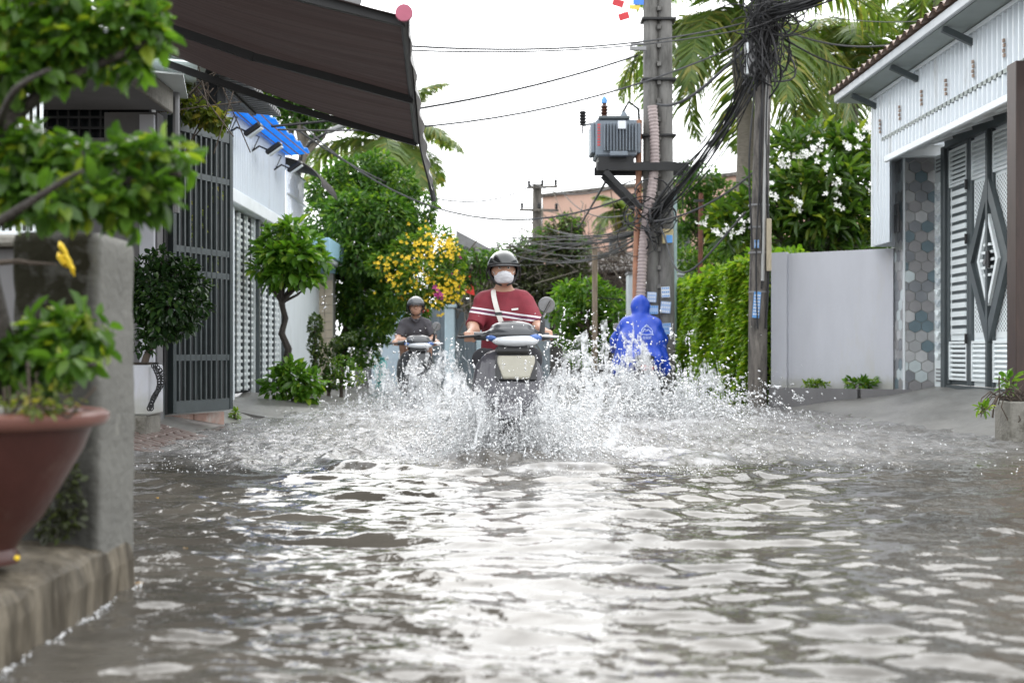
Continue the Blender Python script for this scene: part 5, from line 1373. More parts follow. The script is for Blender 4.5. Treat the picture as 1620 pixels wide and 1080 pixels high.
# big tangle on top of the near pole
tg = empty('cable_tangle', tuple(nT), 'huge bird nest of black cables wrapped round the top of the near pole', 'cable tangle')
mb = MB(); mb2 = MB()
for i in range(125):
    k_ = gq.random()
    c = at(1207 + gq.normal(0, 10), 20 + 95 * k_, 16.75) + gq.normal(0, .06, 3)
    ln = gq.uniform(.3, .9); tilt = np.array([gq.normal(0, .35), gq.normal(0, .2), 1.0]); tilt /= np.linalg.norm(tilt); s_ = np.cross(tilt, (0, 1, 0)); 
    bend = gq.normal(0, .12)
    pts = [c + tilt * ln * (q - .5) + s_ * bend * math.sin(PI * q) + np.array([0, -.05 * math.sin(PI * q), 0]) for q in np.linspace(0, 1, 9)]
    (mb if i % 4 else mb2).tube(pts, gq.uniform(.006, .014), 4)
for i in range(48):
    ps = [at(1195 + gq.normal(0, 10), 45 + gq.normal(0, 16), 16.7), at(1220 + gq.normal(0, 12), 10 + gq.normal(0, 14), 16.6), at(1260 + gq.normal(0, 10), 22 + gq.normal(0, 12), 16.3), at(1345, -30 + gq.normal(0, 9), 15.6)]
    (mb if i % 3 else mb2).tube([bez(ps, s) for s in np.linspace(0, 1, 12)], gq.uniform(.006, .013), 4)
for i in range(26):
    a0 = gq.uniform(0, 6); c = at(1225 + gq.normal(0, 26), 22 + gq.normal(0, 16), 16.5); r_ = gq.uniform(.12, .32); ax = unit(gq.normal(0, .5, 3) + (0, 1, 0)); _, s_, u_ = ortho(ax)
    mb.tube([c + (s_ * math.cos(a0 + a) + .6 * u_ * math.sin(a0 + a)) * r_ for a in np.linspace(0, gq.uniform(3, 6), 12)], .009, 4)
mb.build('black_strands', cab_d, tg, kind='stuff'); mb2.build('grey_strands', cab_g, tg, kind='stuff')
# ------------------------------------------------------------------ leaf materials
LM_bonsai = leaf_mat('fresh green leaf', (.035, .085, .014), (.10, .20, .026), (.24, .29, .03), .35, .5)
LM_dark = leaf_mat('dark glossy leaf', (.014, .036, .012), (.032, .070, .020), (.07, .13, .03), .24, .22)
LM_round = leaf_mat('bright glossy leaf', (.05, .13, .014), (.13, .27, .03), (.24, .35, .04), .28, .4)
LM_tree = leaf_mat('mid green leaf', (.028, .080, .014), (.080, .175, .026), (.18, .28, .035), .38, .45)
LM_yel = leaf_mat('light green leaf', (.05, .13, .018), (.13, .24, .03), (.26, .34, .04), .4, .4)
LM_hedge = leaf_mat('hedge leaf', (.075, .165, .014), (.20, .33, .03), (.34, .40, .045), .36, .45)
LM_palm = leaf_mat('palm leaflet', (.07, .13, .03), (.165, .225, .055), (.32, .28, .08), .45, .48)
LM_plum = leaf_mat('long glossy leaf', (.030, .075, .014), (.09, .165, .028), (.22, .27, .035), .3, .4)
LM_vine = leaf_mat('dry vine leaf', (.030, .028, .018), (.055, .07, .022), (.09, .12, .03), .6, .3)
LM_vgreen = leaf_mat('yellowing vine leaf', (.05, .075, .015), (.17, .21, .03), (.34, .28, .05), .4, .45)
LM_topi = leaf_mat('clipped leaf', (.025, .055, .012), (.07, .12, .02), (.13, .18, .03), .5, .25)
PET_w = mat('white petal', (.80, .80, .76), .6, var=.04)
PET_y = mat('yellow petal', (.78, .53, .015), .6, var=.12, scale=2)
PET_m = mat('magenta petal', (.42, .03, .20), .6, var=.1)

def flowers(name, m, par, centres, r, n_pet=5, label=None, kind='stuff'):
    """small five petalled flowers joined into one mass"""
    vs = []; fs = []
    for c in centres:
        ax = unit(np.array([rng.normal(0, .6), -1.0, rng.normal(.3, .5)])); _, s_, u_ = ortho(ax)
        rr_ = r * rng.uniform(.7, 1.2); b_ = len(vs)
        vs.append(c - ax * rr_ * .25)
        for k_ in range(n_pet):
            a = 2 * PI * k_ / n_pet + rng.random()
            for da, q in ((-.45, .6), (0, 1.0), (.45, .6)):
                vs.append(c + (s_ * math.cos(a + da) + u_ * math.sin(a + da)) * rr_ * q + ax * rr_ * .25 * q)
            i = b_ + 1 + 3 * k_; fs.append((b_, i, i + 1, i + 2))
    off = origin_of(par)
    me = np_mesh(name, np.array(vs) - off, np.array(fs), True); me.materials.append(m)
    o = link_mesh(name, me, par); o['kind'] = kind; return o

def tree(name, label, cat, base, top, r0, clumps, n_leaf, m, L, asp=.45, singles=0, droop=.3, bark='bark', group=None, jit=.7, inner=.5, seed=0, n_limbs=10):
    t = empty(name, tuple(base), label, cat, group)
    mb, pts = trunk_mb(base, top, r0, r0 * .6, seed=seed + 1)
    limbs(mb, pts[-2], [c[0] for c in clumps[:n_limbs]], r0 * .45, seed)
    mb.build('trunk', M[bark], t, smooth=True)
    P, O = clump_points(clumps, n_leaf, inner)
    leaf_cloud(t, m, P, O, L, asp, droop, jit, singles, 'crown')
    return t

# ------------------------------------------------------------------ clay pot and its clipped tree, close to the camera
PD = 3.26; pcx = px_x(-25, PD)
t = empty('clay_pot', (pcx, PD, .2), 'large red brown clay pot with wide lip standing on the concrete ledge', 'pot')
M_clay = mat('red brown glazed clay', (.060, .020, .016), .36, var=.18, scale=5, bump=.12, bscale=30, stain=(.10, .055, .045), stain_amt=.3, stain_scale=4)
M_lip = mat('paler worn clay', (.17, .075, .06), .30, var=.15, scale=6)
prof = [(.080, .2), (.084, .215), (.074, .235), (.09, .262), (.137, .31), (.195, .41), (.235, .48), (.252, .525), (.256, .535)]
MB().lathe(prof, (pcx, PD, 0), 48).build('body', M_clay, t, smooth=True)
MB().lathe([(.25, .53), (.285, .538), (.296, .552), (.296, .566), (.280, .576), (.252, .572), (.246, .548)], (pcx, PD, 0), 56, cap=False).build('lip', M_lip, t, smooth=True)
mb = MB(); mb.lathe([(.25, .545), (.2, .55), (.12, .566), (.05, .575), (.001, .578)], (pcx, PD, 0), 32); mb.build('soil', M['soil'], t, smooth=True)
for i in range(9):
    a = -PI / 2 + rng.uniform(-1.2, 1.2); r_ = rng.uniform(.1, .2); MB().ball((pcx + r_ * math.cos(a), PD + r_ * math.sin(a), .575), (.03, .025, .018), 8, 5).build('stone', M['concrete_old'], t, smooth=True)
T = empty('potted_tree', (pcx, PD, .57), 'clipped tree with layered pads of bright leaves growing from the clay pot', 'tree')
mb = MB()
trp = [(pcx, PD, .56), (pcx + .03, PD - .02, .75), (pcx - .03, PD, 1.0), (pcx + .02, PD + .03, 1.25), (pcx, PD, 1.55)]
mb.tube(trp, [.055, .048, .042, .034, .022], 10)
def br(ps, r): mb.tube([bez([np.array(p, float) for p in ps], s) for s in np.linspace(0, 1, 10)], list(np.linspace(r, r * .35, 10)), 7)
Q = lambda x, y, D=PD: tuple(at(x, y, D))
br([trp[1], Q(60, 600), Q(110, 590), Q(150, 575, 3.1)], .016)
br([trp[2], Q(60, 300), Q(160, 290), Q(285, 275, 3.2)], .020)
br([trp[2], Q(40, 330, 3.0), Q(90, 290, 2.95), Q(130, 270, 2.9)], .014)
br([trp[3], Q(60, 130), Q(150, 110), Q(250, 60, 3.2)], .020)
br([trp[3], Q(50, 40), Q(120, 30), Q(200, 20, 3.3)], .016)
br([trp[3], Q(10, 130, 3.0), Q(40, 130, 2.9), Q(80, 110, 2.9)], .012)
mb.build('trunk', M['bark_dark'], T, smooth=True)
def pxc(x, y, rx, ry, D=PD, rd=None):
    s = D / FPX; return (at(x, y, D), (rx * s, (rd or rx * .9) * s, ry * s))
clumps = []
for spec in ((20, 550, 55, 45), (75, 545, 50, 45), (130, 535, 50, 45), (50, 600, 45, 32), (110, 590, 40, 26, 3.15), (-20, 580, 50, 50),
             (5, 240, 55, 50), (60, 225, 45, 35), (75, 280, 50, 45), (135, 250, 50, 40), (150, 305, 45, 35, 3.15), (205, 265, 45, 40), (255, 245, 48, 38), (240, 300, 40, 36, 3.2), (20, 310, 50, 42), (190, 325, 30, 26, 3.2), (100, 330, 40, 30, 3.1), (215, 335, 20, 20, 3.2),
             (20, 30, 60, 60), (30, 100, 55, 50), (60, 70, 50, 45), (100, 20, 50, 45), (150, 50, 50, 42), (190, 15, 50, 45), (225, 60, 42, 45), (150, 105, 45, 30, 3.3), (215, 105, 38, 30), (90, 110, 30, 25), (240, 20, 30, 35), (0, 140, 40, 30), (-40, 60, 60, 90), (-60, 260, 50, 60)):
    clumps.append(pxc(*spec))
clumps = [(c_[0] + rng.normal(0, .012, 3), tuple(np.array(c_[1]) * rng.uniform(.65, 1.15))) for c_ in clumps]
P, O = clump_points(clumps, 3500, .15)
leaf_cloud(T, LM_bonsai, P, O, .050, .55, .8, .95, 300, 'foliage', .45)
# small seedlings in the pot and the odd fallen yellow flower
t = empty('seedlings', tuple(at(90, 640, 3.12)), 'pale little seedlings and dead stalks sprouting on the soil of the clay pot', 'plant')
P, O = clump_points([pxc(85, 628, 40, 22, 3.1), pxc(60, 645, 35, 15, 3.05), pxc(30, 640, 30, 20, 3.05)], 130, .2)
leaf_cloud(t, LM_vgreen, P, O, .022, .6, .1, .7, 130, 'leaves')
mb = MB()
for i in range(20):
    a = at(rng.uniform(0, 120), 660, 3.05 + rng.uniform(0, .15)); mb.tube([a, a + rng.normal(0, .03, 3) + (0, 0, .05)], .0035, 4)
mb.build('stalks', M['bark'], t, kind='stuff')
t = empty('yellow_flower', tuple(at(98, 393, 3.66)), 'wilted yellow trumpet flower caught on top of the mossy concrete post', 'flower')
for k_, (x, y, l) in enumerate(((94, 383, .05), (101, 398, .06), (105, 408, .05), (92, 400, .04))):
    p = at(x, y, 3.64); MB().tube([p, p + (.008, -.01, -.012), p + (.02, -.01, -.03), p + (.022, 0, -l)], [.003, .009, .008, .002], 6).build('petal', PET_y, t, smooth=True)
MB().tube([at(-20, 417, 3.6), at(30, 413, 3.6), at(50, 416, 3.6), at(90, 418, 3.6)], [.009, .008, .006, .003], 6).build('dead_twig', M['bark'], None)
tag(bpy.data.objects['dead_twig'], 'dead grey twig lying level across the face of the mossy post', 'twig')
t = empty('moss_tuft', tuple(at(105, 800, 3.66)), 'dark weedy growth in the gap at the foot of the mossy concrete post', 'weeds')
P, O = clump_points([pxc(110, 790, 22, 60, 3.66, 12), pxc(85, 830, 30, 25, 3.64, 12)], 240, .2)
leaf_cloud(t, LM_vine, P, O, .025, .6, .4, .8, 60, 'leaves')
tag(MB().ball(at(27, 882, 3.1), (.007, .006, .006), 8, 5).build('fallen_petal', PET_y), 'tiny yellow petal on the ledge beside the foot of the clay pot', 'petal')

# ------------------------------------------------------------------ dark ball shrub in a pale square planter by the porch
SDp = 10.4
t = empty('square_planter', (px_x(215, SDp), SDp, .1), 'pale grey square planter on the porch step beside the barred gate', 'planter')
mb = MB(); x0, x1 = px_x(165, SDp), px_x(246, SDp); y0_, y1_ = SDp - .16, SDp + .24; z0, z1 = px_z(655, SDp), px_z(577, SDp)
mb.box(x0, x1, y0_, y1_, z0, z1, .012); mb.build('body', M['white_wall'], t)
mb = MB(); mb.box(x0 - .03, x1 - .02, y0_ - .05, y1_, -.05, z0 - .003, .01); mb.build('foot', M['concrete_old'], t)
mb = MB(); mb.box(x0 + .03, x1 - .03, y0_ + .03, y1_ - .03, z1 + .001, z1 + .02); mb.build('soil', M['soil'], t)
c = at(262, 474, SDp)
cl = [(c, (.24, .26, .30))] + [pxc(x, y, r_, r_ * .8, SDp + dz) for x, y, r_, dz in ((235, 430, 28, 0), (255, 412, 22, 0), (285, 430, 26, 0), (305, 455, 24, 0), (315, 485, 18, -.1), (235, 480, 32, -.1), (270, 480, 34, -.2), (250, 520, 28, -.1), (285, 515, 20, -.1), (225, 545, 18, 0), (305, 510, 12, 0), (215, 440, 20, 0))]
tree('ball_shrub', 'dense dark glossy round shrub in the pale square planter', 'shrub', at(228, 577, SDp), at(250, 500, SDp), .03, cl, 2600, LM_dark, .065, .5, 300, .35, 'bark', jit=.7, inner=.55)
t = empty('hanging_chain', tuple(at(250, 580, 10.2)), 'heavy black chain hanging over the corner of the square planter', 'chain')
for i in range(17):
    p = at(243 + 9 * math.sin(i * .25), 578 + i * 4.2, 10.18); q = .016
    for k_ in range(2):
        ring_ = [p + np.array([q * math.cos(a) + k_ * .035 * (.4 + .6 * math.sin(i * .4)), (q * .3 if i % 2 else q) * math.sin(a) * .5, q * 1.25 * math.sin(a)]) for a in np.linspace(0, 2 * PI, 9)]
        MB().tube(ring_, .005, 5, cap=False).build('link', M['iron'], t)

# ------------------------------------------------------------------ vines over the barred gate
t = empty('gate_vine', tuple(at(300, 150, 12)), 'yellowing vine spilling over the top rail of the barred gate', 'vine')
cl = [pxc(x, y, r_, r2, 11.8) for x, y, r_, r2 in ((285, 140, 22, 30), (300, 175, 24, 18), (325, 180, 22, 16), (342, 188, 16, 12), (350, 192, 10, 14), (290, 120, 14, 12))]
P, O = clump_points(cl, 380, .3); leaf_cloud(t, LM_vgreen, P, O, .085, .6, .8, .6, 240, 'foliage')
mb = MB()
for i in range(18):
    a = at(rng.uniform(272, 345), rng.uniform(120, 180), 11.8); mb.tube([a, a + rng.normal(0, .12, 3), a + rng.normal(0, .2, 3) + (0, 0, -.25)], .006, 4)
mb.build('stems', M['bark'], t)
t = empty('porch_creeper', tuple(at(310, 340, 12.9)), 'thin creeper dangling behind the bars of the open gate', 'vine')
P, O = clump_points([pxc(x, y, 12, 34, 12.9) for x, y in ((312, 345), (302, 385), (345, 300), (335, 430))], 110, .1); leaf_cloud(t, LM_vgreen, P, O, .07, .45, .8, .6, 60, 'foliage')

# ------------------------------------------------------------------ round clipped street tree, low shrub, topiary
RD = 17.2
c = at(459, 408, RD); cl = [(c + np.array([0, 0, -.05]), (.28, .28, .22))] + [pxc(x, y, r_, r_ * .6, RD + dz) for x, y, r_, dz in ((425, 395, 22, 0), (440, 375, 24, .1), (462, 365, 22, 0), (485, 385, 24, .1), (500, 415, 18, 0), (415, 425, 14, -.1), (450, 430, 24, -.2), (482, 438, 20, -.1), (505, 437, 11, 0), (430, 445, 12, 0), (470, 400, 26, -.25), (440, 405, 26, -.2))]
tree('round_tree', 'small clipped street tree with bright rounded crown and bare dark trunk', 'tree', at(455, 600, RD), at(443, 455, RD), .055, cl, 1500, LM_round, .15, .45, 300, .25, 'bark_dark', jit=.55, inner=.6, seed=4)
cl = [pxc(x, y, r_, r2, 17.0) for x, y, r_, r2 in ((440, 610, 18, 22), (470, 600, 22, 22), (492, 605, 18, 18), (455, 585, 16, 14), (480, 625, 18, 12))]
t = empty('low_shrub', tuple(at(465, 640, 17)), 'low bright leafy shrub at the foot of the round street tree', 'shrub')
P, O = clump_points(cl, 420, .3); leaf_cloud(t, LM_round, P, O, .15, .42, .2, .6, 250, 'foliage')
mb = MB()
for i in range(12): mb.tube([at(462, 642, 17), at(rng.uniform(430, 500), rng.uniform(590, 620), 17)], .01, 5)
mb.build('stems', M['bark'], t)
for (spec, lab) in ((((499, 515, 11, 18), (499, 545, 11, 18), (500, 570, 7, 14)), 'narrow clipped column of dark green topiary by the white wall'),
                    (((520, 600, 11, 18), (517, 570, 9, 16), (522, 552, 8, 10), (534, 543, 10, 8), (548, 536, 10, 7), (558, 532, 7, 6)), 'bent arm of clipped topiary leaning towards the lane'),
                    (((540, 580, 22, 18), (560, 595, 18, 14), (535, 600, 22, 14)), 'loose pale green bush between the topiary and the splash')):
    t = empty('topiary', tuple(at(spec[0][0], 630, 20)), lab, 'shrub', 'clipped shrubs by the white walled house')
    P, O = clump_points([pxc(x, y, a, b_, 20) for x, y, a, b_ in spec], 900, .7); leaf_cloud(t, LM_topi if len(spec) != 3 or spec[0][0] == 499 else LM_yel, P, O, .05, .6, .1, .9, 0, 'foliage')
    mb = MB(); mb.tube([at(spec[0][0], 640, 20), at(spec[0][0], spec[0][1], 20)], .03, 6); mb.build('stem', M['bark'], t)

# ------------------------------------------------------------------ big tree and the yellow flowering shrub
TD = 26.0
c = at(585, 360, TD)
cl = [(c, (.95, .9, 1.0))] + [pxc(x, y, r_, r_ * .8, TD + dz) for x, y, r_, dz in ((530, 300, 40, 0), (575, 280, 42, .3), (620, 295, 40, 0), (655, 330, 36, 0), (520, 345, 36, -.5), (560, 340, 45, -.9), (605, 345, 48, -.9), (645, 375, 36, -.6), (525, 400, 32, -.3), (565, 405, 42, -1), (610, 420, 40, -.9), (580, 460, 38, -.7), (550, 450, 30, -.4), (600, 490, 32, -.6), (580, 525, 28, -.6), (560, 490, 28, -.5), (625, 455, 30, -.5), (545, 525, 26, -.2), (540, 480, 26, .1), (575, 560, 22, -.4), (550, 560, 22, 0), (600, 530, 18, -.4), (520, 440, 24, .1), (530, 575, 16, 0), (505, 305, 22, 0), (665, 355, 22, 0), (596, 262, 26, 0), (540, 275, 26, 0))]
tree('broadleaf_tree', 'large dense green tree with drooping crown over the pale blue wall', 'tree', at(540, 600, TD), at(560, 420, TD), .16, cl, 17000, LM_tree, .125, .42, 300, .45, 'bark', jit=.6, inner=.72, seed=9, n_limbs=20)
YD = 24.5
cl = [pxc(x, y, r_, r_ * .85, YD + dz) for x, y, r_, dz in ((650, 400, 34, 0), (690, 385, 32, 0), (665, 440, 36, -.4), (705, 430, 30, -.2), (640, 465, 30, -.3), (690, 465, 24, -.3), (715, 405, 22, 0), (715, 455, 20, -.2), (625, 430, 30, .2), (600, 420, 20, -.2), (630, 500, 24, .2), (660, 490, 22, .3), (610, 470, 26, .3), (600, 510, 20, .4))]
t = tree('yellow_flower_shrub', 'tall light green shrub covered in yellow trumpet flowers beside the big tree', 'shrub', at(650, 620, YD), at(665, 460, YD), .05, cl, 6500, LM_yel, .10, .36, 150, .4, 'bark', jit=.6, inner=.6, seed=2)
fc = []
for x, y, n_, sp in ((672, 380, 34, 14), (690, 400, 30, 16), (660, 415, 40, 20), (700, 372, 18, 12), (712, 390, 40, 7), (685, 440, 46, 20), (705, 455, 50, 13), (640, 440, 24, 18), (655, 465, 20, 16), (612, 415, 12, 8), (622, 445, 14, 9), (722, 440, 16, 7), (718, 465, 22, 7), (600, 420, 6, 6), (690, 480, 12, 14)):
    for _ in range(n_): fc.append(at(x + rng.normal(0, sp), y + rng.normal(0, sp), YD - .62 + rng.normal(0, .2)))
flowers('yellow_blossom', PET_y, t, fc, .040)
t = empty('magenta_shrub', tuple(at(722, 470, 29)), 'sparse shrub with a few magenta blossoms beyond the yellow flowers', 'shrub')
P, O = clump_points([pxc(x, y, 24, 16, 29) for x, y in ((735, 415), (760, 408), (775, 425), (725, 430), (790, 412), (745, 440))], 1100, .3); leaf_cloud(t, LM_tree, P, O, .12, .35, .4, .8, 0, 'foliage')
flowers('magenta_blossom', PET_m, t, [at(722 + rng.normal(0, 7), 412 + rng.normal(0, 9), 28.2) for _ in range(36)] + [at(690 + rng.normal(0, 5), 465 + rng.normal(0, 4), 23.6) for _ in range(10)], .06)
mb = MB()
for i in range(14): a = at(rng.uniform(720, 790), 450, 29); mb.tube([a, a + rng.normal(0, .15, 3) + (0, 0, .3), a + rng.normal(0, .3, 3) + (0, 0, .5 + rng.random() * .2)], [.03, .02, .012], 5)
mb.build('branches', M['bark'], t)

# ------------------------------------------------------------------ trees beyond the roofs on the far side
c = at(468, 170, 30)
cl = [pxc(x, y, r_, r_ * .7, 30) for x, y, r_ in ((440, 160, 30), (470, 150, 34), (495, 180, 24), (460, 185, 24), (430, 135, 26), (480, 125, 26), (505, 195, 14), (525, 188, 9), (540, 192, 7), (450, 110, 30), (500, 210, 8))]
tree('roof_tree', 'dark leafy tree on a bare trunk rising behind the blue tarpaulin', 'tree', at(478, 480, 30), at(477, 200, 30), .14, cl, 2600, LM_tree, .17, .4, 0, .5, 'bark_grey', jit=.7, inner=.35, seed=3)

def palm(label, crown, n_fr, length, base_x, seed, sweep=None, lw=.05, yellow=0, trunk=.16):
    g = np.random.default_rng(seed)
    crown = np.array(crown, float)
    t = empty('coconut_palm', (base_x, crown[1], -.2), label, 'palm', 'coconut palms beyond the houses')
    mb, pts = trunk_mb((base_x, crown[1], -.3), crown, trunk * 1.2, trunk, 10, .02, 8, seed); mb.build('trunk', M['bark_grey'], t, smooth=True)
    off = origin_of(t)
    for k_ in range(n_fr):
        az = 2 * PI * k_ / n_fr * 2.4 + g.normal(0, .25); el = (1.25 - 1.75 * (k_ / n_fr) + g.normal(0, .12))
        Lf = length * g.uniform(.8, 1.08); h = np.array([math.cos(az), math.sin(az), 0])
        N = 34; pos = crown.copy(); rach = [pos.copy()]; e_ = el
        for i in range(N):
            e_ -= (1.35 + .5 * (k_ / n_fr)) / N * (.5 + i / N)
            pos = pos + (h * math.cos(e_) + np.array([0, 0, math.sin(e_)])) * Lf / N; rach.append(pos.copy())
        rach = np.array(rach); tan = unit(np.gradient(rach, axis=0)); side = unit(np.cross(tan, np.array([0, 0, 1.0]))); up = np.cross(side, tan)
        mbf = MB(); mbf.tube([p - off for p in rach[::3]], list(np.linspace(.035, .008, len(rach[::3]))), 4)
        for i in range(4, N + 1):
            f_ = i / N; ll = Lf * .27 * math.sin(PI * min(1, .16 + .84 * f_)) ** .6 * (1 if f_ < .9 else .7)
            for sg in (-1, 1):
                for sub in (0, .5):
                    b_ = rach[i] * (1 - sub) + rach[i - 1] * sub - off
                    d = unit(side[i] * sg * .85 + tan[i] * .55 + up[i] * .1 + g.normal(0, .10, 3)); drp = np.array([0, 0, -1.0]) * ll * (.35 + .25 * g.random())
                    w_ = lw * .5 * tan[i]
                    p1 = b_ + d * ll * .5 + drp * .22; p2 = b_ + d * ll + drp
                    bi = len(mbf.v); mbf.v += [tuple(b_ - w_ * .6), tuple(b_ + w_ * .6), tuple(p1 + w_), tuple(p1 - w_), tuple(p2)]
                    mbf.f += [(bi, bi + 1, bi + 2, bi + 3), (bi + 3, bi + 2, bi + 4)]
        o = mbf.build('frond', LM_palm, t, local=True)
    mb = MB()
    for i in range(7):
        a = g.uniform(0, 6.28); mb.ball(crown + np.array([.28 * math.cos(a), .28 * math.sin(a), -.35 - .12 * g.random()]), (.12, .12, .15), 8, 6)
    mb.build('coconuts', LM_palm, t, smooth=True)
    return t
palm('tall coconut palm whose drooping fronds spread behind the tangled near pole', at(1172, 20, 27), 30, 3.9, px_x(1192, 27), 21, lw=.075)
palm('coconut palm behind the near roof corner, second from the tangled pole', at(1342, 95, 33), 26, 3.3, px_x(1345, 33), 22, lw=.08)
palm('coconut palm mostly above the frame, only frond tips over the brown roof edge', at(1490, -75, 29), 18, 2.8, px_x(1500, 29), 23, lw=.09)
palm('distant hazy coconut palm behind the big broadleaf tree', at(606, 225, 46), 22, 3.7, px_x(600, 46), 24, lw=.12)
palm('small palm standing against the pink building wall', at(985, 335, 41), 13, 1.5, px_x(992, 41), 25, lw=.06, trunk=.1)

# frangipani behind the white wall
FD = 20.5
cl = [pxc(x, y, r_, r_ * .75, FD + dz) for x, y, r_, dz in ((1250, 240, 36, 0), (1295, 225, 36, .2), (1340, 240, 36, 0), (1375, 235, 30, .2), (1265, 290, 40, -.4), (1315, 285, 40, -.5), (1360, 290, 34, -.3), (1230, 320, 34, -.3), (1280, 345, 40, -.5), (1330, 345, 40, -.5), (1375, 345, 32, -.3), (1190, 335, 34, 0), (1170, 370, 34, 0), (1235, 375, 34, -.3), (1300, 385, 36, -.4), (1360, 385, 34, -.3), (1150, 350, 28, .3), (1205, 300, 26, .2))]
t = tree('frangipani', 'frangipani tree with long glossy leaves and white flower clusters behind the white wall', 'tree', (px_x(1290, FD), FD, -.2), at(1290, 380, FD), .12, cl, 2900, LM_plum, .27, .26, 300, -.1, 'bark_grey', jit=.75, inner=.55, seed=6, n_limbs=18)
fc = []
for x, y, n_, sp in ((1285, 235, 16, 9), (1285, 248, 10, 7), (1252, 245, 8, 6), (1240, 262, 6, 4), (1222, 268, 5, 4), (1357, 225, 8, 7), (1343, 235, 5, 4), (1322, 298, 8, 7), (1258, 318, 6, 5), (1262, 330, 5, 4), (1225, 310, 6, 4), (1225, 290, 4, 4), (1330, 327, 4, 4), (1175, 350, 7, 8), (1160, 366, 6, 6), (1150, 370, 5, 5), (1135, 365, 4, 4), (1112, 352, 5, 4), (1310, 262, 4, 4), (1385, 290, 4, 4), (1372, 200, 8, 5)):
    for _ in range(n_): fc.append(at(x + rng.normal(0, sp * 1.35), y + rng.normal(0, sp), FD - .95 + rng.normal(0, .12)))
flowers('white_blossom', PET_w, t, fc, .050)

# background trees
for (nm, lab, D, specs, n_, m_, L_, br_) in (
    ('feathery_tree', 'dark feathery tree between the twin pole and the big palm', 31, ((1085, 300, 34), (1110, 285, 30), (1135, 310, 34), (1075, 345, 30), (1120, 350, 36), (1160, 335, 30), (1100, 390, 36), (1150, 385, 34), (1085, 270, 16)), 3600, LM_tree, .15, 'bark'),
    ('shade_tree', 'shadowy leafy tree filling the gap under the frangipani', 25, ((1200, 400, 36), (1240, 420, 34), (1290, 410, 36), (1340, 410, 34), (1390, 400, 30), (1170, 395, 26), (1195, 440, 30)), 3600, LM_tree, .15, 'bark'),
    ('sunny_bush', 'light green bush behind the hedge next to the rusty pole', 27.5, ((1085, 410, 22), (1125, 415, 24), (1150, 400, 22), (1105, 432, 22), (1140, 435, 22), (1168, 425, 20)), 1900, LM_yel, .12, 'bark'),
    ('cassava_bush', 'bright yellow green bush spilling over the lane beyond the blue rider', 24, ((900, 470, 28), (930, 462, 30), (960, 475, 28), (885, 495, 24), (920, 500, 34), (955, 505, 30), (980, 500, 20), (905, 530, 26), (945, 535, 28), (975, 530, 22), (925, 555, 30), (895, 455, 14)), 3600, LM_round, .13, 'bark'),
    ('ficus_tree', 'dense small leaved tree against the pink building top', 37, ((900, 365, 16), (893, 345, 9), (888, 385, 16), (915, 385, 14), (898, 405, 16)), 1100, LM_tree, .12, 'bark')):
    cl = [pxc(x, y, r_, r_ * .8, D + rng.normal(0, .25)) for x, y, r_ in specs]
    xm = np.mean([s_[0] for s_ in specs]); ym = np.mean([s_[1] for s_ in specs])
    tree(nm, lab, 'tree' if 'tree' in nm else 'bush', (px_x(xm, D), D, -.3), at(xm, ym, D), .10, cl, n_, m_, L_, .36, 0, .35, br_, jit=.8, inner=.45, seed=int(D))
# vine choked mass
D = 33.5
t = empty('vine_mass', (px_x(850, D), D, 0), 'dark mass of dead vines and wires choking the far wall', 'vine')
cl = [pxc(x, y, r_, r_ * .65, D + rng.normal(0, .4)) for x, y, r_ in ((780, 425, 30), (815, 410, 34), (850, 395, 36), (885, 375, 34), (905, 360, 22), (900, 400, 34), (860, 430, 40), (820, 445, 38), (790, 465, 36), (850, 470, 40), (890, 450, 36), (910, 430, 26), (745, 450, 24), (760, 475, 30), (800, 500, 36), (850, 510, 36), (885, 495, 26), (700, 455, 16))]
P, O = clump_points(cl, 9500, .15); leaf_cloud(t, LM_vine, P, O, .14, .4, .5, .9, 0, 'foliage')
mb = MB()
for i in range(200):
    c = cl[rng.integers(len(cl))]; a = c[0] + rng.normal(0, 1, 3) * c[1] * .9; mb.tube([a, a + rng.normal(0, .25, 3), a + rng.normal(0, .45, 3) + (0, 0, -.15)], .012, 4)
mb.build('dead_stems', M['bark_grey'], t, kind='stuff')
P, O = clump_points([(c[0] + np.array([0, -.2, .1]), c[1]) for c in cl[:6]], 700, .8); leaf_cloud(t, LM_tree, P, O, .13, .4, .5, .9, 0, 'green_leaves')
t = empty('wire_thicket', (px_x(970, 36.5), 36.5, 2), 'brown thicket of bare stems on the grey shed roof', 'thicket')
mb = MB()
for i in range(160):
    a = at(rng.uniform(910, 1010), rng.uniform(400, 470), 36 + rng.uniform(-.5, .5)); mb.tube([a, a + rng.normal(0, .3, 3), a + rng.normal(0, .5, 3)], .012, 4)
mb.build('stems', M['bark'], t, kind='stuff')

# ------------------------------------------------------------------ hedge grown over a wall along the lane
hA, hB = np.array([px_x(1192, 17.7), 17.7]), np.array([px_x(1064, 25.5), 25.5])
t = empty('leafy_hedge', (3.6, 21, 0), 'long bright green creeper hedge lining the lane behind the near pole', 'hedge')
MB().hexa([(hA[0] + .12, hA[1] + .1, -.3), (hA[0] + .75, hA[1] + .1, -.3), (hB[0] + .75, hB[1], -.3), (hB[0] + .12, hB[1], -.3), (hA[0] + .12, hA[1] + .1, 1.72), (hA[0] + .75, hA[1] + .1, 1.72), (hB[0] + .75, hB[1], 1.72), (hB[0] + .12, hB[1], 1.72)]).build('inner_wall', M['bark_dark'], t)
e3 = (hB - hA) / np.linalg.norm(hB - hA); HL = np.linalg.norm(hB - hA); n3 = np.array([-e3[1], e3[0]])
if n3[0] > 0: n3 = -n3
N = 22000
s_ = rng.random(N) ** 1.25 * HL; w_ = rng.random(N); top = w_ > .86; end = (w_ > .76) & ~top
zz = rng.random(N) * 1.95 - .02
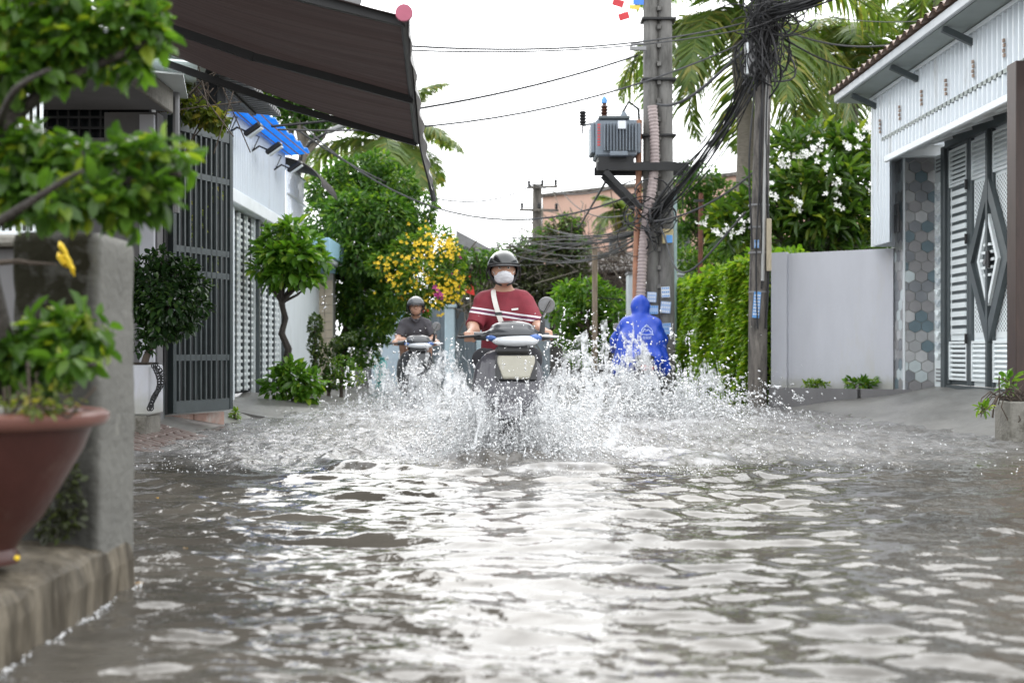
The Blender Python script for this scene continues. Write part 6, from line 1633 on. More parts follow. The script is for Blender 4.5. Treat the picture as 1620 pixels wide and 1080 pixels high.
b1_ = .06 * np.sin(s_ * 2.1) + .035 * np.sin(s_ * 5.3 + 2.2 * zz) + .03 * np.sin(zz * 6 + s_ * 3.7)
P = np.zeros((N, 3)); O = np.zeros((N, 3))
dep = b1_ + rng.normal(0, .03, N)
P[:, 0] = hA[0] + e3[0] * s_ + n3[0] * dep; P[:, 1] = hA[1] + e3[1] * s_ + n3[1] * dep; P[:, 2] = zz; O[:, :2] = n3; O[:, 2] = .2
k_ = top; tt = rng.random(k_.sum()) * .8; P[k_, 0] -= n3[0] * (tt + dep[k_]); P[k_, 1] -= n3[1] * (tt + dep[k_]); P[k_, 2] = 1.86 + .10 * np.sin(s_[k_] * 1.9) + .06 * np.sin(s_[k_] * 5.1) + rng.normal(0, .05, k_.sum()); O[k_] = (-.2, -.3, 1)
k_ = end; tt = rng.random(k_.sum()) * .75; P[k_, 0] = hA[0] + tt + .02; P[k_, 1] = hA[1] + .06 * np.sin(zz[k_] * 6 + tt * 7) + rng.normal(0, .05, k_.sum()); O[k_] = (0, -1, .2)
leaf_cloud(t, LM_hedge, P, O, .10, .70, .35, .42, 300, 'foliage')

# ------------------------------------------------------------------ weeds in the planters by the white wall
for (x, y, rx, ry, D, lab, L_, m_, n_) in ((1290, 608, 22, 5, 16.6, 'thin low weeds growing in the grey planter kerb near the pilaster', .06, LM_hedge, 150), (1362, 606, 26, 6, 16.3, 'taller fresh weeds growing in the grey planter kerb near the tiled pillar', .11, LM_round, 90), (1598, 603, 14, 14, 10.6, 'fresh green sprig growing from the broken concrete planter block', .09, LM_round, 40), (1556, 645, 10, 7, 10.5, 'little drooping weed beside the broken concrete planter block', .06, LM_hedge, 36), (372, 655, 8, 8, 13.4, 'small weed at the water line beside the open barred gate', .05, LM_hedge, 60)):
    t = empty('weed', tuple(at(x, y + ry, D)), lab, 'weed', 'weeds at the foot of the walls')
    P, O = clump_points([pxc(x, y, rx, ry, D, 8)], n_, .1); leaf_cloud(t, m_, P, O, L_, .35, -.2, .7, n_ if n_ < 100 else 40, 'leaves')
    mb = MB()
    for i in range(6): mb.tube([at(x + rng.normal(0, rx * .3), y + ry + 2, D), at(x + rng.normal(0, rx * .5), y - ry * .3, D)], .004, 4)
    mb.build('stems', M['bark'], t)
# ------------------------------------------------------------------ people and scooters
ROAD = -0.16
SKIN = mat('skin', (.46, .26, .18), .5, var=.08, scale=12, bump=.05)
HAIR = mat('black hair', (.012, .010, .009), .5)
EYE = mat('dark eye', (.012, .009, .008), .15)
RUB = mat('black rubber', (.015, .015, .015), .7, var=.2)
PL_B = mat('black plastic', (.022, .022, .024), .35, var=.15)
CHR = mat('chrome', (.55, .55, .56), .15, 1.0, var=.03)

def rider_body(name, par, knee_z=.82, hands=True):
    """torso, neck, head with face, arms, hands with bent fingers, legs: one continuous surface. Faces -Y."""
    im = Implicit((-.46, -.62, .24), (.46, .46, 1.66), .0072)
    im.ell((0, .22, .82), (.175, .14, .13), 0)
    im.ell((0, .17, 1.0), (.155, .115, .20), .05)
    im.ell((0, .12, 1.15), (.168, .118, .17), .06)
    im.cap((-.128, .10, 1.235), (.128, .10, 1.235), .058, k=.06)
    for s in (-1, 1): im.cap((s * .03, .09, 1.325), (s * .148, .10, 1.242), .034, .040, .05)
    im.cap((0, .09, 1.26), (0, .045, 1.42), .062, .056, .04)
    # head
    im.ell((0, .035, 1.485), (.077, .097, .112), .03)
    im.ell((0, -.008, 1.415), (.056, .064, .055), .04)
    im.cap((0, -.058, 1.492), (0, -.084, 1.455), .010, .015, .014)
    for s in (-1, 1):
        im.ell((s * .016, -.070, 1.452), (.011, .012, .009), .010)
        im.ell((s * .043, -.040, 1.448), (.026, .022, .024), .02)
        im.cap((s * .015, -.055, 1.508), (s * .05, -.045, 1.506), .011, .009, .014)
        im.ell((s * .080, .04, 1.472), (.010, .022, .032), .008)
    im.cap((-.022, -.060, 1.420), (.022, -.060, 1.420), .009, k=.010)
    im.cap((-.016, -.057, 1.404), (.016, -.057, 1.404), .010, k=.010)
    for s in (-1, 1):
        im.cap((s * .165, .10, 1.240), (s * .236, -.02, 1.07), .044, .043, .04)
        im.cap((s * .236, -.02, 1.07), (s * .234, -.15, 1.03), .042, .041, .02)
        im.cap((s * .234, -.15, 1.03), (s * .268, -.345, 1.012), .041, .027, .02)
        # hand closed round the grip whose axis runs along x at (y=-.405, z=.985)
        im.ell((s * .278, -.375, 1.010), (.040, .034, .017), .015)
        for f in range(4):
            x = s * (.250 + .019 * f); rad = [.0095, .010, .0098, .0082][f]; sc = [.95, 1.04, 1.0, .85][f]
            a = [PI * .62, PI * 1.02, PI * 1.40, PI * (1.62 + .14 * sc)]
            pts = [(x, -.405 + .029 * math.cos(t), .985 + .029 * math.sin(t)) for t in a]
            for p, q in zip(pts[:-1], pts[1:]): im.cap(p, q, rad, rad * .94, .004)
        th = [(s * .243, -.36, 1.0), (s * .235, -.385, .965), (s * .245, -.41, .952)]
        im.cap(th[0], th[1], .014, .012, .008); im.cap(th[1], th[2], .012, .010, .004)
        # legs
        im.cap((s * .09, .21, .80), (s * .17, -.20, knee_z), .088, .062, .05)
        im.cap((s * .17, -.20, knee_z), (s * .155, -.14, knee_z - .22), .060, .056, .02)
        im.cap((s * .155, -.14, knee_z - .22), (s * .14, -.12, .36), .056, .038, .02)
        im.cap((s * .14, -.10, .335), (s * .145, -.29, .315), .042, .034, .03)
    o = link_mesh('body', im.mesh('body', SKIN), par)
    # eyes, brows
    for s in (-1, 1):
        e = MB().ball((s * .031, -.055, 1.489), (.0135, .010, .009), 10, 6).build('eye', mat('eye white', (.62, .58, .54), .3) if 'eye white' not in MATS else MATS['eye white'], par, True, True)
        MB().ball((s * .031, -.0615, 1.489), (.006, .005, .0065), 8, 6).build('iris', EYE, e, True, True)
        MB().tube([(s * .013, -.070, 1.510), (s * .03, -.068, 1.516), (s * .052, -.055, 1.510)], [.004, .005, .003], 6).build('eyebrow', HAIR, par, True, True)
    MB().tube([(-.022, -.069, 1.413), (0, -.071, 1.411), (.022, -.069, 1.413)], [.003, .004, .003], 6).build('lips', mat('lips', (.30, .12, .10), .5) if 'lips' not in MATS else MATS['lips'], par, True, True)
    return o

def shirt_mesh(m, par, sleeve=.55, name='shirt', seed=0):
    im = Implicit((-.46, -.30, .70), (.46, .46, 1.40), .0075)
    im.ell((0, .21, .84), (.180, .157, .14), 0)
    im.ell((0, .165, 1.0), (.168, .138, .20), .05)
    im.ell((0, .12, 1.15), (.180, .132, .17), .06)
    im.cap((-.128, .10, 1.240), (.128, .10, 1.240), .066, k=.06)
    for s in (-1, 1): im.cap((s * .03, .09, 1.330), (s * .148, .10, 1.248), .050, .053, .05)
    im.cap((0, .09, 1.26), (0, .06, 1.345), .076, .068, .03)
    for s in (-1, 1):
        a = np.array((s * .158, .10, 1.235)); b_ = np.array((s * .228, -.02, 1.06)); c_ = a + (b_ - a) * (sleeve + .35)
        im.cap(a, c_, .064, .068, .05, flat=True)
    X, Y, Z = im.grid()
    g = np.random.default_rng(seed)
    w = 0
    for i in range(7):
        kx, ky, kz = g.normal(0, 26), g.normal(0, 14), g.normal(0, 20); w = w + np.sin(kx * X + ky * Y + kz * Z + g.uniform(0, 6))
    fold = np.sin(34 * Z + 26 * np.abs(X) + 9 * np.sin(7 * X + seed)) * np.clip(np.abs(X) * 5, .25, 1) + .7 * np.sin(52 * Z - 30 * np.abs(X) + 5 * np.sin(9 * Z))
    im.d += (.0016 * w + .0030 * fold - .003).astype(np.float32)
    im.cut(lambda X, Y, Z: Z - (1.330 + .30 * (Y - .06)) + 0 * X)      # neckline
    im.cut(lambda X, Y, Z: .76 - Z + 0 * X + 0 * Y)
    return link_mesh(name, im.mesh(name, m), par)

def trousers(m, par, knee_z=.82, short=False):
    im = Implicit((-.34, -.40, .28), (.34, .46, 1.0), .009)
    im.ell((0, .22, .82), (.188, .153, .13), 0)
    for s in (-1, 1):
        im.cap((s * .09, .21, .80), (s * .17, -.20, knee_z) if not short else (s * .155, -.12, knee_z - .02), .104, .080, .05, flat=short)
        if not short:
            im.cap((s * .17, -.20, knee_z), (s * .14, -.12, .42), .078, .062, .03)
    return link_mesh('shorts' if short else 'trousers', im.mesh('trousers', m), par)

def shoe(m, par):
    for s in (-1, 1):
        im = Implicit((s * .145 - .08, -.40, .25), (s * .145 + .08, .0, .46), .008)
        im.cap((s * .14, -.07, .325), (s * .147, -.31, .305), .052, .044, 0)
        im.cut(lambda X, Y, Z: .272 - Z + 0 * X + 0 * Y)
        link_mesh('shoe', im.mesh('shoe', m), par)

def helmet(m, par, brim=True, strap=True):
    """open faced half helmet with brim, rim and chin strap"""
    im = Implicit((-.17, -.19, 1.36), (.17, .22, 1.66), .006)
    im.ell((0, .048, 1.495), (.119, .142, .128), 0)
    X, Y, Z = im.grid()
    inner = np.sqrt((X / .104) ** 2 + ((Y - .048) / .124) ** 2 + ((Z - 1.493) / .110) ** 2) - 1
    im.d = np.maximum(im.d, -(inner * .1)).astype(np.float32)
    im.cut(lambda X, Y, Z: (1.512 - .33 * np.clip((Y + .02) * 3.0, 0, .32) - Z) * 1.0 + 0 * X)
    h = link_mesh('helmet', im.mesh('helmet', m), par)
    if brim:
        vs = []; N = 16
        for i in range(N + 1):
            a = -PI / 2 + (i / N - .5) * 2.1
            for r_, z in ((1.0, 1.522), (1.30, 1.503), (1.30, 1.497), (.98, 1.513)):
                vs.append((.118 * r_ ** .4 * math.cos(a), .048 + .136 * (1 + (r_ - 1) * max(0, -math.sin(a)) ** 2) * math.sin(a), z))
        MB().add(vs, [(i * 4 + k, i * 4 + (k + 1) % 4, (i + 1) * 4 + (k + 1) % 4, (i + 1) * 4 + k) for i in range(N) for k in range(4)]).build('brim', PL_B, h, 'all', True)
    pts = [(.1245 * math.cos(a), .048 + .1445 * math.sin(a), (1.512 - .33 * min(max((.048 + .1445 * math.sin(a) + .02) * 3, 0), .32)) + .006) for a in np.linspace(0, 2 * PI, 33)]
    MB().tube(pts, .006, 6, cap=False).build('rim', RUB, h, True, True)
    if strap:
        for s in (-1, 1):
            MB().tube([(s * .113, .03, 1.50), (s * .098, .01, 1.44), (s * .070, -.02, 1.385), (s * .02, -.035, 1.362)], .0075, 6).build('strap', RUB, h, True, True)
    return h

def make_scooter(lab, loc, rz, dark, apron, panel, front_white=True):
    t = empty('scooter', loc, lab, 'scooter', None, rz)
    B = lambda mb, nm, m, par=None, sm=False: mb.build(nm, m, par or t, sm, True)
    for nm, y in (('wheel', -.64), ('wheel', .60)):
        w = B(MB().lathe([(.205, -.05), (.245, -.035), (.258, 0), (.245, .035), (.205, .05)], (0, y, .258), 28, 'x', cap=False), nm, RUB, None, True)
        B(MB().lathe([(.03, -.055), (.20, -.042), (.208, -.03), (.208, .03), (.20, .042), (.03, .055)], (0, y, .258), 24, 'x'), 'rim', MATS['grey corrugated metal'], w)
    im = Implicit((-.15, -1.0, .2), (.15, -.25, .62), .011); im.cap((0, -.64, .258), (0, -.641, .258), .30, k=0)
    X, Y, Z = im.grid(); im.d = np.maximum(np.maximum(im.d, np.abs(X) - .075), np.maximum(.275 - np.sqrt((Y + .64) ** 2 + (Z - .258) ** 2) + 0 * X, .30 - Z - .5 * (Y + .64))).astype(np.float32)
    link_mesh('mudguard', im.mesh('mudguard', apron), t)
    for s in (-1, 1): B(MB().tube([(s * .085, -.64, .258), (s * .075, -.50, .62)], .022, 8), 'fork', CHR)
    im = Implicit((-.36, -.68, .25), (.36, -.10, .98), .012)       # front apron
    im.ell((0, -.40, .66), (.225, .12, .22), 0); im.ell((0, -.44, .50), (.20, .12, .20), .06); im.ell((0, -.40, .80), (.20, .09, .10), .05)
    for s in (-1, 1): im.ell((s * .20, -.33, .58), (.06, .10, .23), .05)
    im.cut(lambda X, Y, Z: Y + .25 + .22 * X * X * 6 + 0 * Z)
    link_mesh('apron', im.mesh('apron', apron), t)
    im = Implicit((-.2, -.62, .55), (.25, -.42, .95), .008); im.rbox((.055, -.525, .765), (.135, .022, .085), .02, 0, rx=-.18); im.cut(lambda X, Y, Z: np.abs(X - .055) - .132 + .35 * np.clip(.80 - Z, 0, 1) + 0 * Y)
    link_mesh('front_panel', im.mesh('front_panel', panel), t)
    B(MB().rbox((.055, -.515, .765), (.292, .03, .195), .012, Matrix.Rotation(-.18, 3, 'X')), 'panel_frame', PL_B)
    B(MB().tube([(0, -.36, .78), (0, -.40, .95)], .045, 10), 'steering_column', PL_B)
    im = Implicit((-.30, -.64, .84), (.34, -.24, 1.14), .008)       # handlebar cowl
    im.ell((.03, -.42, .995), (.185, .125, .075), 0); im.ell((.03, -.40, 1.045), (.15, .09, .05), .03); im.cap((-.24, -.40, .985), (.28, -.40, .985), .030, k=.03)
    link_mesh('handlebar_cowl', im.mesh('handlebar_cowl', dark), t)
    im = Implicit((-.2, -.64, .84), (.28, -.4, 1.08), .007); im.ell((.050, -.475, .952), (.165, .088, .050), 0); im.cut(lambda X, Y, Z: Y + .45 + 0 * X + 0 * Z)
    h = link_mesh('headlight', im.mesh('headlight', mat('pale headlight', (.72, .74, .77), .12, coat=.6) if 'pale headlight' not in MATS else MATS['pale headlight']), t)
    im = Implicit((.08, -.62, .86), (.30, -.36, 1.08), .007); im.ell((.165, -.452, .972), (.075, .07, .032), 0); link_mesh('turn_signal', im.mesh('turn_signal', mat('blue tinted lens', (.08, .16, .42), .12) if 'blue tinted lens' not in MATS else MATS['blue tinted lens']), t)
    im = Implicit((-.22, -.62, .86), (-.02, -.36, 1.08), .007); im.ell((-.10, -.452, .972), (.06, .065, .026), 0); link_mesh('turn_signal', im.mesh('turn_signal', MATS['blue tinted lens']), t)
    B(MB().rbox((.03, -.47, .888), (.24, .14, .06), .02), 'lower_cowl', PL_B)
    for s in (-1, 1):
        B(MB().tube([(s * .213, -.405, .985), (s * .345, -.405, .985)], [.017, .019], 10), 'grip', RUB, None, True)
        B(MB().tube([(s * .20, -.44, .99), (s * .235, -.475, .985), (s * .34, -.47, .978), (s * .355, -.468, .978)], [.010, .010, .008, .011], 8), 'brake_lever', CHR if s > 0 else PL_B)
    B(MB().tube([(.225, -.39, 1.0), (.235, -.38, 1.09), (.285, -.37, 1.19)], .008, 8), 'mirror_stalk', CHR)
    m_ = B(MB().lathe([(.004, -.012), (.052, -.010), (.060, 0), (.054, .012), (.004, .016)], (.272, -.375, 1.205), 24, 'y'), 'mirror', MATS['grey corrugated metal'], None, True)
    B(MB().tube([(.235, -.385, 1.11), (.300, -.40, 1.235)], .007, 6), 'mirror_bracket', CHR, m_)
    B(MB().tube([(.24, -.41, 1.0), (.245, -.41, 1.09), (.238, -.41, 1.12)], [.02, .016, .01], 8), 'switch_post', PL_B)
    # floor, body, seat, tail
    B(MB().rbox((0, -.10, .31), (.30, .40, .07), .03), 'floorboard', PL_B)
    im = Implicit((-.24, .0, .28), (.24, .98, .92), .013); im.ell((0, .42, .58), (.165, .44, .20), 0); im.ell((0, .75, .68), (.10, .20, .09), .08); im.cut(lambda X, Y, Z: Z - .745 + 0 * X + 0 * Y)
    link_mesh('tail_body', im.mesh('tail_body', apron), t)
    im = Implicit((-.22, .0, .66), (.22, .92, .86), .011); im.ell((0, .25, .76), (.15, .24, .06), 0); im.ell((0, .62, .785), (.13, .26, .055), .05)
    link_mesh('seat', im.mesh('seat', PL_B), t)
    B(MB().rbox((0, .945, .66), (.16, .05, .08), .02), 'tail_light', red)
    B(MB().rbox((0, .99, .50), (.20, .012, .15), .01), 'number_plate', SW)
    B(MB().rbox((0, .93, .52), (.16, .12, .22), .03), 'rear_mudguard', PL_B)
    B(MB().tube([(.13, .2, .26), (.16, .55, .30), (.17, .92, .38)], [.03, .045, .05], 10), 'exhaust', CHR, None, True)
    return t

# --- red shirted rider
rx1, rd1 = .04, 9.78
wine = mat('dark wine paint', (.035, .022, .028), .3, var=.15, coat=.5); dsil = mat('charcoal paint', (.045, .047, .052), .28, var=.1, coat=.4)
S1 = make_scooter('dark scooter with cream front panel ploughing through the flood under the red shirted rider', (rx1, rd1, ROAD), R(0), dsil, mat('grey violet paint', (.075, .072, .085), .3, var=.15, coat=.4), mat('cream panel', (.42, .40, .33), .35, var=.08, scale=3))
P1 = empty('person', (rx1, rd1, ROAD), 'person in red striped T-shirt, black helmet and white face mask riding the nearest scooter', 'person', None, R(3))
P1.rotation_euler = (0, R(-1.2), R(3))
rider_body('body', P1)
# shirt with two printed white chest stripes that slope a little
m = mat('red knit shirt', (.205, .020, .034), .75, var=.14, scale=20, bump=.15, bscale=120)
n = m.node_tree; b = n.nodes['Principled BSDF']; L = n.links.new
src = b.inputs['Base Color'].links[0].from_socket
tc = n.nodes.new('ShaderNodeTexCoord'); sp = n.nodes.new('ShaderNodeSeparateXYZ'); L(tc.outputs['Object'], sp.inputs[0])
ab = n.nodes.new('ShaderNodeMath'); ab.operation = 'MULTIPLY_ADD'; L(sp.outputs['X'], ab.inputs[0]); ab.inputs[1].default_value = .17; L(sp.outputs['Z'], ab.inputs[2])
prev = src
for z0, hw_, c_ in ((1.164, .0065, (.72, .70, .74, 1)), (1.146, .004, (.10, .03, .10, 1)), (1.132, .0065, (.72, .70, .74, 1))):
    s1 = n.nodes.new('ShaderNodeMath'); s1.operation = 'SUBTRACT'; L(ab.outputs[0], s1.inputs[0]); s1.inputs[1].default_value = z0
    s2 = n.nodes.new('ShaderNodeMath'); s2.operation = 'ABSOLUTE'; L(s1.outputs[0], s2.inputs[0])
    s3 = n.nodes.new('ShaderNodeMath'); s3.operation = 'LESS_THAN'; L(s2.outputs[0], s3.inputs[0]); s3.inputs[1].default_value = hw_
    mx = n.nodes.new('ShaderNodeMix'); mx.data_type = 'RGBA'; L(s3.outputs[0], mx.inputs['Factor']); L(prev, mx.inputs['A']); mx.inputs['B'].default_value = c_; prev = mx.outputs['Result']
L(prev, b.inputs['Base Color'])
shirt_mesh(m, P1, .6, seed=2)
MB().rbox((.075, -.018, 1.185), (.05, .004, .014), .001, Matrix.Rotation(-.1, 3, 'Y') @ Matrix.Rotation(.1, 3, 'Z')).build('chest_badge', PET_w, P1, False, True)
trousers(mat('dark trousers', (.03, .03, .036), .8), P1); shoe(PL_B, P1)
helmet(mat('black helmet', (.012, .013, .013), .22, coat=.8), P1)
im = Implicit((-.11, -.14, 1.36), (.11, .06, 1.49), .005)
im.ell((0, -.010, 1.425), (.073, .079, .066), 0); im.ell((0, -.07, 1.447), (.030, .028, .028), .03)
im.cut(lambda X, Y, Z: np.maximum(Z - 1.468 + .25 * np.abs(X), 1.376 - Z) + 0 * Y); im.cut(lambda X, Y, Z: Y - .0 + 0 * X + 0 * Z)
mk = link_mesh('face_mask', im.mesh('face_mask', mat('white mask cloth', (.68, .68, .71), .85, var=.10, scale=9, bump=.5, bscale=28, stretch=(1, 1, 4))), P1)
for s in (-1, 1): MB().tube([(s * .070, -.01, 1.45), (s * .083, .03, 1.475)], .003, 5).build('ear_loop', PET_w, mk, True, True)
for s in (-1, 1): MB().tube([(s * .050, -.05, 1.437), (s * .03, -.083, 1.43), (0, -.094, 1.428)], .002, 4).build('pleat', MATS['white mask cloth'], mk, True, True)
vs = []; strap_p = [(-.075, .06, 1.335), (-.085, .01, 1.315), (-.078, -.022, 1.25), (-.055, -.034, 1.17), (-.03, -.030, 1.08), (.0, -.01, 1.0), (.06, .0, .93)]
for i in range(25):
    p = bez(strap_p, i / 24); nx_ = np.array([.018, .001, .004]); vs += [p - nx_ + (0, -.002, 0), p + nx_ + (0, -.002, 0), p + nx_ + (0, -.0065, 0), p - nx_ + (0, -.0065, 0)]
MB().add(vs, [(i * 4 + k, i * 4 + (k + 1) % 4, (i + 1) * 4 + (k + 1) % 4, (i + 1) * 4 + k) for i in range(24) for k in range(4)]).build('bag_strap', mat('white webbing', (.70, .68, .64), .8), P1, False, True)
MB().rbox(bez(strap_p, .52) + np.array((0, -.009, 0)), (.05, .006, .022), .002).build('strap_buckle', PL_B, P1, False, True)

# --- grey shirted rider farther back
rx2, rd2 = px_x(657, 17.9), 18.0
S2 = make_scooter('dark motorbike half hidden in spray under the grey shirted rider', (rx2, rd2, ROAD), R(4), dsil, dsil, dsil)
P2 = empty('person', (rx2, rd2, ROAD), 'person in dark grey polo shirt and grey helmet riding behind in the spray', 'person', None, R(4))
rider_body('body', P2, 1.0)
shirt_mesh(mat('grey polo', (.062, .058, .066), .8, var=.15, scale=20), P2, .6, seed=5)
MB().tube([(-.07, .035, 1.335), (-.05, -.02, 1.31), (0, -.04, 1.27)], [.016, .016, .010], 6).build('collar', MATS['grey polo'], P2, True, True)
MB().tube([(.07, .035, 1.335), (.05, -.02, 1.31), (0, -.04, 1.27)], [.016, .016, .010], 6).build('collar', MATS['grey polo'], P2, True, True)
trousers(mat('black shorts', (.018, .018, .02), .8), P2, 1.0, True); shoe(PL_B, P2)
helmet(mat('grey helmet', (.10, .105, .11), .3, coat=.4), P2)

# --- rider in the blue rain poncho, seen from behind
rx3, rd3 = px_x(1012, 18.0), 18.0
S3 = make_scooter('dark scooter with pale number plate leaving through the spray under the blue poncho', (rx3, rd3, ROAD), R(180), dsil, wine, dsil)
P3 = empty('person', (rx3, rd3, ROAD), 'person in hooded royal blue rain poncho riding away by the hedge', 'person', None, R(180))
rider_body('body', P3)
im = Implicit((-.52, -.62, .40), (.52, .60, 1.68), .0105)
im.ell((0, .05, 1.485), (.128, .150, .145), 0)
im.cap((0, .10, 1.34), (0, .075, 1.44), .118, .118, .05); im.ell((.0, .12, 1.56), (.07, .08, .07), .05)
im.ell((0, .11, 1.20), (.24, .165, .17), .06)
im.cap((-.17, .10, 1.24), (.17, .10, 1.24), .095, k=.06)
for s in (-1, 1):
    im.cap((s * .19, .1, 1.22), (s * .27, -.05, 1.02), .100, .11, .06); im.cap((s * .27, -.05, 1.02), (s * .31, -.25, .92), .11, .08, .06)
    im.cap((s * .20, .20, 1.0), (s * .28, .22, .66), .12, .11, .08)
im.ell((0, .20, .98), (.28, .20, .28), .08); im.ell((0, .28, .74), (.30, .26, .20), .08)
X, Y, Z = im.grid(); an = np.arctan2(X, Y - .1)
im.d += (.030 * np.clip(1.24 - Z, 0, .5) * (np.sin(an * 7 + 3 * Z) + .6 * np.sin(an * 15 - 5 * Z)) + .003 * np.sin(18 * Z + 9 * X + 3 * np.sin(11 * X)) * np.sin(9 * X - 6 * Z) + .004 * np.sin(31 * X + 12 * Z) * np.sin(23 * Z + 9 * Y)).astype(np.float32)
face = (X / .085) ** 2 + ((Z - 1.465) / .105) ** 2 - 1
im.d = np.maximum(im.d, -np.maximum(face * .08, Y + .02)).astype(np.float32)
im.cut(lambda X, Y, Z: .50 + .05 * np.sin(an * 5) - Z)
pon = link_mesh('poncho', im.mesh('poncho', mat('royal blue poncho', (.012, .060, .46), .42, var=.16, scale=5, bump=.2, bscale=7)), P3)
# round white emblem print: ring, roof line, small strokes (set just over the cloth of the back)
ew = mat('emblem white', (.50, .58, .78), .6)
ec = np.array([-.06, 0, 1.13])
dg = bpy.context.evaluated_depsgraph_get()
def on_back(x, z):
    hit, p, nn, i = pon.ray_cast(Vector((x, 1.2, z)), Vector((0, -1, 0)))
    return (x, (p.y if hit else .30) + .004, z)
pts = [on_back(ec[0] + .075 * math.cos(a), ec[2] + .075 * math.sin(a)) for a in np.linspace(-.35, PI + .35, 26)]
MB().tube(pts, .0055, 4).build('emblem_ring', ew, pon, False, True)
for q in ([(-.06, -.01), (-.02, .035), (0, .015), (.03, .045), (.06, -.005)], [(-.09, -.035), (-.045, -.03), (0, -.036), (.05, -.03), (.09, -.036)], [(-.03, .075), (0, .10), (.03, .075)]):
    pp_ = []
    for (a0, b0), (a1, b1) in zip(q[:-1], q[1:]):
        for s in np.linspace(0, 1, 5): pp_.append(on_back(ec[0] + a0 + (a1 - a0) * s, ec[2] + b0 + (b1 - b0) * s))
    MB().tube(pp_, .0055, 4).build('emblem_line', ew, pon, False, True)
for i in range(6):
    x = ec[0] - .05 + i * .02
    MB().tube([on_back(x, ec[2] - .055), on_back(x + .004, ec[2] - .095)], .0045, 4).build('emblem_stroke', ew, pon, False, True)
trousers(mat('navy trousers', (.015, .017, .04), .8), P3); shoe(PL_B, P3)
# ------------------------------------------------------------------ splashes: thrown water as real drops, sheets and mist
m = bpy.data.materials.new('splash water'); m.use_nodes = True
n = m.node_tree; b = n.nodes['Principled BSDF']; L = n.links.new; out = n.nodes['Material Output']
b.inputs['Base Color'].default_value = (.78, .79, .80, 1); b.inputs['Roughness'].default_value = .12; b.inputs['IOR'].default_value = 1.33
gl = n.nodes.new('ShaderNodeBsdfGlass'); gl.inputs['IOR'].default_value = 1.33; gl.inputs['Roughness'].default_value = .0
g = n.nodes.new('ShaderNodeNewGeometry'); gt = n.nodes.new('ShaderNodeMath'); gt.operation = 'GREATER_THAN'; gt.inputs[1].default_value = .52
L(g.outputs['Random Per Island'], gt.inputs[0])
mx = n.nodes.new('ShaderNodeMixShader'); L(gt.outputs[0], mx.inputs[0]); L(gl.outputs[0], mx.inputs[1]); L(b.outputs[0], mx.inputs[2]); L(mx.outputs[0], out.inputs['Surface'])
SPL = m
G = 9.81
def ballistic(p0, v, t):
    return p0 + v * t[:, None] + np.array([0, 0, -.5 * G]) * (t ** 2)[:, None], v + np.array([0, 0, -G]) * t[:, None]

def splash(label, jets, seed, rmin=.0024, rmax=.0098):
    g = np.random.default_rng(seed)
    PP, VV, RR = [], [], []
    for (p0, jit, vx, vy, vz, tmax, n_, rs) in jets:
        p = np.array(p0) + g.normal(0, 1, (n_, 3)) * np.array(jit)
        v = np.stack([g.uniform(*vx, n_), g.uniform(*vy, n_), g.uniform(vz[0], vz[1], n_) * (g.random(n_) ** .5 * .75 + .25)], 1)
        # ragged fingers: speeds cluster
        fing = 1 + .22 * np.sin(7 * v[:, 0] + 2.1 * v[:, 1] + seed) * np.sin(3.3 * v[:, 1] + seed)
        v *= fing[:, None]
        t = tmax * g.random(n_) ** .85
        # two thirds of the drops sit in torn strands: same path, slightly different time
        k_ = 14; ns = int(n_ * .66) // k_
        if ns:
            lead = np.repeat(np.arange(ns) * k_, k_); i_ = np.arange(ns * k_)
            v[i_] = v[lead] * (1 + g.normal(0, .012, (ns * k_, 3))); p[i_] = p[lead] + g.normal(0, .004, (ns * k_, 3))
            t[i_] = np.clip(t[lead] + (i_ % k_ - k_ / 2) * .0042 * np.repeat(g.uniform(.4, 1.7, ns), k_), .002, tmax)
        q, w = ballistic(p, v, t)
        r_ = rs * (rmin + (rmax - rmin) * g.random(n_) ** 3.2)
        ok = q[:, 2] > .0
        PP.append(q[ok]); VV.append(w[ok]); RR.append(r_[ok])
    P = np.concatenate(PP); V = np.concatenate(VV); Rr = np.concatenate(RR)
    st = 1.1 + np.clip(np.linalg.norm(V, axis=1) * .40, 0, 2.4) * g.random(len(P)) ** .7
    o = drops('water_splash', SPL, P.astype(float), Rr, V, st)
    return tag(o, label, 'splash', None, 'stuff')

fx, fy = rx1, rd1 - .64
splash('burst of white water thrown up by the nearest scooter front wheel', [
    ((fx - .05, fy - .1, .02), (.10, .15, .01), (-1.6, -.2), (-1.2, .4), (.8, 3.4), .50, 9500, .85),
    ((fx + .05, fy - .1, .02), (.10, .15, .01), (.2, 1.6), (-1.2, .4), (.8, 3.4), .50, 9500, .85),
    ((fx, fy - .2, .02), (.16, .12, .01), (-.9, .9), (-1.8, -.2), (.6, 2.9), .45, 9000, .7),
    ((fx, fy + .05, .05), (.20, .25, .05), (-.6, .6), (-.6, .5), (.4, 2.4), .40, 9000, .6),
    ((fx + .02, fy - .25, .02), (.20, .10, .01), (-.5, .5), (-1.0, -.1), (1.6, 3.9), .55, 5200, .75),
    ((fx, fy - .1, .05), (.16, .2, .05), (-1.0, 1.0), (-1.2, .3), (.6, 3.0), .42, 16000, .33),
    ((fx - .1, fy + .4, .02), (.10, .5, .01), (-1.8, -.4), (-1.0, .8), (1.4, 4.2), .60, 2200, .9),
    ((fx + .1, fy + .4, .02), (.10, .5, .01), (.5, 2.6), (-1.0, 1.0), (1.4, 4.3), .60, 3000, .9),
], 31)
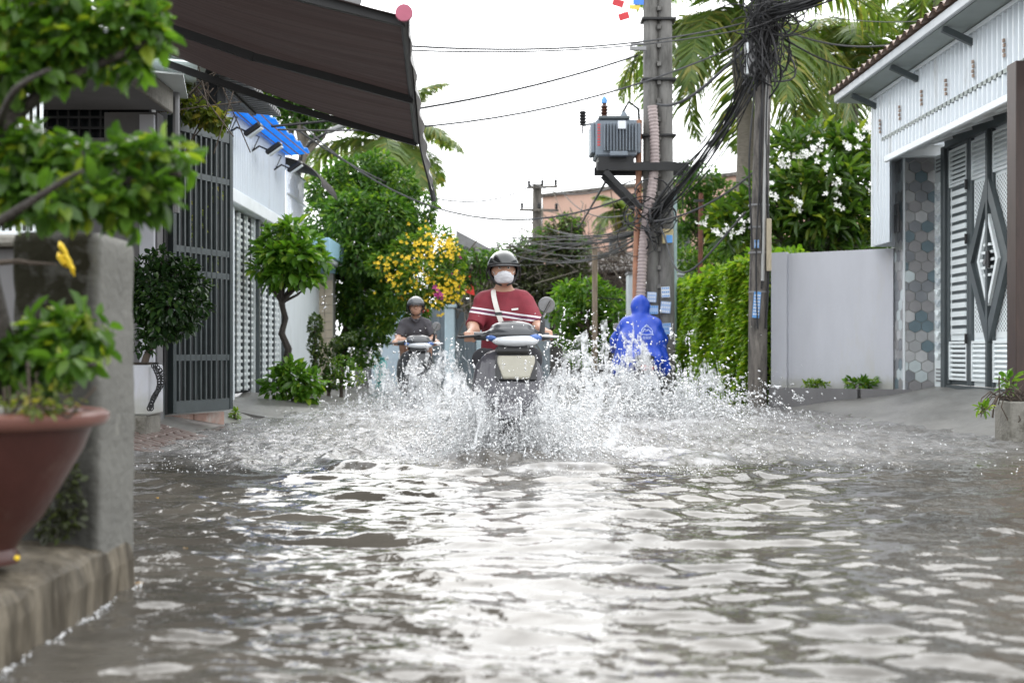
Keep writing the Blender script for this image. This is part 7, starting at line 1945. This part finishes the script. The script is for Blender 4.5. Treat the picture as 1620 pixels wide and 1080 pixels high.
splash('wide curtain of drops thrown sideways by the blue poncho rider', [
    ((rx3, 14.9, .02), (.25, .4, .01), (-2.4, 1.7), (-1.5, .6), (1.2, 4.0), .66, 7600, 1.4),
    ((rx3 - .3, 14.4, .02), (.3, .4, .01), (-2.8, .4), (-1.5, .3), (1.6, 4.8), .70, 5600, 1.2),
    ((rx3 + .1, 14.6, .02), (.4, .5, .01), (-1.4, 1.4), (-1.2, .4), (.8, 3.1), .55, 7000, 1.2),
    ((rx3 + .5, 15.2, .02), (.3, .5, .01), (.2, 1.9), (-1.0, .8), (.8, 3.0), .60, 2600, 1.4),
], 32)
splash('curtain of drops hiding the motorbike of the grey shirted rider', [
    ((rx2, 16.9, .02), (.25, .4, .01), (-1.1, 1.4), (-1.0, .6), (1.0, 3.6), .60, 5600, 1.2),
    ((rx2, 16.6, .02), (.3, .4, .01), (-1.0, 1.0), (-1.0, .4), (.8, 4.0), .62, 5600, 1.2),
    ((rx2 + .6, 16.2, .02), (.5, .5, .01), (-.6, 1.6), (-1.0, .4), (.8, 3.2), .58, 2400, 1.1),
], 33)
# torn sheets of water: thin curved tongues along the same flight paths, ragged towards their edges
m = bpy.data.materials.new('water sheet'); m.use_nodes = True
n = m.node_tree; b = n.nodes['Principled BSDF']; L = n.links.new; out = n.nodes['Material Output']
b.inputs['Base Color'].default_value = (.80, .81, .82, 1); b.inputs['Roughness'].default_value = .1; b.inputs['IOR'].default_value = 1.33
tp_ = n.nodes.new('ShaderNodeBsdfTransparent'); nz = n.nodes.new('ShaderNodeTexNoise'); nz.inputs['Scale'].default_value = 26; nz.inputs['Detail'].default_value = 4
tc = n.nodes.new('ShaderNodeTexCoord'); L(tc.outputs['Object'], nz.inputs['Vector'])
mr = n.nodes.new('ShaderNodeMapRange'); mr.inputs['From Min'].default_value = .40; mr.inputs['From Max'].default_value = .66; mr.inputs['To Min'].default_value = .05; mr.inputs['To Max'].default_value = .85; L(nz.outputs['Fac'], mr.inputs['Value'])
mx = n.nodes.new('ShaderNodeMixShader'); L(mr.outputs['Result'], mx.inputs[0]); L(tp_.outputs[0], mx.inputs[1]); L(b.outputs[0], mx.inputs[2]); L(mx.outputs[0], out.inputs['Surface'])
SHEET = m
def sheets(label, specs, seed):
    g = np.random.default_rng(seed); VS = []; FS = []; base = 0
    for (p0, side, vx, vy, vz, tmax) in specs:
        nu, nt_ = 64, 46
        u = np.linspace(-1, 1, nu)[:, None]; t = (np.linspace(.01, 1, nt_) * tmax)[None]
        q = lambda k, s_: np.sin(k * u + g.uniform(0, 6)) * s_
        vX = side * vx * (1 + q(9, .16) + q(23, .08)); vY = vy + .9 * u + q(7, .2); vZ = vz * (1 - .35 * u * u + q(11, .12) + q(27, .10))
        X_ = p0[0] + vX * t; Y_ = p0[1] + .12 * u + vY * t; Z_ = p0[2] + vZ * t - 4.905 * t * t
        jit = (vnoise(u * 9 + 40 + 0 * t, t * 40 + 0 * u, seed) - .5) * .07
        P = np.stack([X_ + jit, Y_ + jit * .6 + 0 * X_, Z_ + jit * .5 + 0 * X_], -1)
        hole = vnoise(u * 16 + 60 + 0 * t, t * 34 + 9 + 0 * u, seed + 1) * .6 + vnoise(u * 38 + 90 + 0 * t, t * 90 + 0 * u, seed + 2) * .4
        keep = (hole > .30 + .34 * t / tmax) & (P[..., 2] > -.02)
        kk = keep[:-1, :-1] & keep[1:, :-1] & keep[:-1, 1:] & keep[1:, 1:]
        i, j = np.nonzero(kk); a = base + i * nt_ + j
        FS.append(np.stack([a, a + nt_, a + nt_ + 1, a + 1], 1)); VS.append(P.reshape(-1, 3)); base += nu * nt_
    me = np_mesh('water_sheets', np.concatenate(VS), np.concatenate(FS), True); me.materials.append(SHEET)
    tag(link_mesh('water_sheets', me), label, 'splash', None, 'stuff')
sp_ = []
for k_ in range(7):
    sd = 1 if k_ % 2 else -1
    sp_.append(((fx + sd * .05, fy - .12 + .08 * k_, .02), sd, g.uniform(.5, 1.5) if False else [.55, .7, 1.0, 1.1, 1.4, 1.5, .35][k_], [-.9, -.6, -.4, -.5, 0, .1, -1.3][k_], [2.5, 2.8, 3.0, 2.6, 3.3, 3.5, 2.4][k_], [.40, .42, .46, .42, .5, .52, .36][k_]))
sheets('torn sheets of water fanning from the nearest scooter front wheel', sp_, 41)
sheets('torn sheets of water fanning beside the blue poncho rider', [((rx3 - .2, 14.9, .02), -1, 1.5, -.4, 3.4, .55), ((rx3 - .1, 14.5, .02), -1, .9, -.5, 3.9, .6), ((rx3 + .2, 14.9, .02), 1, .9, -.3, 3.0, .5), ((rx3, 14.6, .02), 1, .5, -.6, 2.8, .45)], 43)
sheets('torn sheets of water in front of the grey shirted rider', [((rx2 - .1, 16.8, .02), -1, .9, -.4, 3.0, .5), ((rx2 + .1, 16.7, .02), 1, 1.1, -.4, 3.3, .55), ((rx2, 16.5, .02), 1, .4, -.6, 2.9, .5)], 44)
# falling drops pock the churned water all round
g = np.random.default_rng(34)
n_ = 10000
D_ = 7.6 + 9.5 * g.random(n_) ** 1.4; Xs = g.normal(.1, 1.0, n_) * (0.6 + .09 * D_)
P = np.stack([Xs, D_, .006 + .05 * g.random(n_) ** 3], 1); V = np.stack([g.normal(0, .5, n_), g.normal(0, .5, n_), g.uniform(.3, 1.2, n_)], 1)
ok = (Xs > -2.6) & (Xs < 3.6)
tag(drops('water_drops', SPL, P[ok], (.0018 + .0036 * g.random(n_) ** 3)[ok] * (D_ / 9)[ok], V[ok], 1 + g.random(n_)[ok]), 'scatter of small drops bouncing on the churned water of the lane', 'drops', None, 'stuff')
# foam line where the water licks the ledge, a few floating leaves
g = np.random.default_rng(35)
n_ = 800
yy = g.uniform(2.0, 4.05, n_); P = np.stack([lx + .012 + np.abs(g.normal(0, .010, n_)), yy, .004 + .012 * g.random(n_)], 1)
tag(drops('foam', SPL, P, .0012 + .0034 * g.random(n_) ** 2.5, np.tile([0., 1, 0], (n_, 1)), 1 + g.random(n_)), 'thin line of bubbles where the water touches the concrete ledge', 'foam', None, 'stuff')
for i, (x, y, c_) in enumerate(((292, 875, 'small orange leaf floating beside the concrete ledge'), (228, 930, 'tiny pale leaf floating by the foot of the post'), (246, 792, 'dull yellow leaf floating in front of the brick ramp'))):
    D_ = 0.72 * FPX / (y - VY); p = at(x, y, D_)
    o = link_mesh('floating_leaf', unit_leaf(leaf_mat('fallen leaf %d' % i, (.30, .16, .04), (.42, .24, .06)), .5), None, (p[0], p[1], .016)); o.scale = (.035, .035, .035); o.rotation_euler = (0, 0, i * 1.9)
    tag(o, c_, 'leaf')
